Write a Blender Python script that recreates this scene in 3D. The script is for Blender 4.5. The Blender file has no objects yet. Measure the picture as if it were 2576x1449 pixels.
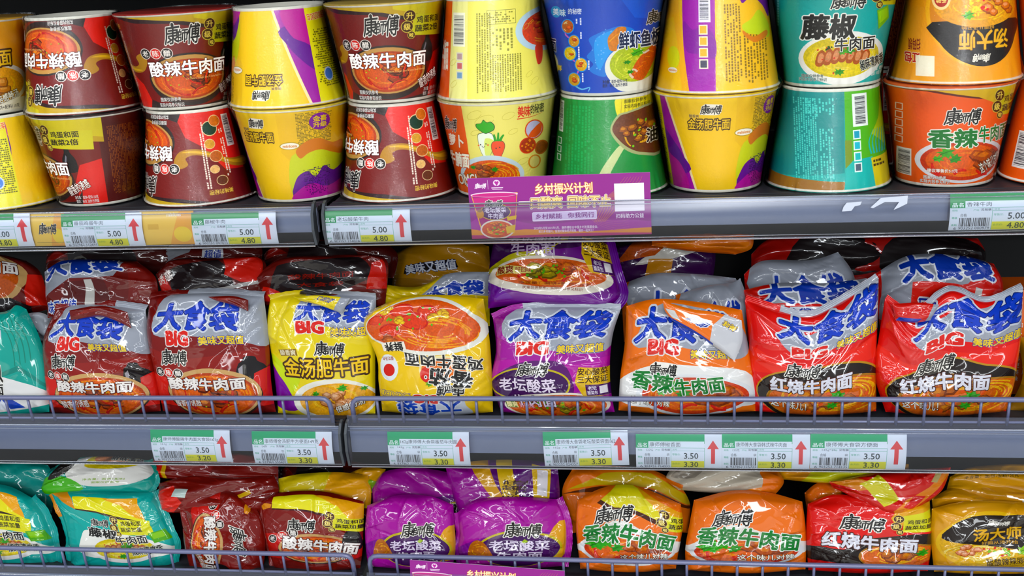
import bpy, math, random
import numpy as np
from mathutils import Vector, Matrix
from mathutils.geometry import delaunay_2d_cdt

scene = bpy.context.scene
COL = scene.collection

# ------------------------------------------------------------------ camera
cam_d = bpy.data.cameras.new('camera')
cam = bpy.data.objects.new('camera', cam_d)
COL.objects.link(cam)
cam_d.sensor_fit = 'HORIZONTAL'
cam_d.sensor_width = 36.0
cam_d.lens = 36.0 * 2831.0 / 2576.0
cam_d.clip_start = 0.02
_r = Vector((0.99082505, 0.12457355, -0.05241333))
_u = Vector((0.01114138, 0.31120591, 0.9502772))
_f = Vector((-0.13469074, 0.9421424, -0.30696269))
cam.matrix_world = Matrix(((_r.x, _u.x, -_f.x, 0.0), (_r.y, _u.y, -_f.y, -1.1938),
                           (_r.z, _u.z, -_f.z, 0.2892), (0, 0, 0, 1)))
scene.camera = cam

# ------------------------------------------------------------------ light of the store
scene.view_settings.view_transform = 'Standard'
scene.view_settings.look = 'None'
scene.view_settings.gamma = 1.0
scene.view_settings.use_curve_mapping = False
scene.view_settings.exposure = 0.18
world = bpy.data.worlds.new('store_air')
scene.world = world
world.use_nodes = True
world.node_tree.nodes['Background'].inputs[0].default_value = (0.80, 0.90, 1.0, 1)
world.node_tree.nodes['Background'].inputs[1].default_value = 0.24

def ceiling_lamp(name, x, y0, y1, z, w, power):
    """a row of fluorescent tubes under the store ceiling, running away from the shelf"""
    d = bpy.data.lights.new(name, 'AREA')
    d.shape = 'RECTANGLE'
    d.size = w
    d.size_y = abs(y1 - y0)
    d.energy = power
    d.color = (0.93, 0.97, 1.0)
    o = bpy.data.objects.new(name, d)
    o.location = (x, (y0 + y1) / 2, z)
    COL.objects.link(o)
    return o
ceiling_lamp('ceiling_panel_light', 0.30, -2.6, -22.0, 1.60, 0.5, 640)
ceiling_lamp('ceiling_tube_light', -2.6, -0.8, -20.0, 1.60, 0.2, 150)
ceiling_lamp('ceiling_tube_light.001', 3.0, -0.8, -20.0, 1.60, 0.2, 150)
# the runs of tubes parallel to the shelf: one straight over the aisle, one across the hall
ceiling_lamp('aisle_tube_light', 0.0, -1.15, -1.35, 1.40, 4.0, 27)
ceiling_lamp('hall_tube_light', 0.0, -5.4, -5.8, 1.60, 12.0, 330)

# ------------------------------------------------------------------ colours
def lin(h, a=1.0):
    if isinstance(h, tuple):
        return h
    h = h.lstrip('#')
    c = [int(h[i:i + 2], 16) / 255 for i in (0, 2, 4)]
    c = [v / 12.92 if v <= 0.04045 else ((v + 0.055) / 1.055) ** 2.4 for v in c]
    return (c[0], c[1], c[2], a)

def food(h):            # picture areas: alpha marks where the printed photo is mottled
    return lin(h, 0.70)

# ------------------------------------------------------------------ materials (all procedural)
def new_mat(name):
    m = bpy.data.materials.new(name)
    m.use_nodes = True
    nt = m.node_tree
    return m, nt, nt.nodes, nt.links, nt.nodes['Principled BSDF']

def print_mat(name, rough, coat, bump=0.0, bscale=60.0, spec=0.5, mott=420.0, coat_rough=0.08, ridged=False, ink=1.0, sat=1.0):
    """printed packaging: ink colours ride on the mesh, mottling and crinkle are noise"""
    m, nt, N, L, b = new_mat(name)
    at = N.new('ShaderNodeAttribute'); at.attribute_name = 'ink'
    tc = N.new('ShaderNodeTexCoord')
    n1 = N.new('ShaderNodeTexNoise'); n1.inputs['Scale'].default_value = mott
    n1.inputs['Detail'].default_value = 3; L.new(tc.outputs['Object'], n1.inputs['Vector'])
    mr = N.new('ShaderNodeMapRange'); mr.inputs['From Min'].default_value = 0.32; mr.inputs['From Max'].default_value = 0.68
    mr.inputs['To Min'].default_value = 0.35; mr.inputs['To Max'].default_value = 1.5
    den = N.new('ShaderNodeMath'); den.operation = 'MULTIPLY'; den.inputs[1].default_value = ink   # ink density
    L.new(n1.outputs['Fac'], mr.inputs['Value'])
    inv = N.new('ShaderNodeMath'); inv.operation = 'SUBTRACT'; inv.inputs[0].default_value = 1.0
    L.new(at.outputs['Alpha'], inv.inputs[1])
    mx = N.new('ShaderNodeMix'); mx.data_type = 'FLOAT'; mx.inputs['A'].default_value = 1.0
    L.new(inv.outputs[0], mx.inputs['Factor']); L.new(mr.outputs[0], mx.inputs['B'])
    sc = N.new('ShaderNodeVectorMath'); sc.operation = 'SCALE'
    L.new(mx.outputs['Result'], den.inputs[0])
    hs = N.new('ShaderNodeHueSaturation'); hs.inputs['Saturation'].default_value = sat
    L.new(at.outputs['Color'], hs.inputs['Color'])
    L.new(hs.outputs['Color'], sc.inputs[0]); L.new(den.outputs[0], sc.inputs['Scale'])
    L.new(sc.outputs[0], b.inputs['Base Color'])
    b.inputs['Roughness'].default_value = rough
    b.inputs['Specular IOR Level'].default_value = spec
    b.inputs['Coat Weight'].default_value = coat
    b.inputs['Coat Roughness'].default_value = coat_rough
    if bump:
        n2 = N.new('ShaderNodeTexNoise'); n2.inputs['Scale'].default_value = bscale; n2.inputs['Detail'].default_value = 4
        n2.inputs['Distortion'].default_value = 0.6
        if ridged:
            n2.noise_type = 'RIDGED_MULTIFRACTAL'; n2.normalize = True; n2.inputs['Detail'].default_value = 2.5
        L.new(tc.outputs['Object'], n2.inputs['Vector'])
        bp = N.new('ShaderNodeBump'); bp.inputs['Strength'].default_value = bump; bp.inputs['Distance'].default_value = 0.002
        L.new(n2.outputs['Fac'], bp.inputs['Height'])
        L.new(bp.outputs[0], b.inputs['Normal']); L.new(bp.outputs[0], b.inputs['Coat Normal'])
    return m

def plain_mat(name, h, rough=0.5, metal=0.0, noise=0.0, nscale=40.0, coat=0.0, spec=0.5, bump=0.0):
    m, nt, N, L, b = new_mat(name)
    c = lin(h)
    tc = N.new('ShaderNodeTexCoord')
    n1 = N.new('ShaderNodeTexNoise'); n1.inputs['Scale'].default_value = nscale; n1.inputs['Detail'].default_value = 4
    L.new(tc.outputs['Object'], n1.inputs['Vector'])
    mr = N.new('ShaderNodeMapRange'); mr.inputs['To Min'].default_value = 1 - noise; mr.inputs['To Max'].default_value = 1 + noise
    L.new(n1.outputs['Fac'], mr.inputs['Value'])
    sc = N.new('ShaderNodeVectorMath'); sc.operation = 'SCALE'; sc.inputs[0].default_value = c[:3]
    L.new(mr.outputs[0], sc.inputs['Scale']); L.new(sc.outputs[0], b.inputs['Base Color'])
    b.inputs['Roughness'].default_value = rough
    b.inputs['Metallic'].default_value = metal
    b.inputs['Coat Weight'].default_value = coat
    b.inputs['Specular IOR Level'].default_value = spec
    if bump:
        bp = N.new('ShaderNodeBump'); bp.inputs['Strength'].default_value = bump; bp.inputs['Distance'].default_value = 0.001
        L.new(n1.outputs['Fac'], bp.inputs['Height']); L.new(bp.outputs[0], b.inputs['Normal'])
    return m

def clear_mat(name, tint=(0.92, 0.95, 1.0), gloss=0.10, rough=0.08, haze=0.0, hazecol='#b8bccc', bump=0.0, bscale=90.0):
    """thin clear plastic: mostly see-through, a fresnel sheen and a little haze"""
    m = bpy.data.materials.new(name); m.use_nodes = True
    nt = m.node_tree; N = nt.nodes; L = nt.links
    N.remove(N['Principled BSDF']); out = N['Material Output']
    tr = N.new('ShaderNodeBsdfTransparent'); tr.inputs[0].default_value = (*tint, 1)
    gl = N.new('ShaderNodeBsdfGlossy'); gl.inputs['Roughness'].default_value = rough
    fr = N.new('ShaderNodeLayerWeight'); fr.inputs['Blend'].default_value = gloss
    mx = N.new('ShaderNodeMixShader')
    L.new(fr.outputs['Fresnel'], mx.inputs[0]); L.new(tr.outputs[0], mx.inputs[1]); L.new(gl.outputs[0], mx.inputs[2])
    last = mx
    if haze:
        df = N.new('ShaderNodeBsdfDiffuse'); df.inputs[0].default_value = lin(hazecol)
        m2 = N.new('ShaderNodeMixShader'); m2.inputs[0].default_value = haze
        L.new(mx.outputs[0], m2.inputs[1]); L.new(df.outputs[0], m2.inputs[2]); last = m2
    if bump:
        tc = N.new('ShaderNodeTexCoord')
        n2 = N.new('ShaderNodeTexNoise'); n2.inputs['Scale'].default_value = bscale; n2.inputs['Detail'].default_value = 3
        L.new(tc.outputs['Object'], n2.inputs['Vector'])
        bp = N.new('ShaderNodeBump'); bp.inputs['Strength'].default_value = bump; bp.inputs['Distance'].default_value = 0.002
        L.new(n2.outputs['Fac'], bp.inputs['Height']); L.new(bp.outputs[0], gl.inputs['Normal'])
        L.new(bp.outputs[0], fr.inputs['Normal'])
    L.new(last.outputs[0], out.inputs[0])
    return m

M_BAG = print_mat('printed_film', 0.5, 1.0, bump=0.15, bscale=34, coat_rough=0.05, spec=0.15, ridged=True, ink=0.80, sat=1.25)
M_CUP = print_mat('printed_paper_cup', 0.42, 0.15, bump=0.10, bscale=260, coat_rough=0.12, ink=1.16, sat=1.38)
M_TAG = print_mat('printed_label_paper', 0.55, 0.0)
M_CARD = print_mat('printed_gloss_card', 0.4, 0.12, sat=1.15)
M_RIM = plain_mat('cup_rim_paper', '#e9e6d8', 0.45)
M_WRAP = clear_mat('shrink_wrap', tint=(0.985, 0.985, 0.985), gloss=0.24, rough=0.035, haze=0.0, bump=0.20, bscale=420)
M_STEEL = plain_mat('painted_shelf_steel', '#727a92', 0.38, 0.1, 0.05, 30)
M_DARK = plain_mat('dark_shelf_steel', '#24242a', 0.5, 0.0, 0.15, 25)
M_BACK = plain_mat('black_back_panel', '#0b0b0d', 0.75, 0.0, 0.2, 12)
M_WIRE = plain_mat('grey_coated_wire', '#65688a', 0.36, 0.1, 0.04, 60, coat=0.3)
M_CLEAR = clear_mat('clear_price_channel', gloss=0.34, rough=0.20, haze=0.02, hazecol='#aeb6cf')
M_LIP = clear_mat('clear_plastic_lip', gloss=0.22, rough=0.08, haze=0.13, hazecol='#9aa0b8')
M_CAP = plain_mat('grey_plastic_end_cap', '#3c4148', 0.45, 0.0, 0.08, 50)

# ------------------------------------------------------------------ object bookkeeping
def link(o, parent=None):
    COL.objects.link(o)
    if parent is not None:
        o.parent = parent
    return o

def tag(o, label, cat, group=None):
    o['label'] = label
    o['category'] = cat
    if group:
        o['group'] = group
    return o

def thing(name, label, cat, loc=(0, 0, 0), rot=(0, 0, 0), group=None):
    o = bpy.data.objects.new(name, None)
    o.empty_display_size = 0.02
    o.location = loc
    o.rotation_euler = rot
    link(o)
    return tag(o, label, cat, group)

def mesh_obj(name, V, F, mat, parent=None, smooth=False):
    me = bpy.data.meshes.new(name)
    me.from_pydata([tuple(v) for v in V], [], F)
    me.materials.append(mat)
    if smooth:
        me.shade_smooth()
    me.update()
    return link(bpy.data.objects.new(name, me), parent)

class MB:
    """collects boxes, tubes and swept profiles into one mesh"""
    def __init__(s):
        s.V = []; s.F = []
    def add(s, V, F):
        k = len(s.V); s.V += [tuple(v) for v in V]; s.F += [tuple(i + k for i in f) for f in F]
        return s
    def box(s, x0, x1, y0, y1, z0, z1):
        V = [(x, y, z) for x in (x0, x1) for y in (y0, y1) for z in (z0, z1)]
        return s.add(V, [(0, 1, 3, 2), (4, 6, 7, 5), (0, 4, 5, 1), (2, 3, 7, 6), (0, 2, 6, 4), (1, 5, 7, 3)])
    def sweep_x(s, prof, x0, x1, closed=True, caps=True):
        n = len(prof)
        V = [(x0, p[0], p[1]) for p in prof] + [(x1, p[0], p[1]) for p in prof]
        F = [(i, (i + 1) % n, n + (i + 1) % n, n + i) for i in range(n if closed else n - 1)]
        if caps and closed:
            F += [tuple(range(n))[::-1], tuple(range(n, 2 * n))]
        return s.add(V, F)
    def tube(s, pts, r, n=10):
        P = [Vector(p) for p in pts]
        rings = []
        up = None
        for i, p in enumerate(P):
            d = (P[min(i + 1, len(P) - 1)] - P[max(i - 1, 0)]).normalized()
            if up is None:
                up = Vector((0, 0, 1)) if abs(d.z) < 0.9 else Vector((0, 1, 0))
            a = d.cross(up).normalized(); b = a.cross(d).normalized(); up = b
            rings.append([p + (a * math.cos(t) + b * math.sin(t)) * r for t in [2 * math.pi * k / n for k in range(n)]])
        V = [v for ring in rings for v in ring]
        F = []
        for i in range(len(P) - 1):
            for k in range(n):
                F.append((i * n + k, i * n + (k + 1) % n, (i + 1) * n + (k + 1) % n, (i + 1) * n + k))
        F += [tuple(range(n))[::-1], tuple(range((len(P) - 1) * n, len(P) * n))]
        return s.add(V, F)
    def build(s, name, mat, parent=None, smooth=False):
        return mesh_obj(name, s.V, s.F, mat, parent, smooth)

# ------------------------------------------------------------------ print artwork: lettering and shapes as flat meshes
_cu = bpy.data.curves.new('lettering', 'FONT')
_cu.size = 1; _cu.resolution_u = 2
_to = bpy.data.objects.new('lettering', _cu)
_G = {}

def glyphs(s):
    """outline data of a string: welded points, triangles, boundary edges (em units)"""
    if s in _G:
        return _G[s]
    _cu.body = s
    m = _to.to_mesh()
    co = np.empty(len(m.vertices) * 3); m.vertices.foreach_get('co', co); co = co.reshape(-1, 3)[:, :2]
    fs = [tuple(p.vertices) for p in m.polygons]
    _to.to_mesh_clear()
    key = {}; idx = []; pts = []
    for p in co:
        k = (round(float(p[0]), 4), round(float(p[1]), 4))
        if k not in key:
            key[k] = len(pts); pts.append(k)
        idx.append(key[k])
    T = [tuple(idx[i] for i in f) for f in fs]
    T = [f for f in T if len(set(f)) == 3]
    ed = set()
    for f in T:
        ed.update(zip(f, f[1:] + f[:1]))
    B = [e for e in ed if (e[1], e[0]) not in ed]
    _G[s] = (np.array(pts), T, B)
    return _G[s]

def dilated(P, T, B, r):
    """convex pieces covering the shape grown by r"""
    out = [P[list(t)] for t in T]
    if r > 0:
        for a, b in B:
            d = P[b] - P[a]; L = math.hypot(*d)
            if L < 1e-6:
                continue
            d = d / L; n = np.array([d[1], -d[0]]) * r; e = d * r
            out.append(np.array([P[a] - e * .75 + n * .65, P[a] - e * .2 + n, P[b] + e * .2 + n, P[b] + e * .75 + n * .65, P[b] - n * .15, P[a] - n * .15])[::1])
    return out

def union(polys):
    """merge overlapping convex pieces into one clean triangulation"""
    V = []; F = []
    for p in polys:
        k = len(V)
        a = 0.5 * np.sum(p[:, 0] * np.roll(p[:, 1], -1) - np.roll(p[:, 0], -1) * p[:, 1])
        q = p if a > 0 else p[::-1]
        if abs(a) < 1e-9:
            continue
        V += [Vector((float(x), float(y))) for x, y in q]; F.append(list(range(k, k + len(q))))
    if not F:
        return np.zeros((0, 2)), np.zeros((0, 3), int)
    ov, oe, of, _, _, fo = delaunay_2d_cdt(V, [], F, 1, 1e-6)
    tri = [tuple(f) for f, o in zip(of, fo) if o]
    ed = set()
    for f in tri:
        ed.update(zip(f, f[1:] + f[:1]))
    B = [e for e in ed if (e[1], e[0]) not in ed]
    nxt = {}
    for a, b in B:
        nxt.setdefault(a, []).append(b)
    # drop points that lie on straight runs of the boundary
    P = np.array([(v.x, v.y) for v in ov])
    deg_in = {}
    for a, b in B:
        deg_in.setdefault(b, []).append(a)
    size = max(np.ptp(P[:, 0]), np.ptp(P[:, 1]), 1e-6)
    alive = dict((a, b[0]) for a, b in nxt.items() if len(b) == 1 and len(deg_in.get(a, [])) == 1)
    edges = dict(nxt)
    for v in list(alive):
        if v not in edges or len(edges[v]) != 1 or len(deg_in[v]) != 1:
            continue
        a = deg_in[v][0]; b = edges[v][0]
        if a == b or a == v:
            continue
        d = P[b] - P[a]; L = math.hypot(*d)
        if L < 1e-9:
            continue
        w = P[v] - P[a]
        if abs(d[0] * w[1] - d[1] * w[0]) / L < size * 0.0004 and 0 < (w @ d) < L * L:
            edges[a] = [b if x == v else x for x in edges[a]]
            deg_in[b] = [a if x == v else x for x in deg_in[b]]
            del edges[v]
    E = [(a, b) for a, l in edges.items() for b in l if a != b]
    used = sorted(set(i for e in E for i in e)); mp = {u: i for i, u in enumerate(used)}
    V2 = [Vector((float(P[u][0]), float(P[u][1]))) for u in used]
    r = delaunay_2d_cdt(V2, [(mp[a], mp[b]) for a, b in E], [], 0, 1e-6)
    Q = np.array([(v.x, v.y) for v in r[0]]); T = np.array([tuple(f) for f in r[2]], int)
    # keep the triangles whose centre is inside the first result
    c = Q[T].mean(1)
    A = P[np.array(tri)]
    keep = np.zeros(len(T), bool)
    def cr(o, p, q):
        return (p[..., 0] - o[..., 0]) * (q[..., 1] - o[..., 1]) - (p[..., 1] - o[..., 1]) * (q[..., 0] - o[..., 0])
    for k in range(0, len(T), 256):
        cc = c[k:k + 256, None, :]
        s = [cr(A[None, :, i], A[None, :, (i + 1) % 3], cc) >= -1e-12 for i in range(3)]
        keep[k:k + 256] = (s[0] & s[1] & s[2]).any(1)
    return Q, T[keep]

_U = {}
def text_tris(s, r):
    k = (s, round(r, 4))
    if k not in _U:
        P, T, B = glyphs(s)
        _U[k] = (P, np.array(T)) if r <= 0 else union(dilated(P, T, B, r))
    return _U[k]

def blob(pts, n=6, closed=True):
    """smooth closed curve through points (Catmull-Rom)"""
    P = np.array(pts, float); m = len(P); out = []
    for i in range(m if closed else m - 1):
        if closed:
            a, b, c, d = P[i - 1], P[i], P[(i + 1) % m], P[(i + 2) % m]
        else:
            a, b, c, d = P[max(i - 1, 0)], P[i], P[i + 1], P[min(i + 2, m - 1)]
        for k in range(n):
            t = k / n
            out.append(0.5 * ((2 * b) + (c - a) * t + (2 * a - 5 * b + 4 * c - d) * t * t + (3 * b - a - 3 * c + d) * t ** 3))
    if not closed:
        out.append(P[-1])
    return np.array(out)

def tri_poly(pts):
    P = np.array(pts, float)
    a = 0.5 * np.sum(P[:, 0] * np.roll(P[:, 1], -1) - np.roll(P[:, 0], -1) * P[:, 1])
    if a < 0:
        P = P[::-1]
    V = [Vector((float(x), float(y))) for x, y in P]
    r = delaunay_2d_cdt(V, [], [list(range(len(V)))], 1, 1e-7)
    T = [tuple(f) for f, o in zip(r[2], r[5]) if o]
    return np.array([(v.x, v.y) for v in r[0]]), np.array(T, int).reshape(-1, 3)

def stroke_poly(pts, w0, w1=None):
    """a tapered brush stroke as convex quads"""
    P = np.array(pts, float)
    if w1 is None:
        w1 = w0
    n = len(P); out = []
    ws = [w0 + (w1 - w0) * i / (n - 1) for i in range(n)]
    T = np.gradient(P, axis=0); T /= np.maximum(np.hypot(T[:, 0], T[:, 1])[:, None], 1e-9)
    Nn = np.stack([-T[:, 1], T[:, 0]], 1)
    for i in range(n - 1):
        out.append(np.array([P[i] - Nn[i] * ws[i] / 2, P[i + 1] - Nn[i + 1] * ws[i + 1] / 2, P[i + 1] + Nn[i + 1] * ws[i + 1] / 2, P[i] + Nn[i] * ws[i] / 2]))
    return out

def ring(cx, cy, rx, ry, n=20, rot=0.0):
    t = np.linspace(0, 2 * np.pi, n, endpoint=False)
    x = np.cos(t) * rx; y = np.sin(t) * ry
    c, s = math.cos(math.radians(rot)), math.sin(math.radians(rot))
    return np.stack([cx + x * c - y * s, cy + x * s + y * c], 1)

class Art:
    """a printed design on a w x h sheet; later pieces lie over earlier ones"""
    def __init__(s, w, h, base):
        s.w = w; s.h = h; s.items = []
        s.items.append((np.array([(0, 0), (w, 0), (w, h), (0, h)], float), np.array([(0, 1, 2), (0, 2, 3)]), lin(base)))
        s.xf = None
    def put(s, P, T, col):
        if len(T):
            P = np.array(P, float)
            if s.xf is not None:
                P = s.xf(P)
            s.items.append((P, np.array(T, int), lin(col)))
    def poly(s, pts, col, smooth=0):
        P, T = tri_poly(blob(pts, smooth) if smooth else pts)
        s.put(P, T, col)
    def rect(s, x0, y0, x1, y1, col):
        s.put([(x0, y0), (x1, y0), (x1, y1), (x0, y1)], [(0, 1, 2), (0, 2, 3)], col)
    def ell(s, cx, cy, rx, ry, col, n=28, rot=0):
        P = ring(cx, cy, rx, ry, n, rot)
        s.put(P, [(0, i, i + 1) for i in range(1, n - 1)], col)
    def rects(s, R, col):
        P = []; T = []
        for x0, y0, x1, y1 in R:
            k = len(P); P += [(x0, y0), (x1, y0), (x1, y1), (x0, y1)]; T += [(k, k + 1, k + 2), (k, k + 2, k + 3)]
        s.put(P, T, col)
    def group(s, polys, col):
        P, T = union(polys); s.put(P, T, col)
    def line(s, pts, w, col, w1=None, smooth=0):
        s.group(stroke_poly(blob(pts, smooth, False) if smooth else pts, w, w1), col)
    def text(s, t, x0, y0, x1, y1, col, bold=0.02, outs=(), rot=0, shear=0, gap=None, bend=0):
        """fit lettering into the box; outs = ((extra radius, colour), ...) drawn underneath"""
        bold = bold * 0.6; outs = [(r * 0.62, oc) for r, oc in outs]
        P0, _, _ = glyphs(t)
        a = P0.min(0) - bold; b = P0.max(0) + bold
        cx, cy = (x0 + x1) / 2, (y0 + y1) / 2
        sx = (x1 - x0) / (b[0] - a[0]); sy = (y1 - y0) / (b[1] - a[1])
        c, n = math.cos(math.radians(rot)), math.sin(math.radians(rot))
        def xf(P):
            x = (P[:, 0] - (a[0] + b[0]) / 2) * sx; y = (P[:, 1] - (a[1] + b[1]) / 2) * sy
            y = y + bend * (x / ((x1 - x0) / 2)) ** 2
            x = x + shear * y
            return np.stack([cx + x * c - y * n, cy + x * n + y * c], 1)
        for r, oc in sorted(outs, key=lambda q: -q[0]):
            P, T = text_tris(t, bold + r)
            s.put(xf(P), T, oc)
        P, T = text_tris(t, bold)
        s.put(xf(P), T, col)
    def fine(s, x0, y0, x1, y1, rows, col, seed=1, fill=0.8, vertical=False):
        """rows of small print, far too small to read"""
        rg = random.Random(seed); R = []
        if vertical:
            cw = (x1 - x0) / rows
            for i in range(rows):
                y = y1; end = y0 + (y1 - y0) * (rg.random() * 0.3 if rg.random() < 0.3 else 0)
                while y > end + cw * .5:
                    L = cw * rg.uniform(0.5, 0.9)
                    if rg.random() < fill:
                        R.append((x0 + i * cw + cw * .15, y - L, x0 + i * cw + cw * .7, y))
                    y -= L + cw * .2
        else:
            ch = (y1 - y0) / rows
            for i in range(rows):
                x = x0; end = x1 - (x1 - x0) * (rg.random() * 0.3 if rg.random() < 0.3 else 0)
                while x < end - ch * .5:
                    L = ch * rg.uniform(0.5, 0.9)
                    if rg.random() < fill:
                        R.append((x, y1 - (i + 1) * ch + ch * .2, x + L, y1 - (i + 1) * ch + ch * .78))
                    x += L + ch * .2
        s.rects(R, col)
    def barcode(s, x0, y0, x1, y1, col='#26262e', seed=1, vertical=False, n=30):
        rg = random.Random(seed); ws = [rg.choice((1, 1, 1, 2, 2, 3)) for _ in range(2 * n)]
        t = sum(ws); R = []; p = 0
        for i, w in enumerate(ws):
            if i % 2 == 0:
                a, b = p / t, (p + w) / t
                R.append((x0, y0 + a * (y1 - y0), x1, y0 + b * (y1 - y0)) if vertical else (x0 + a * (x1 - x0), y0, x0 + b * (x1 - x0), y1))
            p += w
        s.rects(R, col)
    # ---- motifs shared by the noodle range
    def brand(s, x0, y0, x1, y1, col='#14110f', out='#f3efe8', o=0.07):
        """the brush-written three-character name: tall first and last strokes, small middle"""
        W = x1 - x0; H = y1 - y0
        parts = [('康', 0.00, 0.02, 0.41, 0.84, 0.05), ('師', 0.38, 0.08, 0.66, 0.66, 0.02), ('傅', 0.64, 0.0, 1.02, 0.84, 0.03)]
        def pieces(r):
            out_ = []
            for ch, a, b, c, d, sl in parts:
                P, T, B = glyphs(ch); lo = P.min(0); hi = P.max(0)
                for q in dilated(P, T, B, r):
                    u = (q - lo) / (hi - lo)
                    x = a + u[:, 0] * (c - a); y = b + u[:, 1] * (d - b) + sl * u[:, 0]
                    x = x + 0.10 * (y - 0.4)
                    out_.append(np.stack([x0 + x * W, y0 + y * H], 1))
            return out_
        def hat(g):
            return [ring(x0 + .255 * W, y0 + .87 * H, (.045 + g) * W, (.10 + g * 1.6) * H, 10), ring(x0 + .25 * W, y0 + .76 * H, (.022 + g) * W, (.08 + g) * H, 8)]
        if out:
            key = ('brand', o)
            if key not in _U:
                sx, sy, sw, sh = x0, y0, W, H
                x0 = y0 = 0; W = 100.0; H = 50.0
                _U[key] = union(pieces(0.018 + o * .75) + hat(0.020)); x0, y0, W, H = sx, sy, sw, sh
            P, T = _U[key]; s.put(np.stack([x0 + P[:, 0] / 100 * W, y0 + P[:, 1] / 50 * H], 1), T, out)
        if 'brandf' not in _U:
            sx, sy, sw, sh = x0, y0, W, H
            x0 = y0 = 0; W = 100.0; H = 50.0
            _U['brandf'] = union(pieces(0.018) + hat(0)); x0, y0, W, H = sx, sy, sw, sh
        P, T = _U['brandf']; s.put(np.stack([x0 + P[:, 0] / 100 * W, y0 + P[:, 1] / 50 * H], 1), T, col)
    def upgrade(s, x, y, r, lines=None, tx=0, band='#ded94a'):
        """brown and gold 'upgraded' discs with two short lines beside them"""
        if lines:
            s.poly([(tx - r * .9, y - r * 2.6), (tx + r * 7.2, y - r * 3.2), (tx + r * 7.4, y + r * .6), (tx - r * .6, y + r * 1.2)], band)
        for dx, dy, ch, k in ((0.25, 0.9, '升', 1.0), (-.25, -1.0, '级', 1.0), (.45, -2.55, '啦', .65)):
            s.ell(x + dx * r, y + dy * r, r * k * 1.08, r * k * 1.08, '#e2d089', 18)
            s.ell(x + dx * r, y + dy * r, r * k * .96, r * k * .96, '#4d2c14', 18)
            s.text(ch, x + dx * r - r * k * .62, y + dy * r - r * k * .62, x + dx * r + r * k * .62, y + dy * r + r * k * .62, '#f0dc96', 0.05)
        if lines:
            s.text(lines[0], tx, y - r * .6, tx + r * 5.2, y + r * .7, '#2a211a', 0.03)
            s.text(lines[1], tx - r * .4, y - r * 2.1, tx + r * 4.9, y - r * .85, '#2a211a', 0.03)
    def three(s, x, y, r, st=1.95, slope=0):
        for i, (ch, c) in enumerate((('老', '#1d1512'), ('陈', '#d8312b'), ('醋', '#1d1512'))):
            cx = x + i * r * st; cy = y + slope * i
            s.ell(cx, cy, r, r, '#efe7e0', 18); s.ell(cx, cy, r * .88, r * .88, c, 18)
            s.text(ch, cx - r * .58, cy - r * .58, cx + r * .58, cy + r * .58, '#f5efe9', 0.03)
    def noodles(s, cx, cy, rx, ry, col, n, seed, w=0.8, inner=0.15):
        rg = random.Random(seed); g = []
        for i in range(n):
            t0 = rg.uniform(0, 6.28); k = rg.uniform(inner, .92); span = rg.uniform(.35, 1.1)
            pts = [(cx + math.cos(t0 + span * j / 5) * rx * k, cy + math.sin(t0 + span * j / 5) * ry * k) for j in range(6)]
            g += stroke_poly(pts, w, w * .5)
        s.group(g, col)
    def chunks(s, cx, cy, rx, ry, n, seed, cols=('#a3481f', '#d8854c', '#5e1f0c'), size=5.0):
        rg = random.Random(seed)
        for i in range(n):
            t = rg.uniform(0, 6.28); k = math.sqrt(rg.random()) * .8
            x = cx + math.cos(t) * rx * k; y = cy + math.sin(t) * ry * k
            r = size * rg.uniform(.7, 1.25); a0 = rg.uniform(0, 6.28)
            pts = [(x + math.cos(a0 + j * 6.28 / 6) * r * rg.uniform(.75, 1.2), y + math.sin(a0 + j * 6.28 / 6) * r * .75 * rg.uniform(.7, 1.15)) for j in range(6)]
            s.poly(pts, food(cols[2]))
            q = [(x + (p[0] - x) * .86 - r * .06, y + (p[1] - y) * .8 + r * .1) for p in pts]
            s.poly(q, food(cols[0]))
            q = [(x + (p[0] - x) * .5 - r * .1, y + (p[1] - y) * .4 + r * .22) for p in pts]
            s.poly(q, food(cols[1]))
    def chili(s, x, y, L, ang, col='#c5221a', w=2.6):
        a = math.radians(ang); pts = []
        for j in range(7):
            t = j / 6 - .5; o = 0.16 * L * (1 - (2 * t) ** 2)
            pts.append((x + math.cos(a) * t * L - math.sin(a) * o, y + math.sin(a) * t * L + math.cos(a) * o))
        s.group(stroke_poly(pts, w, w * .35), food(col))
        s.group(stroke_poly([(p[0], p[1] + w * .16) for p in pts[1:5]], w * .22, w * .1), '#e8705a')
    def leaf(s, x, y, r, seed=0, col='#3f9a33', col2='#2a7226', rot=0):
        rg = random.Random(seed); pts = []
        for j in range(14):
            a = j / 14 * 6.28 + rot; k = r * (1.0 if j % 2 else .55) * rg.uniform(.8, 1.15)
            pts.append((x + math.cos(a) * k * 1.2, y + math.sin(a) * k * .8))
        s.poly(pts, food(col), 2)
        s.group(stroke_poly([(x - r * .8, y - r * .3), (x, y + .05 * r), (x + r * .8, y + r * .3)], r * .14, r * .06), col2)
    def bits(s, cx, cy, rx, ry, n, seed, col, r=0.8):
        rg = random.Random(seed); g = []
        for i in range(n):
            t = rg.uniform(0, 6.28); k = math.sqrt(rg.random())
            g.append(ring(cx + math.cos(t) * rx * k, cy + math.sin(t) * ry * k, r * rg.uniform(.6, 1.3), r * rg.uniform(.5, 1.), 6, rg.uniform(0, 90)))
        s.group(g, col)
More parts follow.
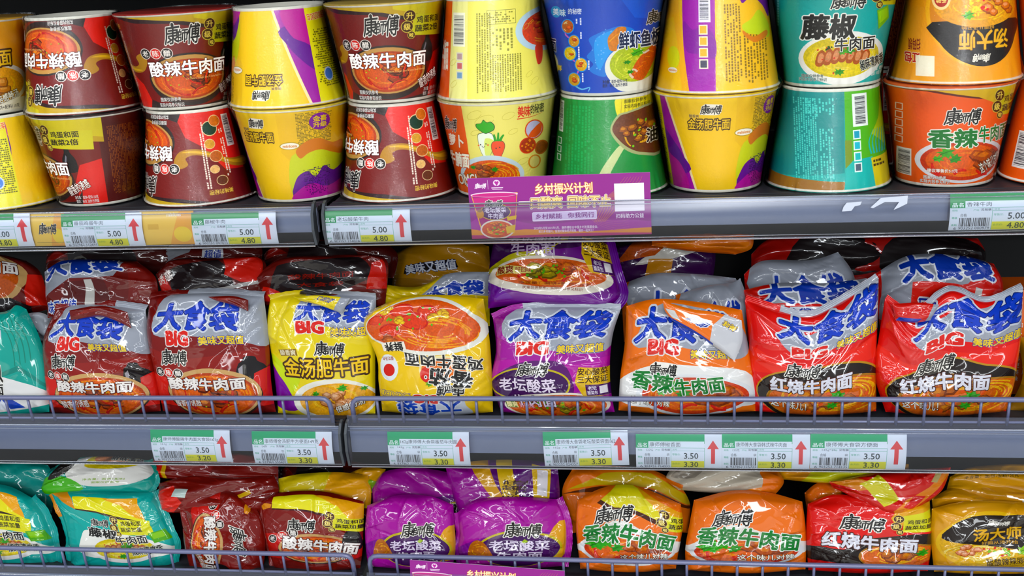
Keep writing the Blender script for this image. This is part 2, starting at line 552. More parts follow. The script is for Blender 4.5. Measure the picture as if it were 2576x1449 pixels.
    # ---- cut the design along a surface grid
    def cut(s, nu, nv):
        if not hasattr(s, '_cut'):
            s._cut = {}
        if (nu, nv) in s._cut:
            return s._cut[(nu, nv)]
        layer = []; boxes = []
        for P, T, c in s.items:
            b = (P[:, 0].min(), P[:, 1].min(), P[:, 0].max(), P[:, 1].max())
            l = 0
            for bb, ll in zip(boxes, layer):
                if b[0] < bb[2] and b[2] > bb[0] and b[1] < bb[3] and b[3] > bb[1]:
                    l = max(l, ll + 1)
            layer.append(l); boxes.append(b)
        TT = []; LL = []; CC = []
        for k, (P, T, c) in enumerate(s.items):
            TT.append(P[T]); LL.append(np.full(len(T), layer[k])); CC.append(np.full(len(T), k))
        TT = np.concatenate(TT); LL = np.concatenate(LL); CC = np.concatenate(CC)
        TT = TT * np.array([nu / s.w, nv / s.h])
        P, src, cell = clip_cells(TT, nu, nv)
        lay = LL[src]; item = CC[src]
        # what a later field covers completely needs no mesh below it
        ar = 0.5 * np.abs((P[:, 1, 0] - P[:, 0, 0]) * (P[:, 2, 1] - P[:, 0, 1]) - (P[:, 1, 1] - P[:, 0, 1]) * (P[:, 2, 0] - P[:, 0, 0]))
        key = item.astype(np.int64) * (nu * nv * 2) + cell
        uk, inv = np.unique(key, return_inverse=True)
        cov = np.bincount(inv, ar)
        full = cov > 0.4995
        top = np.zeros(nu * nv * 2, int)
        fk = uk[full]
        np.maximum.at(top, fk % (nu * nv * 2), np.array(layer)[fk // (nu * nv * 2)])
        keep = (lay >= top[cell]) & (ar > 1e-7)
        cols = np.array([it[2] for it in s.items])
        s._cut[(nu, nv)] = (P[keep], lay[keep], cols[item[keep]])
        return s._cut[(nu, nv)]

def clip_half(P, c, px, py, d):
    """clip padded convex polygons against px*x + py*y + d >= 0"""
    K = P.shape[1]; ar = np.arange(K)[None]
    D = P[..., 0] * px + P[..., 1] * py + d[:, None]
    m = ar < c[:, None]
    ins = (D >= -1e-9) & m
    nxt = np.where(ar + 1 < c[:, None], ar + 1, 0)
    r = np.arange(len(P))[:, None]
    Pn = P[r, nxt]; Dn = D[r, nxt]
    cross = m & (ins != (Dn >= -1e-9))
    den = np.where(np.abs(D - Dn) < 1e-15, 1, D - Dn)
    X = P + (Pn - P) * (D / den)[..., None]
    emit = ins.astype(int) + cross
    pos = np.cumsum(emit, 1) - emit
    c2 = emit.sum(1)
    Q = np.zeros((len(P), K + 2, 2)); rr = np.broadcast_to(r, ins.shape)
    Q[rr[ins], pos[ins]] = P[ins]
    Q[rr[cross], (pos + ins)[cross]] = X[cross]
    ok = c2 >= 3
    return Q[ok, :K], np.minimum(c2[ok], K), ok

def clip_cells(T, nu, nv):
    """cut triangles (grid units) along the cells of a grid and their diagonals"""
    a = (T[:, 1, 0] - T[:, 0, 0]) * (T[:, 2, 1] - T[:, 0, 1]) - (T[:, 1, 1] - T[:, 0, 1]) * (T[:, 2, 0] - T[:, 0, 0])
    T = T.copy(); T[a < 0] = T[a < 0][:, ::-1]
    lo = np.floor(T.min(1) + 1e-6).astype(int); hi = np.ceil(T.max(1) - 1e-6).astype(int)
    lo = np.maximum(lo, 0); hi = np.minimum(hi, [nu, nv])
    n = np.maximum(hi - lo, 0); cnt = n[:, 0] * n[:, 1]
    src = np.repeat(np.arange(len(T)), cnt)
    off = np.arange(len(src)) - np.repeat(np.cumsum(cnt) - cnt, cnt)
    ny = np.maximum(n[src, 1], 1)
    ci = lo[src, 0] + off // ny; cj = lo[src, 1] + off % ny
    outP = []; outS = []; outC = []
    for half in (0, 1):
        for k in range(0, len(src), 200000):
            sl = slice(k, k + 200000)
            sr = src[sl]; i = ci[sl].astype(float); j = cj[sl].astype(float)
            P = np.zeros((len(sr), 7, 2)); P[:, :3] = T[sr]; c = np.full(len(sr), 3)
            P[:, 3:] = P[:, 2:3]
            if half == 0:
                planes = ((1, 0, -1, 0, 0), (0, 1, 0, -1, 0), (-1, -1, 1, 1, 1))
            else:
                planes = ((-1, 0, 1, 0, 1), (0, -1, 0, 1, 1), (1, 1, -1, -1, -1))
            for (px, py, kx, ky, k0) in planes:
                P, c, ok = clip_half(P, c, px, py, kx * i + ky * j + k0)
                sr = sr[ok]; i = i[ok]; j = j[ok]
            for v in range(1, 6):
                g = c > v + 1
                if g.any():
                    outP.append(np.stack([P[g, 0], P[g, v], P[g, v + 1]], 1)); outS.append(sr[g])
                    outC.append(((i[g].astype(int) * nv + j[g].astype(int)) * 2 + half))
    return np.concatenate(outP), np.concatenate(outS), np.concatenate(outC)

def grid_normals(G):
    du = np.gradient(G, axis=0); dv = np.gradient(G, axis=1)
    n = np.cross(du, dv)
    return n / np.maximum(np.linalg.norm(n, axis=2, keepdims=True), 1e-12)

EPS = 0.00003
def print_mesh(name, art, G, mat, parent=None, extra=None, flip=False, wrap=False, turn180=False):
    """lay a design on a surface grid G[(nu+1),(nv+1),3]; extra = (verts, normals, tris, colour) for the unprinted rest"""
    nu, nv = G.shape[0] - 1, G.shape[1] - 1
    TT, lay, col = art.cut(nu, nv)
    if turn180:
        TT = np.array([nu, nv], float) - TT
    Nn = grid_normals(G)
    if wrap:
        m = (Nn[0] + Nn[-1]); m /= np.linalg.norm(m, axis=1, keepdims=True); Nn[0] = m; Nn[-1] = m
    if flip:
        Nn = -Nn
    c = TT.mean(1)
    i = np.clip(np.floor(c[:, 0]).astype(int), 0, nu - 1); j = np.clip(np.floor(c[:, 1]).astype(int), 0, nv - 1)
    low = ((c[:, 0] - i) + (c[:, 1] - j)) < 1
    fs = TT[:, :, 0] - i[:, None]; ft = TT[:, :, 1] - j[:, None]
    def ev(H):
        h00, h10, h01, h11 = H[i, j][:, None], H[i + 1, j][:, None], H[i, j + 1][:, None], H[i + 1, j + 1][:, None]
        a = h00 + (h10 - h00) * fs[..., None] + (h01 - h00) * ft[..., None]
        b = h11 + (h01 - h11) * (1 - fs[..., None]) + (h10 - h11) * (1 - ft[..., None])
        return np.where(low[:, None, None], a, b)
    nn = ev(Nn); nn /= np.maximum(np.linalg.norm(nn, axis=2, keepdims=True), 1e-9)
    P = ev(G) + nn * (lay[:, None, None] * EPS)
    if flip:
        P = P[:, ::-1]; nn = nn[:, ::-1]
    V = P.reshape(-1, 3); NV = nn.reshape(-1, 3); F = np.arange(len(V)).reshape(-1, 3); C = col
    if extra is not None:
        for (ev_, en_, ef_, ec_) in extra:
            F = np.concatenate([F, ef_ + len(V)]); V = np.concatenate([V, ev_]); NV = np.concatenate([NV, en_])
            C = np.concatenate([C, np.tile(np.array(lin(ec_)), (len(ef_), 1))])
    me = bpy.data.meshes.new(name)
    me.vertices.add(len(V)); me.vertices.foreach_set('co', V.astype(np.float32).ravel())
    me.loops.add(F.size); me.loops.foreach_set('vertex_index', F.astype(np.int32).ravel())
    me.polygons.add(len(F)); me.polygons.foreach_set('loop_start', np.arange(0, F.size, 3, dtype=np.int32))
    me.update(calc_edges=True)
    me.attributes.new('ink', 'FLOAT_COLOR', 'FACE').data.foreach_set('color', C.astype(np.float32).ravel())
    me.attributes.new('custom_normal', 'FLOAT_VECTOR', 'POINT').data.foreach_set('vector', NV.astype(np.float32).ravel())
    me.materials.append(mat)
    return link(bpy.data.objects.new(name, me), parent)

def grid_extra(G, col, flip=False):
    """a plain sheet over grid G as an 'extra' for print_mesh"""
    a, b = G.shape[:2]
    Nn = grid_normals(G)
    idx = np.arange(a * b).reshape(a, b)
    q = np.stack([idx[:-1, :-1], idx[1:, :-1], idx[1:, 1:], idx[:-1, 1:]], -1).reshape(-1, 4)
    F = np.concatenate([q[:, [0, 1, 2]], q[:, [0, 2, 3]]])
    if flip:
        F = F[:, ::-1]; Nn = -Nn
    return (G.reshape(-1, 3), Nn.reshape(-1, 3), F, col)

# ------------------------------------------------------------------ printed designs
# Every design is drawn on its face in measured face units (x right, y up) and xf lays it on the sheet.
def cup_sheet(base, x_top, x_bot, w_top, w_bot, y_top, y_bot, inverted=False):
    a = Art(360.0, 108.0, base)
    s = -1.0 if inverted else 1.0
    def xf(P):
        t = (P[:, 1] - y_bot) / (y_top - y_bot)
        cx = x_bot + (x_top - x_bot) * t; w = w_bot + (w_top - w_bot) * t
        th = np.degrees(np.arcsin(np.clip((P[:, 0] - cx) / w, -.995, .995)))
        v = t * 108.0
        return np.stack([180 + s * th, v if s > 0 else 108 - v], 1)
    a.xf = xf
    return a

def deg_sheet(base):
    a = Art(360.0, 108.0, base)
    a.xf = lambda P: P + np.array([180.0, 0.0])
    return a

def bag_sheet(base, x0, x1, y0, y1, w=100.0, h=100.0, stretch=None):
    """x0..x1, y0(top)..y1(bottom) as measured on the face; the lowest strip of the sheet turns under the bag"""
    if stretch is None:
        stretch = 0.08 if h == 100.0 else 0.24
    y1 = y1 - (y0 - y1) * stretch
    a = Art(w, h, base)
    a.xf = lambda P: np.stack([(P[:, 0] - x0) / (x1 - x0) * w, (P[:, 1] - y1) / (y0 - y1) * h], 1)
    return a

WO = (0.10, '#efe9e2')

def sour_bowl(a, cx, cy, rx, ry, seed=3, k=1.0):
    a.ell(cx, cy, rx * 1.07, ry * 1.10, '#3a2620', 36)
    a.ell(cx, cy + ry * .05, rx * 1.05, ry * 1.06, '#c9a77e', 36)
    a.ell(cx, cy, rx * .97, ry * .93, food('#b8431a'), 36)
    a.ell(cx, cy, rx * .90, ry * .84, food('#dd5f22'), 36)
    a.noodles(cx, cy, rx * .93, ry * .88, food('#f09a45'), 26, seed, 1.8 * k, .5)
    a.chunks(cx, cy, rx * .6, ry * .5, 9, seed + 1, ('#a4431d', '#dd8a50', '#5c1d0c'), 19 * k)
    for i, (dx, dy, an, L) in enumerate(((-.55, -.15, 110, .5), (-.3, -.5, 150, .6), (.25, -.6, 20, .5), (.5, .1, 70, .45), (-.1, .45, 10, .5), (.1, -.1, 150, .4))):
        a.chili(cx + dx * rx, cy + dy * ry, rx * L, an, w=7.0 * k)
    a.bits(cx, cy, rx * .7, ry * .6, 9, seed + 5, '#9cc23c', 2.2 * k)

def maroon_cup(variant=0):
    a = deg_sheet('#7c2926')
    a.rect(95, 0, 180, 108, '#571d1b'); a.rect(-180, 0, -120, 108, '#571d1b')
    a.fine(104, 12, 160, 96, 30, '#9b6a55', 4, .8, True)
    a.poly([(-75, 108), (-40, 101), (0, 99), (45, 88), (80, 78), (80, 108)], '#2f1b1d')
    a.poly([(-60, 108), (-30, 105), (10, 101), (50, 91), (80, 81), (100, 78), (100, 108)], '#c9a94c')
    a.poly([(20, 104), (50, 96), (100, 84), (100, 108), (20, 108)], '#d9c95a')
    # red sides and swirls
    a.poly([(60, 0), (60, 30), (70, 52), (95, 58), (95, 0)], '#e3271f')
    a.poly([(-118, 0), (-118, 75), (-92, 72), (-70, 42), (-52, 30), (-40, 0)], '#e32a20')
    a.poly([(-125, 62), (-100, 60), (-80, 50), (-62, 44), (-44, 46), (-36, 58), (-42, 66), (-52, 62), (-50, 54), (-62, 51), (-82, 58), (-104, 70), (-125, 72)], '#b98a3e', 4)
    a.poly([(-125, 64), (-100, 62), (-80, 52), (-62, 46), (-46, 47), (-62, 49), (-82, 55), (-104, 66), (-125, 69)], '#e0bb6a', 4)
    a.poly([(-44, 12), (-20, 4), (20, 2), (55, 6), (66, 20), (62, 0), (-50, 0)], '#2c2220')
    a.ell(10, 34, 49, 31, '#2c2220', 36)
    sour_bowl(a, 10, 35, 44, 25, 3, .42)
    a.brand(-10, 75, 24, 101)
    a.three(-36, 66, 6.4, 1.95)
    a.poly([(52, 44), (66, 44), (67, 58), (62, 68), (61, 75), (56, 75), (55, 68), (50, 58)], '#120d0e', 3)
    a.poly([(54, 52), (57, 63), (56, 65), (53, 57)], '#8a8790')
    a.text('酸辣牛肉面', -35, 39, 56, 57, '#f1ede9', .035, ((.055, '#4b1a18'),), bend=0)
    a.text('Old Mature Vinegar Sour & Spicy Beef Noodles', 5, 33.5, 55, 36.5, '#e9c59a', .0)
    a.upgrade(35, 90, 6.2, ('鸡蛋和面', '蔬菜2倍'), 44, '#d8cf58')
    a.text('酸香的诱惑', 46, 18, 77, 30, '#f2e9e2', .02, ((.06, '#5e201c'),), rot=22)
    a.text('图案仅供参考', -30, 9.5, -4, 14.5, '#ece8e4', .02, ((.05, '#2b1f1e'),))
    a.text('实际内容参见标识', -33, 3, -1, 8, '#ece8e4', .02, ((.05, '#2b1f1e'),))
    a.text('净含量：面饼+配料120克', 54, 9, 84, 13.5, '#ece8e4', .02)
    a.text('面饼：85克 油炸方便面', 54, 3.5, 84, 8, '#ece8e4', .02)
    # strip of small ingredient pictures
    for i, (x, y, r, c) in enumerate(((-86, 84, 6, '#6b3a28'), (-80, 70, 5, '#e8c79c'), (-84, 55, 7, '#c56a2d'), (-79, 40, 6, '#d9b27c'), (-82, 22, 9, '#1d3a2a'), (-90, 14, 7, '#d7762a'))):
        a.ell(x, y, r * 1.1, r, '#f0d9b4', 16); a.ell(x, y, r, r * .88, food(c), 16)
    a.fine(-74, 12, -68, 92, 2, '#f2e6da', 9, .9, True)
    a.fine(-98, 20, -92, 80, 2, '#f2e6da', 11, .7, True)
    a.text('美味的秘密', -96, 94, -70, 100, '#e8cf8a', .02)
    if variant:
        a.rect(-84, 0, -58, 92, '#6a3020')
        a.rect(-78, 4, -66, 45, '#efece8'); a.barcode(-76.5, 6, -67.5, 43.5, vertical=True)
        for i in range(4):
            a.rect(-75, 50 + i * 11, -68, 58 + i * 11, '#e9e2da'); a.rect(-73.8, 51.2 + i * 11, -69.2, 56.8 + i * 11, '#7c3a2a')
    a.rect(-112, 8, -101, 46, '#efece8'); a.barcode(-110.5, 10, -102.5, 44, vertical=True)
    return a

def yellow_cup():
    a = deg_sheet('#f2c814')
    a.poly([(-100, 108), (-54, 108), (-24, 0), (-100, 0)], '#f6e9c0')
    a.poly([(-100, 108), (-57, 108), (-27, 0), (-100, 0)], '#a53aa3')
    a.poly([(-100, 66), (-80, 78), (-64, 70), (-50, 56), (-40, 42), (-34, 22), (-100, 14)], '#6f2f93', 4)
    a.poly([(-100, 40), (-76, 48), (-60, 40), (-44, 30), (-38, 0), (-100, 0)], '#c0409b', 4)
    a.rect(-104, 0, -66, 108, '#e7df52')
    a.fine(-102, 26, -70, 92, 26, '#6f6a22', 21, .8)
    a.ell(-84, 78, 7, 8, '#cfd8ea', 18); a.ell(-84, 78, 5.6, 6.4, '#7f9bd0', 18)
    a.text('金汤周边及红包', -104, 8, -68, 16, '#e2701c', .05, ((.06, '#f5ecd8'),), rot=4)
    a.poly([(18, 108), (18, 60), (30, 46), (44, 38), (60, 44), (80, 52), (110, 50), (110, 108)], '#ecc01a', 0)
    a.fine(37, 56, 76, 106, 30, '#7a6616', 31, .8)
    a.poly([(26, 50), (44, 62), (62, 66), (84, 60), (110, 62), (110, 0), (30, 0)], '#cfd41c', 4)
    a.poly([(34, 62), (46, 72), (60, 74), (78, 66), (96, 66), (96, 50), (78, 54), (62, 60), (48, 58), (38, 52)], '#d9863a', 4)
    a.poly([(30, 26), (44, 36), (54, 28), (66, 40), (80, 32), (110, 38), (110, 0), (30, 0)], '#6f2f93', 4)
    a.poly([(26, 0), (36, 16), (52, 20), (70, 14), (110, 20), (110, 0)], '#b83c9d', 4)
    a.fine(40, 6, 74, 40, 18, '#3d2357', 33, .5)
    a.brand(-16, 90, 3, 102, o=.06)
    a.text('金汤肥牛面', -30, 73, 12, 85, '#f0c93a', .03, ((.17, '#4a2c10'),))
    a.text('酸香爽', -28, 86.5, -18, 90, '#7c5a2a', .03, ((.09, '#ead9a0'),))
    a.ell(28, 68, 11, 4.6, '#b9a15c', 22); a.ell(28, 68, 10, 3.8, '#f3efe4', 22)
    a.text('minions', 20.5, 66.2, 35.5, 69.6, '#d88a24', .05)
    a.ell(62, 94, 12, 10, '#8a3da0', 20); a.text('金喜', 54, 94, 70, 101, '#f0d24a', .05); a.text('升级', 54, 87, 70, 93.5, '#f0d24a', .05)
    a.rect(140, 0, 180, 108, '#a53aa3')
    return a

def yellow_cup_back():
    # the information side, seen on an upside-down cup
    a = cup_sheet('#efbf18', 1813, 1807, 134, 162, 20, -232, True)
    a.poly([(1640, 20), (1700, 20), (1738, -232), (1640, -232)], '#f2b51c')
    a.poly([(1640, -60), (1690, -50), (1700, -110), (1712, -232), (1640, -232)], '#f0c21a')
    a.ell(1690, -150, 16, 28, '#dcd926', 22)
    a.poly([(1712, 20), (1800, 20), (1797, -232), (1730, -232), (1716, -120)], '#a23ba6')
    a.poly([(1716, -60), (1740, -80), (1770, -70), (1798, -100), (1797, -150), (1760, -140), (1722, -130)], '#8b3a9b', 4)
    a.rect(1756, 20, 1787, -62, '#ece9f0'); a.barcode(1759, -56, 1782, 14, vertical=True, seed=4)
    for i in range(4):
        y = -68 - i * 28
        a.rect(1756, y - 24, 1779, y, '#f1ead2'); a.rect(1759, y - 21, 1776, y - 3, '#e8b31c' if i < 3 else '#4b4a5a')
    a.fine(1822, -212, 1868, -20, 6, '#8a6d18', 5, .85, True)
    a.fine(1872, -214, 1938, -90, 8, '#8a6d18', 6, .85, True)
    a.poly([(1872, -20), (1900, -6), (1930, -30), (1948, -60), (1950, 20), (1872, 20)], '#7a3b9a', 4)
    a.poly([(1870, -74), (1896, -60), (1920, -40), (1946, -80), (1944, -110), (1912, -100), (1880, -92)], '#c6d41e', 4)
    a.poly([(1872, -86), (1900, -104), (1936, -92), (1938, -106), (1904, -118), (1876, -100)], '#d98738', 4)
    a.ell(1688, -182, 12, 7, '#f1ede4', 18); a.text('minions', 1678, -185, 1698, -179, '#d88a24', .05)
    return a

def gold_cup():
    a = deg_sheet('#e9a51e')
    a.rect(-180, 0, 180, 16, '#e9e4d6')
    a.ell(30, 34, 66, 30, '#eee9dc', 36); a.ell(30, 34, 60, 25, food('#e7a531'), 36)
    a.noodles(30, 34, 58, 24, food('#f4cf74'), 24, 4, 1.2)
    a.chunks(34, 30, 40, 14, 12, 8, ('#c98d5e', '#ddb084', '#8a5430'), 8)
    a.leaf(48, 48, 8, 1)
    a.brand(24, 78, 58, 104)
    a.text('金汤肥牛面', -10, 56, 74, 76, '#f2c63b', .03, ((.16, '#4a2b10'),))
    a.text('倍感畅汤', 50, 14, 80, 24, '#f4f0e6', .03, ((.08, '#3a2a1c'),), rot=14)
    a.text('净含量：面饼+配料110克', 28, 4, 80, 9, '#3b342c', .02)
    return a

def small_bowl(a, cx, cy, r, seed):
    a.ell(cx, cy, r * 1.15, r * 1.15, '#f6e3c4', 20)
    a.ell(cx, cy, r, r, food('#d9662c'), 20)
    a.noodles(cx, cy, r * .9, r * .9, food('#f4c070'), 6, seed, r * .14)
    a.chunks(cx, cy, r * .6, r * .6, 3, seed, size=r * .38)

def cream_cup():
    a = cup_sheet('#ece4a0', 1253, 1262, 151, 112, -262, -497)
    a.poly([(1095, -262), (1181, -262), (1192, -350), (1205, -497), (1095, -497)], '#e9601c')
    for x, y, w in ((1215, -285, 20), (1240, -300, 26), (1300, -290, 16), (1310, -330, 12), (1215, -330, 12), (1330, -410, 14), (1300, -420, 10)):
        a.group(stroke_poly(ring(x, y, w, w * .5, 14, 20), .9), '#c9bf78')
    a.text('美味', 1322, -297, 1352, -268, '#e2402b', .05); a.text('的秘密', 1352, -292, 1382, -268, '#3a3426', .03)
    a.line([(1320, -300), (1350, -299), (1378, -293)], 2.4, '#e2402b', .6, 3)
    a.ell(1358, -332, 21, 25, '#e05a2c', 22); a.ell(1358, -332, 18, 22, '#c9c6d8', 22)
    a.poly([(1345, -345), (1372, -318), (1374, -340), (1360, -353)], '#e8693c', 3)
    a.ell(1342, -371, 19, 21, '#d8452a', 22); a.ell(1342, -371, 16, 18, food('#b5452c'), 20); a.bits(1342, -371, 13, 15, 12, 2, '#e9a06a', 3)
    a.ell(1372, -383, 14, 19, '#c26a30', 20); a.ell(1372, -383, 11, 15, food('#a35a30'), 20)
    a.ell(1356, -416, 14, 18, '#e08a3a', 20); a.ell(1356, -416, 11, 15, '#e9dca0', 20)
    # radish and carrot
    G = '#3fa53a'; K = '#33432a'
    rad = [(1222, -338), (1232, -331), (1246, -330), (1258, -334), (1262, -350), (1258, -372), (1246, -397), (1236, -392), (1226, -370)]
    a.poly([(x + (x - 1242) * .05, y + (y + 362) * .04) for x, y in rad], K, 5); a.poly(rad, '#eef2e6', 5)
    a.poly([(1240, -345), (1262, -350), (1258, -372), (1246, -396), (1238, -380)], '#dfe69a', 4)
    lf = [(1240, -330), (1222, -318), (1220, -308), (1232, -306), (1238, -298), (1246, -304), (1256, -303), (1264, -312), (1262, -322), (1250, -328)]
    a.poly([(x + (x - 1242) * .08, y + (y + 315) * .1) for x, y in lf], K, 5); a.poly(lf, '#4fb044', 5)
    car = [(1258, -356), (1270, -350), (1284, -354), (1288, -366), (1282, -384), (1273, -398), (1262, -388), (1256, -370)]
    a.poly([(x + (x - 1272) * .07, y + (y + 372) * .05) for x, y in car], K, 5); a.poly(car, '#ee5a34', 5)
    for x0, x1, y1 in ((1266, 1263, -334), (1272, 1274, -330), (1277, 1287, -336)):
        a.line([(x0, -352), ((x0 + x1) / 2, -342), (x1, y1)], 7, G, 4)
    for x, y in ((1228, -360), (1242, -358), (1267, -370), (1276, -368)):
        a.ell(x, y, 1.6, 2.0, '#2c2a26', 8)
    a.line([(1231, -363), (1235, -367), (1240, -363)], 1.1, '#2c2a26', None, 3)
    a.ell(1223, -362, 2.6, 2, '#e89a86', 10); a.ell(1247, -361, 2.6, 2, '#e89a86', 10)
    # bowl
    a.ell(1250, -442, 82, 54, '#cfdbe0', 40); a.ell(1250, -446, 72, 46, food('#e0622a'), 40)
    a.noodles(1262, -440, 66, 38, food('#f3c684'), 34, 5, 2.4)
    a.chunks(1232, -432, 34, 20, 9, 6, ('#9c5230', '#bd7448', '#6d331c'), 11)
    a.leaf(1206, -420, 8, 1); a.leaf(1262, -424, 10, 3); a.leaf(1200, -440, 7, 4)
    a.brand(1124, -332, 1164, -292, o=.05)
    a.text('萝卜', 1136, -372, 1182, -338, '#f4f0e2', .06, ((.07, '#d2501a'),))
    a.text('牛腩面', 1134, -424, 1196, -384, '#f4f0e2', .06, ((.07, '#d2501a'),))
    a.text('OMG!', 1160, -470, 1215, -440, '#f4f0e2', .03, ((.06, '#7c3a18'),), rot=8)
    return a

def cream_cup_back():
    a = cup_sheet('#e8e196', 1248, 1254, 122, 150, 22, -250, True)
    a.poly([(1098, 22), (1154, 22), (1146, -250), (1098, -250)], '#e65c1c')
    a.text('牛腩面', 1118, -175, 1142, -90, '#f4f0e2', .05)
    a.poly([(1154, 22), (1200, 22), (1198, -250), (1146, -250)], '#eae6ae')
    a.rect(1157, -106, 1192, -14, '#eeecdc'); a.barcode(1160, -100, 1188, -20, seed=8, vertical=True)
    for i in range(3):
        a.rect(1168, -196 + i * 26, 1186, -174 + i * 26, '#d9d6c8'); a.rect(1170.5, -193 + i * 26, 1183.5, -177 + i * 26, ('#8ea6bc', '#c98a8a', '#b8a0a0')[i])
    a.fine(1222, -232, 1262, -16, 6, '#8e8a4e', 12, .9, True)
    a.fine(1262, -232, 1334, -130, 12, '#8e8a4e', 13, .9, True)
    a.fine(1262, -120, 1316, -60, 6, '#8e8a4e', 14, .6, True)
    for x0, y0, x1, y1 in ((1250, -48, 1322, -46.8), (1250, -11, 1322, -9.8), (1250, -48, 1251, -10), (1321, -48, 1322, -10), (1272, -48, 1273, -10), (1298, -48, 1299, -10)):
        a.rect(x0, y0, x1, y1, '#7d7a48')
    a.fine(1254, -44, 1318, -14, 5, '#8e8a4e', 15, .6)
    a.ell(1394, -72, 74, 62, '#c3d4dc', 36); a.ell(1398, -72, 62, 50, food('#d94f28'), 36)
    a.noodles(1392, -72, 54, 44, food('#f0bd84'), 26, 5, 2.6); a.chunks(1374, -60, 16, 26, 5, 6, ('#c63a2a', '#de5a40', '#8e2418'), 10)
    a.poly([(1364, -120), (1372, -112), (1380, -122), (1378, -160), (1370, -168), (1366, -150)], '#d8452a', 4)
    for x, y, w in ((1158, -150, 12), (1350, -190, 10), (1362, -210, 12), (1160, -210, 12), (1345, -60, 9)):
        a.group(stroke_poly(ring(x, y, w, w * .5, 14, 50), .9), '#c9bf78')
    return a

def blue_cup():
    a = cup_sheet('#1d4fc0', 1520, 1525, 152, 115, 22, -248)
    a.poly([(1560, 22), (1690, 22), (1690, -60), (1600, -40)], '#2a63d2', 0)
    a.poly([(1490, -92), (1510, -78), (1540, -66), (1570, -60), (1600, -75), (1592, -110), (1560, -140), (1540, -170), (1530, -196), (1505, -190), (1490, -176), (1500, -160), (1484, -140), (1498, -118)], '#3f86d8', 5)
    a.poly([(1505, -96), (1530, -76), (1560, -70), (1575, -90), (1550, -120), (1530, -150), (1516, -176), (1505, -150)], '#79b4e8', 5)
    a.bits(1525, -120, 40, 60, 30, 3, '#9ccaf0', 2.2)
    a.line([(1436, -40), (1432, -80), (1458, -100), (1440, -140), (1466, -165), (1450, -205)], 4, '#d58fc4', None, 4)
    a.line([(1452, -222), (1470, -232), (1490, -226), (1486, -238)], 5, '#9cd0ea', 2, 4)
    for i, (x, y, r, c) in enumerate(((1438, -57, 17, '#c97a55'), (1453, -97, 15, '#e0b27c'), (1442, -132, 17, '#e8cf7a'), (1470, -162, 17, '#e9c27a'), (1451, -205, 17, '#d8b06a'))):
        a.ell(x, y, r, r * 1.2, '#7fb2e6', 22); a.ell(x, y, r * .86, r * 1.05, food(c), 22)
        a.noodles(x, y, r * .8, r * .9, food('#f4e6b8'), 6, i, 2.0); a.chunks(x, y, r * .4, r * .4, 2, i, ('#d8582c', '#ec8650', '#a83c1c'), r * .4)
    for x, y0, y1 in ((1462, -60, -36), (1472, -60, -34), (1472, -98, -72), (1466, -150, -112), (1490, -176, -150), (1474, -222, -186)):
        a.fine(x - 4, y0, x + 3, y1, 1, '#eef2fb', int(x), 1, True)
    a.ell(1408, -18, 14, 16, '#57aadc', 22); a.text('美', 1400, -28, 1416, -8, '#f1f5fb', .03)
    a.text('味', 1418, -30, 1434, -10, '#f1f5fb', .03, ((.07, '#57aadc'),)); a.text('的秘密', 1440, -24, 1474, -8, '#f1f5fb', .03)
    # bowl of noodles, fish cake and shrimp
    a.ell(1600, -172, 72, 62, '#eceadf', 40); a.poly([(1545, -200), (1560, -236), (1600, -244), (1660, -244), (1660, -190)], '#eceadf', 3)
    a.ell(1602, -165, 62, 52, food('#b9c63a'), 36); a.noodles(1600, -165, 56, 46, food('#e4e58a'), 34, 7, 2.6)
    a.poly([(1536, -92), (1548, -74), (1562, -62), (1580, -66), (1574, -92), (1560, -110), (1556, -126), (1540, -122)], food('#d9862c'), 5)
    a.line([(1540, -100), (1556, -84), (1572, -76)], 3.0, '#f2b768', 1, 3)
    a.poly([(1590, -198), (1598, -172), (1612, -150), (1632, -130), (1648, -122), (1650, -150), (1640, -180), (1622, -212), (1606, -214)], food('#dd6226'), 5)
    for k in range(5):
        a.line([(1598 + k * 9, -196 + k * 15), (1610 + k * 9, -184 + k * 10)], 2.4, '#f4a06a')
    a.line([(1596, -206), (1588, -194), (1596, -182), (1606, -190)], 6, '#f0d8c8', 5, 3)
    a.line([(1612, -128), (1620, -140), (1634, -134)], 6, '#f3e6da', 5, 3)
    a.leaf(1606, -136, 16, 5, '#5cb338'); a.leaf(1582, -160, 9, 6); a.leaf(1590, -188, 9, 8)
    a.brand(1630, -64, 1684, -22, o=.07)
    a.text('鲜虾鱼板面', 1562, -124, 1690, -76, '#16244a', .045, ((.08, '#f2f3f6'),))
    a.text('净含量：面饼+配料101克', 1522, -216, 1582, -206, '#14224a', .03)
    a.text('面饼：85克 油炸方便面', 1522, -227, 1582, -217, '#14224a', .03)
    a.text('面', 1388, -132, 1404, -96, '#16244a', .045, ((.08, '#f2f3f6'),))
    a.ell(1392, -170, 16, 32, '#e8e6d4', 20); a.ell(1390, -172, 11, 26, food('#c2cc4a'), 20)
    a.text('鲜', 1404, -186, 1418, -168, '#f0d23a', .05)
    return a

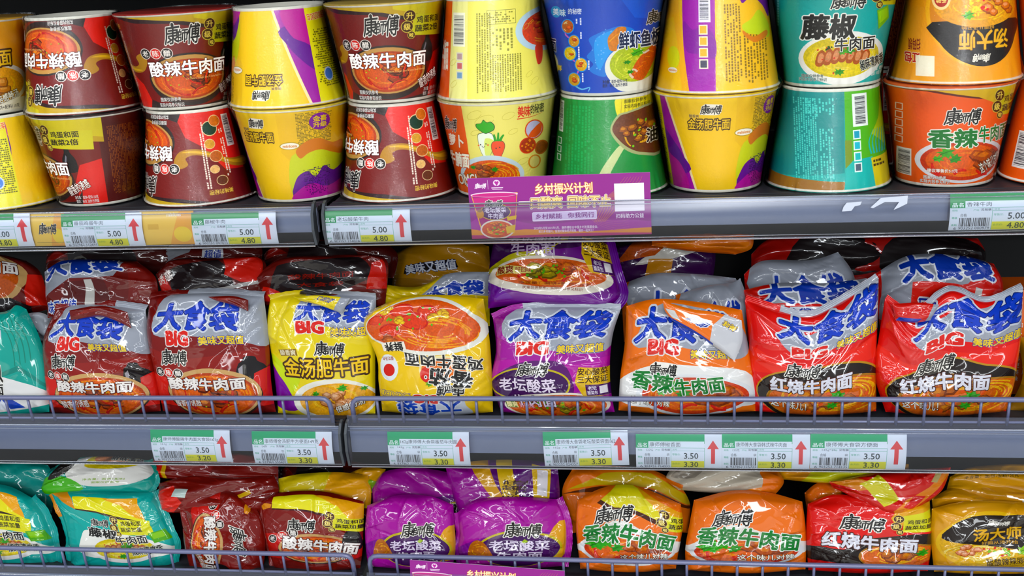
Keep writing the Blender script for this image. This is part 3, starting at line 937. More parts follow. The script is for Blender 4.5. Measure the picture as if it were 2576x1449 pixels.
def green_cup():
    a = cup_sheet('#1f8f3c', 1524, 1531, 120, 147, -256, -486, True)
    a.rect(1395, -240, 1418, -500, '#1b7d36')
    a.fine(1424, -470, 1500, -275, 9, '#38a458', 17, .8, True)
    a.rect(1404, -342, 1417, -268, '#e4e8e0'); a.barcode(1406, -338, 1415, -272, vertical=True, seed=3)
    for i in range(3):
        a.rect(1402, -372 - i * 20, 1414, -356 - i * 20, '#d5e2d2'); a.rect(1404, -370 - i * 20, 1412, -358 - i * 20, '#2a8a44')
    a.poly([(1558, -250), (1650, -250), (1655, -292), (1620, -302), (1590, -298), (1560, -304)], '#e2d23c', 3)
    for k in range(8):
        a.line([(1566 + k * 10, -300), (1570 + k * 9, -254)], 2.2, '#c3a824', 1)
    a.text('图案仅供参考', 1575, -272, 1632, -263, '#4a4a1e', .03); a.text('实际内容参见标识', 1575, -284, 1640, -275, '#4a4a1e', .03)
    a.poly([(1500, -486), (1512, -440), (1530, -408), (1560, -372), (1580, -366), (1560, -400), (1540, -440), (1548, -486)], '#c4c9a0', 4)
    a.poly([(1540, -330), (1556, -300), (1580, -292), (1660, -288), (1668, -400), (1620, -398), (1585, -385), (1556, -360)], '#a8ab84', 4)
    a.poly([(1545, -330), (1560, -304), (1582, -296), (1668, -292), (1670, -394), (1622, -392), (1588, -378), (1562, -356)], food('#6e3a1a'), 4)
    a.noodles(1620, -345, 50, 44, food('#dfa93c'), 24, 9, 5)
    a.chunks(1612, -338, 50, 34, 11, 12, ('#9a5626', '#c98a44', '#5a2c10'), 15)
    a.bits(1606, -340, 46, 36, 9, 3, '#7fbf3a', 3.5)
    a.text('油', 1628, -372, 1656, -338, '#241a12', .05, ((.08, '#efe6cf'),))
    return a

def rattan_bowl(a, cx, cy, rx, ry, k=1.0, seed=2):
    a.ell(cx, cy, rx, ry, '#eceae6', 40)
    a.ell(cx - rx * .02, cy + ry * .05, rx * .88, ry * .78, food('#d9c32c'), 40)
    a.ell(cx - rx * .02, cy - ry * .02, rx * .80, ry * .62, food('#e6d04a'), 40)
    a.noodles(cx, cy, rx * .8, ry * .64, food('#f1e29a'), 22, seed, 2.2 * k, .4)
    for i in range(7):
        x = cx - rx * .52 + i * rx * .17; y = cy + ry * .05 + (3 - abs(3 - i)) * ry * .05
        q = [(x - rx * .12, y - ry * .28), (x + rx * .02, y - ry * .32), (x + rx * .12, y + ry * .05), (x + rx * .03, y + ry * .28), (x - rx * .08, y + ry * .12)]
        a.poly(q, food('#b4745a'), 3); a.poly([(p[0] * .6 + x * .4, p[1] * .6 + y * .4) for p in q], food('#dcab8e'), 3)
    a.leaf(cx + rx * .12, cy + ry * .32, rx * .15, 3, '#3d9636'); a.leaf(cx - rx * .02, cy + ry * .25, rx * .11, 5, '#5fae3c'); a.leaf(cx - rx * .1, cy - ry * .5, rx * .12, 6)
    a.bits(cx, cy, rx * .75, ry * .6, 16, 4, '#d8402a', 2.4 * k)

def teal_cup():
    a = cup_sheet('#1fa9a2', 2103, 2098, 153, 123, 25, -219)
    a.rect(1930, 40, 1962, -240, '#178f8c'); a.fine(1944, -210, 1966, 10, 3, '#8fd0cc', 6, .8, True)
    a.poly([(2150, 30), (2155, 6), (2200, -8), (2270, -24), (2270, 30)], '#cdbb52')
    rattan_bowl(a, 2110, -150, 106, 66, 1.0)
    a.upgrade(2186, 6, 13, ('鸡蛋和面', '蔬菜2倍'), 2206, '#d8cf58')
    a.text('藤椒', 2010, -104, 2136, -42, '#191714', .06, ((.07, '#f2f0ea'),), shear=.08)
    a.text('牛肉面', 2086, -132, 2186, -99, '#191714', .035, ((.08, '#f2f0ea'),), rot=1)
    a.bits(2072, -120, 8, 12, 9, 5, '#2c4a26', 2.4)
    a.poly([(2186, -40), (2216, -30), (2222, -62), (2194, -86)], '#7fbf2f'); a.poly([(2190, -44), (2213, -36), (2218, -58), (2196, -72)], '#a4d24a')
    a.text('椒麻清爽香', 2150, -178, 2216, -150, '#1a1916', .04, ((.08, '#eef0e2'),), rot=12)
    a.text('图案仅供参考', 2012, -196, 2062, -188, '#1d2622', .02, ((.05, '#e9efe9'),))
    a.text('实际内容参见标识', 2005, -206, 2070, -197, '#1d2622', .02, ((.05, '#e9efe9'),))
    a.text('净含量：面饼+配料108克', 2186, -188, 2240, -178, '#eaf2ee', .03)
    a.text('面饼：85克 油炸方便面', 2184, -200, 2238, -190, '#eaf2ee', .03)
    a.brand(2077, -32, 2156, 14)
    return a

def teal_cup_back():
    a = cup_sheet('#1ea59c', 2094, 2080, 127, 160, -226, -472, True)
    a.poly([(1920, -226), (2112, -226), (2104, -430), (1916, -448)], '#148a86')
    a.poly([(1910, -440), (2000, -446), (2104, -452), (2100, -480), (1910, -480)], '#9a6a24')
    a.fine(1984, -446, 2040, -246, 10, '#7fccc2', 5, .85, True); a.fine(2012, -290, 2086, -246, 9, '#7fccc2', 6, .6, True)
    a.fine(2044, -446, 2080, -320, 5, '#7fccc2', 7, .7, True)
    a.poly([(2112, -226), (2250, -226), (2250, -480), (2104, -480), (2108, -420)], '#5fae3c')
    a.poly([(2108, -350), (2126, -350), (2124, -430), (2106, -440)], '#7a8f2a')
    a.poly([(2106, -420), (2128, -400), (2180, -396), (2186, -480), (2104, -480)], '#22b0a6', 0)
    a.poly([(2180, -340), (2206, -300), (2215, -226), (2250, -226), (2250, -400)], '#a9c43a')
    for k in range(6):
        a.line([(2178 + k * 8, -390), (2172 + k * 10, -360), (2186 + k * 7, -330)], 5, '#38b6b0', 1, 3)
    a.poly([(2176, -400), (2240, -396), (2250, -480), (2186, -478)], '#d9c85a')
    a.rect(2131, -318, 2172, -238, '#e8eae6'); a.barcode(2138, -312, 2166, -244, vertical=True, seed=12)
    for i in range(4):
        y = -326 - i * 27
        a.rect(2130, y - 23, 2150, y, '#e6efe8'); a.rect(2133, y - 20, 2147, y - 3, ('#2d9cb4', '#49b4c4', '#49b4b4', '#5a6470')[i])
    a.fine(2182, -424, 2216, -404, 2, '#4a3a1e', 8)
    return a

def master_cup():
    a = cup_sheet('#eda01e', 2425, 2415, 128, 149, 22, -201, True)
    a.ell(2438, -46, 118, 124, '#f0b53c', 40); a.ell(2438, -46, 110, 118, '#d98a1a', 40)
    a.poly([(2334, -74), (2540, -74), (2534, -110), (2510, -146), (2474, -166), (2430, -168), (2384, -150), (2350, -118)], '#1c1713', 3)
    a.ell(2440, -40, 104, 46, food('#e2a748'), 36); a.noodles(2440, -36, 98, 42, food('#f2d27c'), 34, 6, 3)
    a.chunks(2490, -36, 46, 30, 9, 3, ('#d9936e', '#edb898', '#a55c3c'), 15)
    a.bits(2428, -44, 26, 18, 18, 5, '#e9d83c', 4); a.bits(2452, -40, 20, 12, 8, 6, '#da3b38', 4)
    a.leaf(2412, -60, 14, 3, '#6ab63a')
    # the lettering stands on its head with the cup
    f = a.xf
    def turned(cx, cy):
        a.xf = lambda P: f(np.array([2 * cx, 2 * cy]) - P)
    turned(2450, -113); a.text('汤大师', 2390, -134, 2510, -92, '#e8b44a', .045, ((.04, '#5a3510'),))
    turned(2442, -86); a.text('好面从汤开始', 2410, -91, 2488, -81, '#d9a24a', .02)
    turned(2442, -152); a.brand(2422, -162, 2462, -142, '#e6e0d4', out=None)
    turned(2432, -8); a.text('酸酸辣辣豚骨面', 2390, -20, 2480, 4, '#4b3a24', .03, ((.08, '#efe0b8'),))
    turned(2352, -24); a.ell(2352, -24, 20, 24, '#f0ddb0', 24); a.ell(2352, -24, 15, 18, '#b3301f', 24); a.text('香醇', 2341, -33, 2363, -14, '#f3d9a2', .04)
    turned(2298, -135); a.text('红包', 2285, -130, 2312, -106, '#c32a1e', .06, ((.07, '#f4e6c8'),)); a.text('扫码领', 2284, -160, 2306, -134, '#8f2a1e', .04)
    a.xf = f
    a.rect(2304, -190, 2340, -146, '#f0ead8')
    return a

def spicy_bowl(a, cx, cy, rx, ry, seed=3, k=1.0):
    a.ell(cx, cy, rx, ry, '#dfe0e2', 40)
    a.ell(cx, cy - ry * .02, rx * .9, ry * .86, food('#cf3f1c'), 40); a.ell(cx, cy, rx * .8, ry * .72, food('#e26426'), 40)
    a.noodles(cx, cy, rx * .84, ry * .78, food('#f09a52'), 26, seed, 2.6 * k, .4)
    a.chunks(cx + rx * .3, cy + ry * .05, rx * .5, ry * .4, 7, seed, ('#b85a34', '#d98a5c', '#8a3a1c'), 26 * k)
    a.leaf(cx - rx * .38, cy + ry * .38, 20 * k, 3, '#4aa83a'); a.leaf(cx - rx * .2, cy + ry * .1, 16 * k, 5, '#3a9632'); a.leaf(cx - rx * .55, cy + ry * .1, 13 * k, 8, '#57b544')
    for dx, dy, an in ((-.1, -.5, 10), (.4, -.55, 160), (-.6, -.35, 120)):
        a.chili(cx + dx * rx, cy + dy * ry, 34 * k, an, '#d8241c', 13 * k)

def orange_cup():
    a = cup_sheet('#ee5f18', 2392, 2367, 174, 129, -212, -464)
    a.poly([(2200, -212), (2300, -216), (2400, -232), (2570, -262), (2570, -212)], '#5c2118')
    a.poly([(2220, -212), (2320, -214), (2430, -232), (2500, -262), (2570, -286), (2570, -212)], '#d6b454')
    a.poly([(2480, -212), (2500, -250), (2570, -270), (2570, -212)], '#dfcb5e')
    a.upgrade(2487, -246, 15, ('鸡蛋和面', '蔬菜2倍'), 2506, '#d8cf58')
    spicy_bowl(a, 2394, -396, 122, 60, 4, 1.05)
    a.brand(2343, -302, 2434, -254)
    a.text('香辣', 2302, -362, 2430, -311, '#217a34', .055, ((.07, '#eef0ea'),))
    a.text('牛肉面', 2432, -352, 2528, -308, '#2a7a3a', .04, ((.08, '#f0ede4'),))
    a.text('建议零售价5.0元', 2300, -427, 2376, -417, '#f5efe8', .04, ((.06, '#7a2a14'),))
    a.text('图案仅供参考', 2292, -446, 2346, -436, '#f0ede8', .02, ((.06, '#54301e'),)); a.text('实际内容参见标识', 2284, -457, 2356, -447, '#f0ede8', .02, ((.06, '#54301e'),))
    a.text('这个味儿对辣', 2434, -424, 2506, -392, '#f2f0e6', .02, ((.07, '#4a3020'),), rot=22)
    a.rect(2236, -443, 2265, -370, '#e8e6e2'); a.barcode(2239, -440, 2262, -374, vertical=True, seed=9)
    for i in range(5):
        y = -252 - i * 22
        a.rect(2232, y - 18, 2247, y, '#f0d9c8'); a.rect(2234, y - 16, 2245, y - 2, '#d4572a')
    return a

def orange_cup_side():
    a = deg_sheet('#ec5a16')
    a.text('牛肉面', -74, 40, -40, 62, '#2a7a3a', .04, ((.08, '#f0ede4'),))
    a.ell(-50, 26, 40, 22, '#dfe0e2', 30); a.ell(-50, 26, 36, 18, food('#cf4a1c'), 30); a.chunks(-58, 26, 20, 10, 6, 3, size=9)
    for s_ in (1, -1):
        a.rect(s_ * 62 - 8, 56, s_ * 62 + 10, 96, '#e8e6e2'); a.barcode(s_ * 62 - 6, 58, s_ * 62 + 8, 94, vertical=True)
        for i in range(4):
            a.rect(s_ * 62 - 4, 42 - i * 12, s_ * 62 + 5, 51 - i * 12, '#f3cdb8')
    return a

# ------------------------------------------------------------------ big bags
def big_head(a, x0, x1, base, title, big, slogan, sweep=None):
    """silver head band with blue block lettering; x0..x1 limits of the silver, sweep = its outline"""
    if sweep:
        a.poly(sweep, '#9fa3ad', 4)
    t0, y0, t1, y1, b = title
    a.text('大食袋', t0, y0, t1, y1, '#1c3fc0', .045, ((.13, '#cfd3de'), (.04, '#0d2478')), bend=b, shear=.12)
    a.text('BIG', *big, '#dc2f28', .10, ((.09, '#e6e4e2'),))
    a.text('美味又超值', *slogan, '#ecc92c', .045, ((.09, '#1d2f8a'),), rot=2)

def big_maroon():
    a = bag_sheet('#7d2422', 372, 694, -738, -1042)
    a.poly([(372, -738), (400, -738), (396, -860), (372, -900)], '#6b1d1c')
    big_head(a, 400, 694, '#7d2422', (410, -832, 632, -757, -3), (436, -873, 500, -832), (524, -870, 642, -846),
             [(404, -842), (420, -745), (500, -738), (600, -734), (700, -734), (700, -868), (640, -862), (560, -852), (500, -846)])
    a.poly([(372, -880), (460, -905), (560, -900), (700, -880), (700, -930), (560, -935), (440, -960), (372, -950)], '#8e2a26', 3)
    a.poly([(612, -1000), (620, -930), (632, -915), (640, -902), (664, -902), (670, -915), (690, -935), (692, -1000)], '#151012', 3)
    a.poly([(622, -935), (634, -925), (632, -950), (624, -960)], '#9a969c')
    a.poly([(372, -950), (420, -960), (430, -1042), (372, -1042)], '#d62a22'); a.poly([(660, -950), (700, -930), (700, -1042), (650, -1042)], '#cf231d')
    sour_bowl(a, 545, -1006, 124, 66, 5, 1.25)
    a.brand(416, -926, 486, -878)
    a.three(404, -945, 13, 2.0, -1)
    a.text('酸辣牛肉面', 424, -992, 636, -958, '#efe9e4', .05, ((.07, '#4a1715'),))
    a.text('酸香的诱惑', 428, -1038, 506, -1016, '#f0e8e2', .02, ((.06, '#6a2420'),), rot=6)
    return a

def big_yellow():
    a = bag_sheet('#e9d010', 676, 954, -742, -1045)
    big_head(a, 0, 0, '', (762, -812, 940, -754, 2), (762, -842, 834, -808), (852, -846, 956, -822),
             [(756, -812), (772, -750), (800, -742), (960, -742), (960, -838), (880, -828), (800, -816)])
    a.poly([(676, -900), (720, -930), (760, -960), (730, -1010), (700, -1045), (676, -1045)], '#c9dc1e', 4)
    a.poly([(676, -930), (700, -960), (728, -1000), (750, -1045), (676, -1045)], '#7a2f97', 4)
    a.ell(850, -1022, 112, 62, '#e9e6da', 36); a.ell(856, -1022, 100, 50, food('#e9a62c'), 36)
    a.noodles(856, -1020, 94, 46, food('#f4d079'), 30, 8, 3); a.chunks(866, -1016, 62, 26, 15, 3, ('#d09a78', '#e6bd9e', '#996040'), 17)
    a.leaf(874, -985, 14, 3, '#4aa53a'); a.leaf(800, -1000, 10, 5); a.leaf(930, -990, 10, 6)
    a.brand(806, -900, 884, -858)
    a.poly([(708, -884), (758, -882), (760, -900), (712, -902)], '#8c6c2c', 0); a.text('酸香爽', 712, -900, 756, -884, '#f4ecd0', .02)
    a.text('金汤肥牛面', 716, -956, 942, -906, '#f2c62e', .03, ((.16, '#43270e'),), rot=2, bend=3)
    a.text('倍感畅汤', 850, -1044, 930, -1026, '#f4f0e6', .03, ((.08, '#3a2a1c'),), rot=14)
    return a

def big_tomato():
    # drawn upright; the pack stands on its head
    a = bag_sheet('#f0c40c', 0, 290, 0, -300, stretch=0.0)
    a.poly([(60, 0), (230, 0), (225, -40), (190, -52), (80, -52), (62, -30)], '#c7cbd4', 4)
    a.text('大食袋', 74, -44, 240, -2, '#1d45b8', .05, ((.10, '#d8dbe4'),))
    a.text('BIG', 132, -58, 192, -36, '#dc2f28', .10, ((.09, '#e6e4e2'),))
    a.text('美味又超值', 200, -62, 282, -46, '#ecc92c', .05, ((.09, '#1d2f8a'),), rot=-3)
    a.brand(60, -86, 130, -52)
    a.ell(112, -118, 62, 34, '#efe2b0', 24); a.ell(112, -118, 56, 28, '#e9783a', 24)
    a.ell(150, -106, 22, 20, '#d8281f', 20); a.ell(144, -100, 4, 5, '#f6f0ec', 10); a.ell(158, -100, 4, 5, '#f6f0ec', 10)
    a.ell(144, -100, 2, 2.6, '#201512', 8); a.ell(158, -100, 2, 2.6, '#201512', 8); a.leaf(150, -84, 10, 3, '#6aa83a')
    a.text('番茄', 40, -118, 150, -76, '#17130f', .06, ((.06, '#f2ece0'),), rot=-6)
    a.text('鸡蛋牛肉面', 16, -156, 206, -120, '#17130f', .045, ((.07, '#f2ece0'),), rot=-4)
    a.ell(252, -122, 26, 34, '#e8ebee', 18); a.ell(252, -116, 16, 16, '#d8281f', 18); a.text('蛋花汤包', 236, -150, 268, -140, '#a03a2a', .03)
    a.ell(140, -224, 142, 72, '#e6e4da', 40); a.ell(146, -226, 132, 64, food('#de5a24'), 40)
    a.noodles(110, -214, 110, 48, food('#f2a75c'), 40, 11, 4.2, .3)
    for x, y, r in ((160, -236, 34), (222, -216, 26), (190, -262, 28), (130, -262, 22), (250, -246, 20)):
        a.ell(x, y, r, r * .62, food('#c9261a'), 22); a.ell(x, y + 1, r * .86, r * .5, food('#e24a34'), 22)
    for x, y, s_ in ((120, -246, 3), (190, -236, 4), (230, -266, 5), (90, -256, 6)):
        a.chunks(x, y, 14, 8, 5, s_, ('#e7b93a', '#f2d870', '#b98220'), 10)
    a.chunks(214, -196, 40, 10, 5, 8, ('#c46a44', '#dd946c', '#934426'), 14)
    a.leaf(170, -252, 6, 2, '#66b83a'); a.leaf(214, -240, 5, 3, '#66b83a'); a.bits(160, -240, 90, 30, 12, 3, '#5cb838', 3)
    a.rect(196, -186, 256, -164, '#efe9dc') ; a.text('鲜养', 202, -186, 250, -162, '#17130f', .05)
    return a

def sauerkraut_pool(a, cx, cy, k=1.0, seed=4):
    """bowl with pickled greens, beef cubes and chilli"""
    a.ell(cx, cy, 150 * k, 46 * k, '#e6ddd0', 36); a.ell(cx, cy, 140 * k, 40 * k, food('#d8602a'), 36)
    a.noodles(cx, cy, 130 * k, 36 * k, food('#eea04e'), 30, seed, 3.4 * k, .4)
    a.chunks(cx, cy + 4 * k, 80 * k, 20 * k, 9, seed, ('#9a8a3c', '#bfae5a', '#5e5020'), 18 * k)
    a.chunks(cx + 10 * k, cy + 10 * k, 70 * k, 16 * k, 5, seed + 1, ('#c25426', '#de7c40', '#8c3414'), 20 * k)
    for dx, dy, an in ((-70, -12, 10), (-20, -16, 150), (40, -18, 30), (88, 0, 120)):
        a.chili(cx + dx * k, cy + dy * k, 26 * k, an, '#cf1f1c', 9 * k)
    a.bits(cx, cy, 90 * k, 26 * k, 14, seed, '#5aa83a', 4 * k)

def guarantee(a, x0, y0, x1, y1, two=True):
    """yellow side panel with the two-line promise and a purple box"""
    w = x1 - x0; h = y1 - y0
    a.poly([(x0, y0 + h * .5), (x0 + w * .1, y1), (x1, y1 - h * .05), (x1, y0), (x0 + w * .2, y0)], '#dfb956', 0)
    a.text('安心酸菜', x0 + w * .08, y1 - h * .28, x1 - w * .05, y1 - h * .04, '#3a2216', .03)
    a.text('三大保证', x0 + w * .08, y1 - h * .54, x1 - w * .05, y1 - h * .30, '#3a2216', .03)
    a.poly([(x0 + w * .3, y0 + h * .04), (x1, y0), (x1, y0 + h * .38), (x0 + w * .3, y0 + h * .42)], '#4a1f5c')
    a.text('老坛', x0 + w * .36, y0 + h * .22, x0 + w * .62, y0 + h * .36, '#e8dfef', .02); a.text('酸菜包', x0 + w * .34, y0 + h * .07, x0 + w * .64, y0 + h * .2, '#e8dfef', .02)
    a.rect(x0 + w * .7, y0 + h * .08, x0 + w * .92, y0 + h * .34, '#e9e4ea')

def big_purple():
    a = bag_sheet('#a01f96', 1236, 1548, -764, -1044)
    a.poly([(1236, -860), (1250, -800), (1310, -764), (1236, -764)], '#8b1a84', 3)
    big_head(a, 0, 0, '', (1282, -848, 1532, -772, 2), (1300, -890, 1385, -852), (1406, -888, 1530, -862),
             [(1262, -822), (1300, -764), (1548, -764), (1548, -872), (1480, -890), (1400, -880), (1320, -862)])
    a.poly([(1236, -900), (1330, -905), (1450, -920), (1560, -900), (1560, -960), (1236, -960)], '#b3239f', 3)
    a.poly([(1236, -1044), (1240, -960), (1290, -920), (1350, -905), (1420, -912), (1450, -950), (1452, -1000), (1400, -1044)], '#5a1a68', 4)
    a.ell(1340, -974, 108, 52, '#c2b23c', 36); a.ell(1340, -974, 103, 47, '#3d1450', 36)
    sauerkraut_pool(a, 1400, -1038, .95)
    guarantee(a, 1460, -1010, 1548, -926)
    a.brand(1310, -948, 1388, -906)
    a.text('老坛酸菜', 1260, -992, 1410, -954, '#e9dcec', .03, ((.05, '#2c0f3c'),), rot=-1)
    a.text('牛肉面', 1290, -1034, 1402, -1000, '#e9dcec', .03, ((.05, '#2c0f3c'),))
    a.rect(1264, -1042, 1292, -1022, '#5c7a2a'); a.text('酸爽', 1266, -1041, 1296, -1023, '#f1e3b2', .04); a.text('好回味', 1300, -1041, 1340, -1026, '#e9b8c6', .02)
    return a

def lying_purple():
    a = bag_sheet('#6d2b86', 1222, 1536, -592, -775)
    a.poly([(1222, -775), (1222, -690), (1290, -660), (1340, -640), (1440, -640), (1536, -592), (1222, -592)], '#3a1648', 3)
    a.poly([(1222, -700), (1280, -672), (1330, -664), (1376, -654), (1400, -632), (1430, -620), (1432, -592), (1420, -592), (1410, -620), (1380, -640), (1330, -650), (1276, -656), (1222, -684)], '#b9b03a', 3)
    a.ell(1375, -712, 152, 52, '#e3dcd0', 40); sauerkraut_pool(a, 1378, -706, .96, 7)
    guarantee(a, 1462, -700, 1536, -606)
    a.text('老坛酸菜', 1268, -632, 1412, -596, '#c8b7d0', .03); a.text('牛肉面', 1280, -660, 1396, -630, '#c8b7d0', .03)
    a.poly([(1248, -712), (1332, -708), (1330, -694), (1250, -684)], '#d9cf8a'); a.text('酸爽', 1250, -710, 1290, -688, '#7a2016', .04); a.text('好回味', 1294, -706, 1332, -692, '#a0384a', .02)
    a.text('净含量：面饼+配料162克', 1300, -738, 1470, -730, '#8a3a1c', .02); a.text('图案仅供参考，实际内容参见标识', 1310, -750, 1450, -742, '#8a3a1c', .02)
    a.poly([(1222, -720), (1250, -740), (1290, -775), (1222, -775)], '#6b2f92')
    return a

def big_orange():
    a = bag_sheet('#ee7116', 1572, 1890, -752, -1040)
    big_head(a, 0, 0, '', (1602, -860, 1850, -770, 0), (1634, -896, 1712, -852), (1740, -900, 1850, -876),
             [(1600, -868), (1650, -772), (1760, -764), (1870, -790), (1890, -870), (1850, -900), (1760, -880), (1680, -870)])
    a.poly([(1600, -1040), (1570, -1000), (1580, -960), (1650, -925), (1760, -920), (1870, -935), (1890, -1000), (1880, -1040)], '#e7e6e4', 4)
    spicy_bowl(a, 1748, -1004, 136, 62, 6, 1.1)
    a.brand(1640, -962, 1704, -914, o=.06)
    a.text('香辣', 1600, -996, 1698, -942, '#217a34', .055, ((.07, '#eef0ea'),), rot=-8)
    a.text('牛肉面', 1700, -1000, 1816, -952, '#217a34', .05, ((.08, '#f0f0ea'),), rot=6)
    a.text('这个味儿对辣', 1600, -1036, 1690, -1014, '#f2f0e6', .02, ((.07, '#4a3020'),), rot=-4)
    return a

def big_red():
    a = bag_sheet('#df1f1c', 1874, 2212, -745, -1042)
    big_head(a, 0, 0, '', (1950, -832, 2208, -752, 8), (1980, -876, 2072, -842), (2094, -866, 2208, -842),
             [(1948, -826), (1970, -790), (2030, -800), (2120, -760), (2212, -745), (2212, -862), (2140, -850), (2080, -862), (1990, -868)])
    a.poly([(1874, -870), (1960, -900), (2080, -890), (2212, -875), (2212, -930), (2080, -915), (1960, -930), (1874, -940)], '#ec3024', 3)
    a.ell(2060, -1000, 172, 96, '#b98a3a', 40); a.ell(2060, -1002, 169, 93, '#1c120e', 40)
    a.ell(2080, -1016, 168, 70, '#a9742c', 40); a.ell(2082, -1018, 164, 66, food('#d8641e'), 40)
    a.noodles(2090, -1006, 150, 58, food('#f0b64c'), 60, 14, 4, .35)
    a.chunks(2060, -1012, 90, 34, 12, 5, ('#b4622e', '#d38c50', '#7c3816'), 22)
    a.leaf(2100, -1004, 26, 3, '#3fa032'); a.leaf(2086, -1030, 16, 6, '#3fa032'); a.bits(2070, -1016, 120, 34, 12, 3, '#e25a2c', 7)
    a.brand(1966, -938, 2052, -890)
    a.text('红烧牛肉面', 1926, -988, 2140, -942, '#dcdbe4', .06, ((.08, '#47251c'),), rot=1)
    a.text('这个味儿！', 1924, -1040, 2016, -1014, '#f2f0e6', .02, ((.06, '#3a241c'),), rot=-5)
    return a

def big_teal():
    a = bag_sheet('#13a091', -170, 118, -780, -1045)
    a.poly([(-60, -780), (20, -780), (40, -850), (-60, -880)], '#c7cbd4', 3)
    a.text('大食袋', -80, -850, 36, -786, '#1a3fb4', .05, ((.11, '#d4d8e2'),))
    for k in range(4):
        a.line([(50 + k * 12, -800), (60 + k * 12, -860), (56 + k * 12, -930)], 3, '#0c7f6c', 2, 3)
    a.ell(-4, -880, 30, 34, '#e6e6e2', 24)
    a.poly([(-100, -1045), (-60, -960), (10, -950), (80, -985), (118, -1010), (118, -1045)], '#e7e6e4', 4)
    a.poly([(0, -950), (60, -930), (118, -990), (118, -1000), (60, -945), (0, -960)], '#0c8577', 0)
    a.text('藤椒', -30, -970, 26, -916, '#191714', .06, ((.07, '#f2f0ea'),))
    a.text('牛肉面', -60, -1004, 24, -972, '#191714', .04, ((.08, '#f2f0ea'),))
    a.poly([(-30, -1045), (-20, -1012), (30, -1010), (70, -1045)], '#1d45b8', 0)
    a.poly([(0, -1045), (16, -1016), (34, -1045)], '#e4e7f0', 0)
    return a

# ------------------------------------------------------------------ small bags
def egg_band(a, x0, x1, y_top, y_bot, ink, skew=0.0, orange='#eda62a'):
    w = x1 - x0; h = y_top - y_bot
    a.poly([(x0, y_bot + h * .15), (x0 + w * .02, y_top), (x1, y_top), (x1, y_bot - h * .75), (x0 + w * .7, y_bot - h * .45), (x0 + w * .3, y_bot)], ink, 0)
    a.poly([(x0, y_bot + h * .25), (x0 + w * .02, y_top), (x1, y_top), (x1, y_bot - h * .55), (x0 + w * .7, y_bot - h * .25), (x0 + w * .3, y_bot + h * .12)], '#e6dc34', 0)
    a.poly([(x0 + w * .45, y_top), (x1, y_top), (x1, y_bot - h * .45), (x0 + w * .86, y_bot - h * .2), (x0 + w * .72, y_bot + h * .55)], orange, 0)

def small_teal():
    a = bag_sheet('#18a59c', 122, 446, -1240, -1430, 100, 66)
    egg_band(a, 196, 400, -1254, -1300, '#3a2a1a')
    a.poly([(122, -1240), (170, -1232), (196, -1258), (196, -1292), (150, -1262)], '#d98a2c')
    a.poly([(196, -1430), (190, -1365), (230, -1352), (330, -1362), (430, -1400), (440, -1430)], '#ecebe4', 4)
    rattan_bowl(a, 312, -1408, 100, 42, .9, 5)
    a.upgrade(302, -1330, 12, ('鸡蛋和面', '蔬菜加量'), 322, '#ded94a')
    a.brand(228, -1342, 284, -1316, o=.05)
    a.text('藤椒', 212, -1374, 302, -1346, '#191714', .05, ((.07, '#f2f0ea'),), rot=-4)
    a.text('牛肉面', 292, -1392, 384, -1366, '#191714', .03, ((.08, '#f2f0ea'),), rot=2)
    a.poly([(390, -1362), (440, -1352), (446, -1384), (400, -1392)], '#5aa832'); a.poly([(396, -1364), (432, -1357), (436, -1374), (402, -1380)], '#8cc83c')
    a.text('椒麻清爽香', 330, -1424, 420, -1400, '#1a1916', .04, ((.08, '#eef0e2'),), rot=4)
    return a

def small_maroon(band=True):
    a = bag_sheet('#7d2522', 652, 922, -1225, -1432, 100, 77)
    if band:
        egg_band(a, 690, 930, -1232, -1275, '#43161a')
    a.poly([(652, -1240), (668, -1238), (690, -1252), (686, -1262), (660, -1258)], '#d98a2c')
    a.poly([(652, -1340), (700, -1345), (730, -1432), (652, -1432)], '#c4221d'); a.poly([(880, -1370), (930, -1360), (930, -1432), (870, -1432)], '#d6281f')
    sour_bowl(a, 800, -1396, 98, 46, 7, .95)
    a.poly([(874, -1400), (876, -1350), (890, -1330), (908, -1330), (918, -1350), (920, -1400)], '#151012', 3)
    if band:
        a.upgrade(842, -1296, 13, ('鸡蛋和面', '蔬菜加量'), 862, '#ded94a')
    a.brand(730, -1340, 804, -1296) if band else a.brand(752, -1318, 846, -1266)
    a.three(682, -1362, 14, 2.2, 9)
    a.text('酸辣牛肉面', 712, -1404, 916, -1364, '#efe9e4', .05, ((.07, '#4a1715'),), rot=-7)
    a.text('酸香的诱惑', 826, -1430, 900, -1412, '#f0e8e2', .02, ((.06, '#6a2420'),), rot=8)
    return a

def small_purple():
    a = bag_sheet('#a81f9a', 1140, 1432, -1246, -1412, 100, 62)
    a.poly([(1140, -1412), (1150, -1370), (1220, -1350), (1300, -1330), (1420, -1350), (1432, -1412)], '#7a2a8a', 3)
    a.poly([(1390, -1345), (1432, -1310), (1432, -1412), (1400, -1412)], '#e0a02c', 3)
    a.ell(1312, -1384, 112, 52, '#c3b13c', 36); a.ell(1312, -1386, 106, 48, '#431457', 36)
    a.poly([(1176, -1412), (1180, -1372), (1196, -1356), (1214, -1362), (1232, -1385), (1240, -1412)], food('#b8682c'), 4)
    a.noodles(1205, -1390, 26, 22, food('#e0a050'), 10, 3, 3)
    a.brand(1274, -1352, 1368, -1306)
    a.text('老坛酸菜', 1232, -1388, 1392, -1360, '#ddd0e4', .035, ((.05, '#2c0f3c'),))
    a.text('牛肉面', 1254, -1414, 1374, -1390, '#ddd0e4', .035, ((.05, '#2c0f3c'),))
    a.poly([(1318, -1364), (1326, -1356), (1336, -1362), (1326, -1368)], '#9fb83a')
    return a

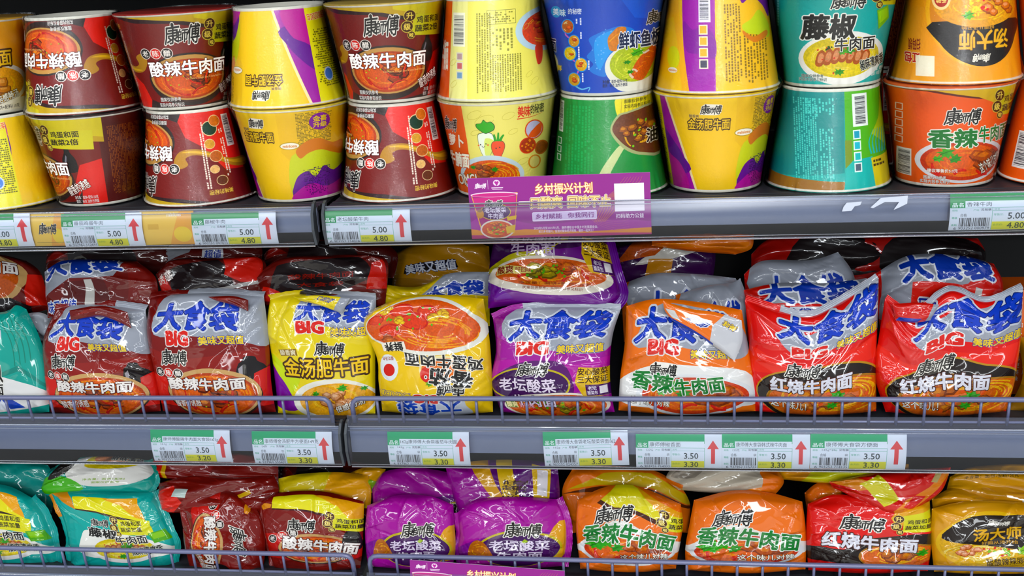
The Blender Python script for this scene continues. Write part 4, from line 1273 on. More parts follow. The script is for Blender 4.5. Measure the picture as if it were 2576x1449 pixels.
def small_orange(band=True):
    a = bag_sheet('#ee7016', 1440, 1720, -1230, -1430, 100, 74)
    if band:
        a.poly([(1540, -1290), (1500, -1262), (1556, -1228), (1720, -1262), (1720, -1330), (1640, -1316)], '#4a2418')
        a.poly([(1546, -1282), (1510, -1256), (1560, -1222), (1720, -1262), (1720, -1318), (1640, -1302)], '#ded234')
        a.poly([(1600, -1230), (1720, -1262), (1720, -1310), (1670, -1290)], '#e8a22a')
        a.upgrade(1668, -1294, 14, ('鸡蛋和面', '蔬菜加量'), 1688, '#ded94a')
    a.poly([(1450, -1380), (1540, -1320), (1620, -1345), (1716, -1370), (1716, -1410), (1450, -1410)], '#e9e6e0', 3)
    spicy_bowl(a, 1580, -1398, 134, 52, 9, 1.1)
    a.leaf(1500, -1384, 30, 4, '#3fa636')
    a.brand(1496, -1326, 1588, -1270)
    a.text('香辣牛肉面', 1462, -1388, 1704, -1330, '#217a34', .055, ((.07, '#eef0ea'),), rot=-6)
    a.text('这个味儿对辣', 1560, -1428, 1690, -1410, '#f2f0e6', .02, ((.07, '#4a3020'),), rot=2)
    return a

def small_red():
    a = bag_sheet('#e0211e', 2030, 2344, -1240, -1434, 100, 64)
    a.poly([(2240, -1290), (2262, -1250), (2344, -1240), (2344, -1330), (2250, -1310)], '#e9a72c'); a.poly([(2270, -1280), (2344, -1268), (2344, -1334), (2280, -1330)], '#ded94a')
    a.poly([(2030, -1434), (2036, -1385), (2120, -1395), (2180, -1360), (2344, -1350), (2344, -1434)], '#1c120e', 3)
    a.ell(2260, -1414, 104, 42, '#a9742c', 36); a.ell(2262, -1416, 100, 38, food('#d8641e'), 36)
    a.noodles(2262, -1412, 90, 34, food('#f0b64c'), 40, 14, 4, .3); a.chunks(2270, -1410, 60, 20, 9, 5, ('#b4622e', '#d38c50', '#7c3816'), 18)
    a.leaf(2318, -1408, 18, 3, '#3fa032')
    a.upgrade(2256, -1304, 13, ('鸡蛋和面', '蔬菜加量'), 2280, '#ded94a')
    a.brand(2116, -1338, 2222, -1286)
    a.text('红烧牛肉面', 2066, -1396, 2306, -1350, '#dcdbe4', .06, ((.08, '#47251c'),), rot=-5)
    return a

def small_master():
    a = bag_sheet('#dd9a14', 2344, 2640, -1255, -1432, 100, 60)
    a.ell(2500, -1370, 148, 92, '#e8b83a', 40); a.ell(2500, -1372, 140, 86, food('#e0b04a'), 40)
    a.poly([(2366, -1352), (2390, -1316), (2430, -1296), (2500, -1288), (2640, -1290), (2640, -1384), (2520, -1384), (2420, -1370)], '#241c16', 3)
    a.noodles(2460, -1398, 100, 28, food('#f4df96'), 44, 4, 3.4, .2)
    a.chunks(2430, -1392, 34, 16, 7, 5, ('#e2a084', '#f2c6ae', '#b86c50'), 15)
    a.bits(2500, -1396, 40, 12, 16, 6, '#d8382c', 4); a.bits(2512, -1398, 36, 12, 14, 7, '#86bc3a', 4.5)
    a.leaf(2560, -1390, 18, 3, '#8cc23a')
    a.poly([(2440, -1424), (2600, -1400), (2640, -1400), (2640, -1434), (2450, -1434)], '#d9b45c')
    a.text('酸酸辣辣豚骨面', 2470, -1432, 2600, -1410, '#4b3a24', .03, (), rot=6)
    a.brand(2476, -1316, 2528, -1300, '#d8d4cc', out=None)
    a.text('汤大师', 2440, -1362, 2562, -1322, '#e2b04c', .045, ((.04, '#4a3012'),), rot=4)
    a.text('好面从汤开始', 2462, -1374, 2552, -1364, '#c99a4a', .02, rot=3)
    return a

def plain_pack(base, patches=(), words=(), w=100.0, h=60.0):
    """packs further back: base colour with a few printed fields and words, in face percent"""
    a = Art(w, h, base)
    a.xf = lambda P: P * np.array([w / 100, h / 100])
    for p in patches:
        a.poly(p[1], p[0] if isinstance(p[0], str) else p[0], p[2] if len(p) > 2 else 0)
    for t in words:
        a.text(*t[:5], t[5], t[6] if len(t) > 6 else .04, t[7] if len(t) > 7 else (), rot=t[8] if len(t) > 8 else 0)
    return a

def sideways(a):
    """the same design on a pack lying on its side, title running downwards"""
    b = Art(a.h, a.w, '#000000')
    b.items = [(np.stack([P[:, 1], a.w - P[:, 0]], 1), T, c) for P, T, c in a.items]
    return b

# ------------------------------------------------------------------ shelf fixture (mm -> m)
SH = {'top': -0.0025, 'mid': -0.2728, 'low': -0.4873}      # walking height of the three boards
XL0, XL1 = -1.45, -0.3880
XR0, XR1 = -0.3765, 0.95

def setting():
    o = MB().box(-2.2, 1.7, 0.415, 0.43, -0.8, 0.6).build('trim_1', M_BACK); o['kind'] = 'structure'
    o = MB().box(-3.0, 3.0, -8.0, 0.43, -1.26, -1.20).build('floor', plain_mat('pale_floor_tiles', '#b9b4a8', 0.3, 0.0, 0.06, 6)); o['kind'] = 'structure'
setting()

def shelf_unit(side, x0, x1, zt, rail_h, where, depth=0.40):
    """one board with its folded steel front and the clear price channel clipped to it"""
    z0 = zt - 0.001
    t = thing('metal_shelf', 'dark steel shelf board with a grey front, ' + where, 'shelf', ((x0 + x1) / 2, 0, z0), group='shelf boards of the two units')
    w = (x1 - x0) / 2
    b = MB()
    b.box(-w, w, 0.004, depth, -0.004, 0.0)
    for k in range(3):                       # pressed grooves along the front lip
        b.box(-w, w, 0.006 + k * 0.009, 0.011 + k * 0.009, 0.0, 0.0012)
    b.build('board', M_DARK, t)
    b = MB().sweep_x([(0.004, 0.001), (0.001, 0.0), (0.0, -0.004), (0.001, -rail_h * .62), (0.004, -rail_h * .64), (0.006, -rail_h * .64), (0.006, -0.004)], -w, w)
    b.build('front_panel', M_STEEL, t)
    return t

def rail_profile(h, y=-0.004, n=12, lip=True):
    """outward-bowed clear channel, from a top hook to a rolled bottom edge"""
    P = []
    for i in range(n + 1):
        s = i / n
        P.append((y - 0.0075 * math.sin(math.pi * (0.12 + 0.80 * s)) ** 0.8, -s * h))
    P.append((y + 0.001, -h - 0.0012)); P.append((y + 0.004, -h - 0.0005))
    return P

def thick(prof, t=0.0009):
    out = []
    n = len(prof)
    for i, (y, z) in enumerate(prof):
        a = prof[max(i - 1, 0)]; b = prof[min(i + 1, n - 1)]
        dy, dz = b[0] - a[0], b[1] - a[1]; L = math.hypot(dy, dz) or 1
        out.append((y + dz / L * -t, z + dy / L * t))
    return prof + out[::-1]

def price_rail(x0, x1, ztop, h, label, lip=0.0):
    t = thing('price_rail', label, 'price rail', ((x0 + x1) / 2, 0, ztop), group='clear price rails')
    w = (x1 - x0) / 2
    MB().sweep_x(rail_profile(h), -w, w, closed=False).build('clear_channel', M_CLEAR, t, smooth=True)
    for z, r in ((0.0002, 0.0010), (-0.0035, 0.0006), (-h + 0.0032, 0.00035), (-h - 0.0008, 0.0013)):
        y = -0.0068 if -h + 0.002 < z < -0.002 else -0.0048
        if z == -h + 0.0032:
            y = -0.0078
        MB().tube([(-w, y, z), (w, y, z)], r, 8).build('moulded_edge', M_EDGE, t, smooth=True)
    for s in (-1, 1):
        e = MB()
        pr = [(0.003, 0.006), (-0.004, 0.004), (-0.0125, -0.006), (-0.014, -h * .55), (-0.008, -h * .98), (0.001, -h * .9), (0.003, -h * .6)]
        e.sweep_x(pr, s * (w + 0.0006), s * (w + 0.0036))
        e.build('end_cap', M_CAP, t)
    if lip:
        V = MB().sweep_x([(-0.0050, 0.0), (-0.0052, lip), (-0.0044, lip + 0.0006)], -w, w - 0.004, closed=False)
        V.build('clear_lip', M_LIP, t)
    return t
M_EDGE = clear_mat('clear_moulded_edge', gloss=0.5, rough=0.06, haze=0.30, hazecol='#c6cbdc')

for zt, nm in ((SH['top'], 'top'), (SH['mid'], 'middle'), (SH['low'], 'bottom')):
    h = 0.044 if nm == 'top' else 0.052
    shelf_unit('l', XL0, XL1, zt, h, 'left unit, %s row' % {'top': 'under the stacked cups', 'middle': 'under the large bags', 'bottom': 'under the small bags'}[nm])
    shelf_unit('r', XR0, XR1, zt, h, 'right unit, %s row' % {'top': 'under the stacked cups', 'middle': 'under the large bags', 'bottom': 'under the small bags'}[nm])
# the board over the cups, out of the picture, keeps the ceiling light off the back
shelf_unit('l', XL0, XL1, 0.315, 0.044, 'left unit, over the stacked cups', 0.36)
shelf_unit('r', XR0, XR1, 0.315, 0.044, 'right unit, over the stacked cups', 0.36)

price_rail(XL0, XL1 - 0.004, -0.0005, 0.0437, 'clear price rail along the shelf front under the left cups')
price_rail(XR0 + 0.001, XR1, -0.0005, 0.0437, 'clear price rail under the right cups, behind the large purple card')
price_rail(XL0, XL1 + 0.000, -0.2700, 0.0513, 'clear price rail with two tags, under the large bags on the left', 0.0148)
price_rail(XR0 + 0.000, XR1, -0.2700, 0.0513, 'clear price rail with five tags, under the large bags on the right', 0.0148)
price_rail(XL0, XL1 + 0.004, -0.4845, 0.0513, 'clear price rail at the bottom left of the photo, below the lowest basket fence', 0.0148)
price_rail(XR0 + 0.004, XR1, -0.4845, 0.0513, 'clear price rail at the bottom right, below the lowest basket fence', 0.0148)

# upright between the two units
o = MB().box(-0.400, -0.366, 0.36, 0.414, -0.8, 0.6).build('shelf_upright', M_DARK)
tag(o, 'dark slotted steel upright behind the joint of the two shelf units', 'upright')
o = MB().box(0.95, 0.98, 0.30, 0.414, -0.8, 0.6).build('shelf_upright', M_DARK)
tag(o, 'dark steel upright at the far right end of the right shelf unit', 'upright')

def basket_fence(x0, x1, ztop, zbot, wires, label, cap0, cap1):
    """low wire fence along the shelf front: top rod with bent ends and evenly spaced wires"""
    t = thing('wire_fence', label, 'wire fence', ((x0 + x1) / 2, 0, zbot), group='wire fences of the shelves')
    cx = (x0 + x1) / 2; H = ztop - zbot
    r = 0.0030
    pts = []
    if cap0:
        pts += [(x0 - cx, 0.014, 0.0), (x0 - cx, 0.0105, H - .012), (x0 - cx + .0015, 0.010, H - .005), (x0 - cx + .006, 0.010, H - .001)]
    else:
        pts += [(x0 - cx, 0.010, H)]
    pts += [(x0 - cx + .012, 0.010, H), (x1 - cx - .012, 0.010, H)]
    if cap1:
        pts += [(x1 - cx - .006, 0.010, H - .001), (x1 - cx - .0015, 0.010, H - .005), (x1 - cx, 0.0105, H - .012), (x1 - cx, 0.014, 0.0)]
    else:
        pts += [(x1 - cx, 0.010, H)]
    MB().tube(pts, r, 12).build('top_rod', M_WIRE, t, smooth=True)
    MB().tube([(x0 - cx + .004, 0.016, 0.003), (x1 - cx - .004, 0.016, 0.003)], 0.0016, 8).build('bottom_rod', M_WIRE, t, smooth=True)
    for x in wires:
        MB().tube([(x - cx, 0.0115, H - .001), (x - cx, 0.0125, H * .5), (x - cx, 0.0145, 0.0)], 0.00175, 8).build('upright_wire', M_WIRE, t, smooth=True)
    return t

wl = [-0.8200 + i * 0.03 for i in range(-20, 14)]
wr = [-0.3126 + i * 0.03 for i in range(0, 42)]
basket_fence(-1.44, -0.4002, -0.2396, -0.2728, wl, 'grey wire fence in front of the large bags on the left unit', False, True)
basket_fence(-0.3733, 0.94, -0.2396, -0.2728, [-0.3426] + wr, 'grey wire fence in front of the large bags on the right unit', True, False)
basket_fence(-1.44, -0.3940, -0.4541, -0.4873, [x + .005 for x in wl], 'grey wire fence in front of the small bags on the left unit', False, True)
basket_fence(-0.3720, 0.94, -0.4541, -0.4873, [-0.3376] + [x + .005 for x in wr], 'grey wire fence in front of the small bags on the right unit', True, False)

# ------------------------------------------------------------------ price tags
def tag_art(name, code, p1, p2, spec='', unit='', seed=1, long=False):
    """73 x 37 shelf label: green header, name field, barcode, two prices, red arrow"""
    a = Art(75.0, 38.0, '#e3e8f0')
    G = '#16a869' if p1 == '3.50' else '#17964c'
    a.rect(0, 28.5, 60, 38, G)
    a.rect(0, 24.2, 11, 29, G)
    a.rect(11, 24.4, 59.6, 30.8, '#e9edf5')
    a.text('品名', 1.6, 24.8, 9.8, 29.4, '#e9f3ee', .03)
    L = min(len(name) * (3.6 if len(name) > 9 else 4.5), 52)
    a.text(name, 12, 25.3, 12 + L, 29.9, '#3d4452', .0)
    gl = '#4fae8c'
    a.rects([(0.4, 23.9, 60, 24.2), (30.6, 0.4, 30.9, 24), (31, 20.6, 60, 20.9), (59.7, 0.4, 60, 24)], gl)
    a.rect(31, 0.3, 59.6, 9.2, '#e0da22')
    a.text('规格', 1.6, 20.6, 5.6, 22.6, gl, .0); a.text('产地', 17, 20.6, 21, 22.6, gl, .0)
    a.text('等级', 1.6, 12.6, 5.6, 15.0, gl, .02); a.text('条码', 1.6, 4.8, 5.6, 7.2, gl, .02)
    a.text('见包装', 22.5, 20.8, 30, 23.3, '#3a4150', .02)
    a.text('合格', 7.6, 14.6, 12.4, 18.2, '#3a4150', .0)
    a.text('货号', 32, 21.4, 36, 23.2, gl, .0)
    a.text('零售价:', 31.8, 15.6, 39, 18.0, gl, .0); a.text('会员价:', 31.8, 4.6, 39, 7.0, '#8cae22', .02)
    if spec:
        a.text(spec, 9, 20.4, 9 + 1.5 * len(spec), 23.0, '#6a7280', .0)
    if unit:
        a.text(unit, 27, 15.2, 29.4, 18.0, '#3a4150', .0)
    a.barcode(7.2, 4.4, 29.5, 13.6, seed=seed, n=26)
    a.text(code[0], 3.6, 0.7, 5.6, 3.7, '#3a4150', .0)
    a.text(code[1:7] + ' ' + code[7:], 7.2, 0.7, 29.5, 3.9, '#3a4150', .0)
    a.text(p1, 42, 11.8, 54.5, 18.6, '#2c3a3e', .02)
    a.text(p2, 42, 1.6, 54.5, 8.2, '#3c4a1a', .02)
    a.poly([(65.6, 6), (69.0, 6), (69.0, 23), (72.4, 23), (67.3, 32), (62.2, 23), (65.6, 23)], '#e0393c')
    return a

def price_tag(art, x0, ztop, w, h, label, tilt=0.0, yoff=0.0, group=None):
    """paper label bowed with the channel it sits in"""
    hr = h
    t = thing('price_tag', label, 'price tag', (x0 + w / 2, -0.001 + yoff, ztop - h / 2), (0, math.radians(tilt), 0), 'price tags in the shelf rails')
    n = 8
    G = np.zeros((2, n + 1, 3))
    for j in range(n + 1):
        v = j / n
        y = -0.0028 - 0.0055 * math.sin(math.pi * (0.06 + 0.80 * (1 - v))) ** 0.8
        for i in range(2):
            G[i, j] = ((i - .5) * w, y, (v - .5) * h)
    back = G.copy(); back[:, :, 1] += 0.00025
    print_mesh('label_paper', art, G, M_TAG, t, [grid_extra(back, '#d8dce4', True)])
    return t

TAGS = [
    ('香辣牛肉', '6903252000979', '5.00', '4.80', '', '', -0.8315, 0.0003, 0.1015, 0.0399, 0, 'leftmost price tag, cut by the left edge of the photo, red arrow at its right'),
    ('番茄鸡蛋牛肉', '6937962112691', '5.00', '4.80', '', '', -0.6919, -0.0021, 0.0987, 0.0389, 0, 'price tag reading 5.00 and 4.80 between the two yellow rail strips'),
    ('藤椒牛肉', '6903252097023', '5.00', '4.80', '', '', -0.5336, -0.0035, 0.0998, 0.0383, 0, 'price tag with red arrow at the right end of the upper left rail'),
    ('老坛酸菜牛肉', '6903252714074', '5.00', '4.80', '', '', -0.3783, -0.0035, 0.099, 0.0386, 0, 'price tag at the left end of the upper right rail'),
    ('香辣牛肉', '6903252000979', '5.00', '4.80', '', '', 0.2947, -0.0009, 0.1031, 0.0387, 0, 'price tag at the right end of the upper rail, under the orange cup'),
    ('康师傅酸辣牛肉面大食袋161g', '6903252033373', '3.50', '3.20', '161g', '袋', -0.6261, -0.2751, 0.1012, 0.0418, 0.3, 'price tag reading 3.20 on the middle left rail'),
    ('康师傅金汤肥牛方便面149克', '6937962330402', '3.50', '3.30', '149', '包', -0.497, -0.2763, 0.0997, 0.0429, 0, 'price tag at the right end of the middle left rail'),
    ('162g康师傅大食袋番茄牛肉面', '6937962112752', '3.50', '3.30', '162g', '袋', -0.3289, -0.2757, 0.0983, 0.0438, 0, 'price tag standing alone below the upside-down yellow bag'),
    ('康师傅大食袋老坛酸菜袋面162', '6903252024357', '3.50', '3.30', '162g', '袋', -0.1427, -0.2735, 0.0987, 0.0439, -1.8, 'slightly tilted price tag below the large purple bag'),
    ('康师傅椒香面', '6903252714333', '3.50', '3.30', '127G', '袋', -0.0354, -0.2768, 0.0979, 0.0425, 0, 'first of the three price tags set edge to edge, under the large orange bag'),
    ('康师傅大食袋韩式辣牛肉面', '6937962115722', '3.50', '3.30', '120克', '袋', 0.0626, -0.2761, 0.0981, 0.0431, 0, 'middle one of the three price tags set edge to edge'),
    ('康师傅大食袋方便面', '6903252714135', '3.50', '3.30', '145g*24', '袋', 0.1612, -0.2754, 0.1047, 0.0426, 0, 'last of the three price tags set edge to edge, white paper slip behind it')]
for (nm, code, p1, p2, spec, unit, x, z, w, h, tilt, lab) in TAGS:
    price_tag(tag_art(nm, code, p1, p2, spec, unit, seed=int(code[-4:]) % 97), x, z, w, h, lab, tilt)

# ------------------------------------------------------------------ campaign cards
def card_art():
    a = Art(460.0, 160.0, '#8f1f86')
    a.poly([(0, 0), (0, 44), (60, 60), (170, 34), (300, 40), (460, 34), (460, 0)], '#a3289a', 3)
    a.poly([(0, 0), (0, 26), (60, 14), (140, 22), (300, 12), (460, 18), (460, 0)], '#e0923c', 3)
    a.poly([(0, 0), (0, 10), (100, 6), (300, 8), (460, 4), (460, 0)], '#b83a78', 3)
    for k in range(7):
        a.line([(318 + k * 4, 36), (330 + k * 7, 70), (352 + k * 3, 100), (372 + k * 9, 118 + k * 2), (398 + k * 7, 150)], 1.1, '#d1873a', .4, 4)
    for k in range(5):
        a.line([(300, 58), (330 - k * 2, 44 - k * 3), (372, 36 - k * 6), (404, 40 - k * 6)], 1.0, '#c9709a', .4, 4)
    # cup picture
    a.poly([(6, 118), (126, 120), (112, 14), (98, 6), (48, 4), (28, 12)], '#f0b83a', 0)
    a.poly([(8, 116), (124, 118), (112, 18), (98, 9), (48, 8), (30, 16)], '#a21a72', 0)
    a.ell(66, 116, 61, 7, '#e8c8dc', 36); a.ell(66, 115, 57, 5, '#c81a80', 36)
    a.poly([(10, 108), (122, 110), (118, 84), (16, 84)], '#c8187c', 0)
    a.ell(66, 70, 40, 22, '#cdb94a', 30); a.ell(66, 70, 38, 20, '#4a1458', 30)
    a.ell(68, 24, 44, 26, '#e6ddd0', 30); a.ell(68, 24, 40, 22, food('#d8552a'), 30)
    a.noodles(68, 26, 36, 18, food('#f0b04e'), 20, 3, 3); a.chunks(70, 32, 22, 9, 5, 5, ('#c8552a', '#e8884c', '#8c3414'), 9); a.bits(66, 24, 30, 14, 9, 2, '#6db03a', 3)
    a.poly([(90, 30), (116, 36), (113, 16), (92, 12)], '#dfb956'); a.poly([(94, 56), (120, 60), (118, 50), (96, 46)], '#dfb956')
    a.ell(26, 66, 10, 12, '#c58a3a', 16); a.ell(26, 74, 6, 4, '#8a5a20', 12)
    a.brand(40, 82, 84, 104, o=.08)
    a.text('老坛酸菜', 38, 68, 94, 84, '#e6dcea', .03); a.text('牛肉面', 46, 52, 86, 67, '#e6dcea', .03)
    a.brand(18, 132, 46, 148, '#f3e3ee', out=None)
    a.rect(51, 130, 51.7, 154, '#e3c8dc')
    a.ell(74, 146, 9, 8, '#e8cfe2', 14); a.poly([(68, 148), (74, 138), (80, 148), (77, 151), (74, 149), (71, 151)], '#b0409a', 0); a.rect(60, 132, 90, 134.5, '#e8cfe2'); a.rect(62, 128.5, 88, 130, '#e8cfe2')
    a.text('乡村振兴计划', 170, 112, 316, 140, '#f4e6c2', .03, ((.07, '#d8722c'),))
    a.text('一口酸爽', 128, 76, 238, 106, '#f0d79a', .05, ((.13, '#f6efe6'), (.06, '#8f2a20')), shear=.05)
    a.text('回味不止', 252, 76, 360, 106, '#f0d79a', .05, ((.13, '#f6efe6'), (.06, '#8f2a20')), shear=.05)
    a.poly([(160, 44), (162, 42), (322, 44), (324, 46), (324, 66), (322, 68), (162, 66), (160, 64)], '#efe4f2', 0)
    a.poly([(161, 45), (323, 46.5), (323, 66), (161, 64.5)], '#d9c6e2', 0)
    a.text('乡村赋能', 168, 48, 236, 62, '#7c1f7e', .03); a.text('你我同行', 250, 49, 318, 63, '#7c1f7e', .03)
    a.rect(370, 62, 444, 134, '#ece6ea')
    a.text('扫码助力公益', 372, 44, 442, 56, '#f2e4ee', .03)
    a.text('2023年5月至2025年5月，康师傅联合中国乡村发展基金会，', 162, 20, 326, 28, '#ecd6e6', .03)
    a.text('助力乡村振兴，促进村集体经济增收，暖你一起关注！', 174, 11, 314, 19, '#ecd6e6', .03)
    return a

def campaign_card(art, x0, z0, w, h, label, roty=0.0, y=-0.0040):
    t = thing('promotion_card', label, 'promotion card', (x0 + w / 2, y, z0), (0, math.radians(roty), 0), 'purple promotion cards')
    G = np.zeros((2, 2, 3))
    for i in range(2):
        for j in range(2):
            G[i, j] = ((i - .5) * w, 0.0015 * (1 - j), j * h)
    back = G.copy(); back[:, :, 1] += 0.0005
    print_mesh('card_sheet', art, G, M_CARD, t, [grid_extra(back, '#e8e4e8', True)])
    return t
_card = card_art()
campaign_card(_card, -0.2121, -0.04, 0.1984, 0.069, 'purple promotion card with gold lettering standing in the rail below the cream cup', roty=-0.59)
campaign_card(_card, -0.3201, -0.5222, 0.1918, 0.0667, 'purple promotion card at the bottom edge of the photo, only its top strip showing', roty=3.21)

# yellow strips slid into the rail between the tags, and old tape on the rail
def rail_strip(x0, ztop, w, h, label, brand):
    a = Art(60.0, 38.0, '#efc64e')
    a.poly([(30, 0), (44, 38), (60, 38), (60, 0)], '#eda93a'); a.ell(46, 12, 10, 9, '#f0cf2c', 20)
    if brand:
        a.brand(14, 14, 44, 28, o=.02)
        a.rect(6, 4, 54, 4.5, '#a08a3c')
    else:
        a.rect(8, 18, 20, 24, '#e0b23c'); a.text('minions', 30, 32, 46, 36, '#f6efe0', .05)
    t = thing('rail_strip', label, 'paper strip', (x0 + w / 2, 0.0002, ztop - h / 2), group='yellow strips in the left rail')
    G = np.zeros((2, 9, 3))
    for j in range(9):
        v = j / 8
        for i in range(2):
            G[i, j] = ((i - .5) * w, -0.0022 - 0.0045 * math.sin(math.pi * (0.06 + 0.80 * (1 - v))) ** 0.8, (v - .5) * h)
    back = G.copy(); back[:, :, 1] += 0.0002
    print_mesh('strip_paper', a, G, M_TAG, t, [grid_extra(back, '#e6dcb8', True)])
rail_strip(-0.7319, -0.0011, 0.0429, 0.0391, 'yellow paper strip with the brand name between the first two price tags', True)
rail_strip(-0.5963, -0.0014, 0.0646, 0.0395, 'yellow and orange paper strip between the second and third price tag', False)
M_TAPE = plain_mat('old_white_tape', '#c8cedd', 0.5)
def tape(pts, label):
    y0 = -0.0128
    V = [(x, y0 - .0001, z) for x, z in pts] + [(x, y0 + .0001, z) for x, z in pts]; n = len(pts)
    cx = sum(p[0] for p in pts) / n; cz = sum(p[1] for p in pts) / n
    V = [(x - cx, y - y0, z - cz) for x, y, z in V]
    F = [tuple(range(n))[::-1], tuple(range(n, 2 * n))] + [(i, (i + 1) % n, n + (i + 1) % n, n + i) for i in range(n)]
    o = mesh_obj('tape_residue', V, F, M_TAPE); o.location = (cx, y0, cz)
    tag(o, label, 'tape', 'tape remains on the upper right rail')
tape([(0.1894, -0.0059), (0.2047, -0.0049), (0.2033, -0.0087), (0.1977, -0.0099), (0.1946, -0.0146), (0.1849, -0.0152), (0.1864, -0.0101)], 'smaller torn piece of white tape left on the upper right rail')
tape([(0.2238, -0.0015), (0.2508, 0.0004), (0.2505, -0.0081), (0.2427, -0.0122), (0.2372, -0.0146), (0.2424, -0.0062), (0.2280, -0.0059), (0.2163, -0.0124), (0.2138, -0.0115)], 'larger hooked piece of white tape left on the upper right rail')

# ------------------------------------------------------------------ noodle cups
CR, CB, CH = 0.0665, 0.0505, 0.1085        # rim radius, base radius, height
def cup_grid(rot=0.0, nu=120, nv=5, dr=0.0):
    G = np.zeros((nu + 1, nv + 1, 3))
    for i in range(nu + 1):
        th = math.radians(-180 + 360 * i / nu + rot)
        for j in range(nv + 1):
            v = j / nv; r = CB + (CR - CB) * v + dr
            G[i, j] = (r * math.sin(th), -r * math.cos(th), 0.001 + v * (CH - 0.004))
    return G

def lathe(prof, n=64):
    b = MB(); V = []; F = []; m = len(prof)
    for k in range(n):
        t = 2 * math.pi * k / n
        V += [(r * math.sin(t), -r * math.cos(t), z) for r, z in prof]
    for k in range(n):
        for i in range(m - 1):
            a = k * m + i; c = ((k + 1) % n) * m + i
            F.append((a, c, c + 1, a + 1))
    return b.add(V, F)

_lidm = {}
def lid_mat(h):
    if h not in _lidm:
        _lidm[h] = plain_mat('printed_lid_foil', h, 0.35, 0.0, 0.12, 30, coat=0.3)
    return _lidm[h]

def wrap_mesh(seed, parent):
    """loose shrink film round the cup, puckered where it gathers at both ends"""
    rg = np.random.RandomState(seed); nu, nv = 150, 30
    G = cup_grid(0, nu, nv, 0.0008)
    th = np.linspace(0, 2 * np.pi, nu + 1); v = np.linspace(0, 1, nv + 1)
    T, Vv = np.meshgrid(th, v, indexing='ij')
    d = np.zeros_like(T)
    for k in range(30):
        f = rg.randint(8, 60); ph = rg.uniform(0, 6.28); tw = rg.uniform(-9, 9); side = rg.randint(0, 3)
        fade = np.exp(-(Vv / .14) ** 2) if side < 1 else np.exp(-((1 - Vv) / .15) ** 2)
        d += rg.uniform(.2, .7) * 0.0011 * np.abs(np.sin(f * T / 2 * 1.0 + ph + tw * Vv)) * fade * (0.5 + 0.5 * np.sin(T * rg.randint(1, 4) + ph))
    for k in range(5):
        a = rg.uniform(0, 6.28); w = rg.uniform(.03, .12); v0 = rg.uniform(0.1, .9)
        dt = (T - a + np.pi) % (2 * np.pi) - np.pi
        d += 0.0006 * np.exp(-(np.abs(dt) / w)) * np.exp(-((Vv - v0) / .2) ** 2)
    d[-1] = d[0]
    R = np.hypot(G[..., 0], G[..., 1])
    G[..., 0] *= (R + d) / R; G[..., 1] *= (R + d) / R
    G[..., 2] = -0.0008 + Vv * (CH + 0.0016)
    idx = np.arange(nu * (nv + 1)).reshape(nu, nv + 1)
    Vx = G[:-1].reshape(-1, 3)
    nx = np.roll(idx, -1, 0)
    F = np.stack([idx[:, :-1], nx[:, :-1], nx[:, 1:], idx[:, 1:]], -1).reshape(-1, 4)
    o = mesh_obj('shrink_wrap', Vx.tolist(), F.tolist(), M_WRAP, parent, smooth=True)
    return o

def noodle_cup(art, x, y, z, label, inverted=False, rot=0.0, lid='#8c2a24', seed=1, tilt=0.0, wrap=True, group=None, dark=None):
    t = thing('noodle_cup', label, 'noodle cup', (x, y, z), (0, math.radians(tilt), 0), group)
    h = t
    kids = []
    kids.append(print_mesh('cup_wall', art, cup_grid(rot), M_CUP, t, wrap=True))
    kids.append(lathe([(CR - .0005, CH - .0034), (CR + .0012, CH - .0030), (CR + .0020, CH - .0018), (CR + .0012, CH - .0006), (CR - .0010, CH - .0004)]).build('rim', M_RIM, t, True))
    kids.append(lathe([(0.0005, CH + .0002), (CR * .5, CH + .0003), (CR - .002, CH), (CR + .0013, CH - .0002), (CR + .0018, CH - .0012), (CR + .0017, CH - .0016)]).build('lid', lid_mat(lid), t, True))
    kids.append(lathe([(CB + .0006, 0.0032), (CB + .0009, 0.0012), (CB, 0.0), (CB - .0025, 0.0), (CB - .003, 0.004), (0.0005, 0.004)]).build('base', M_RIM, t, True))
    if wrap:
        kids.append(wrap_mesh(seed, t))
    if inverted:
        for k in kids:
            k.rotation_euler = (0, math.pi, 0); k.location = (0, 0, CH)
    return t

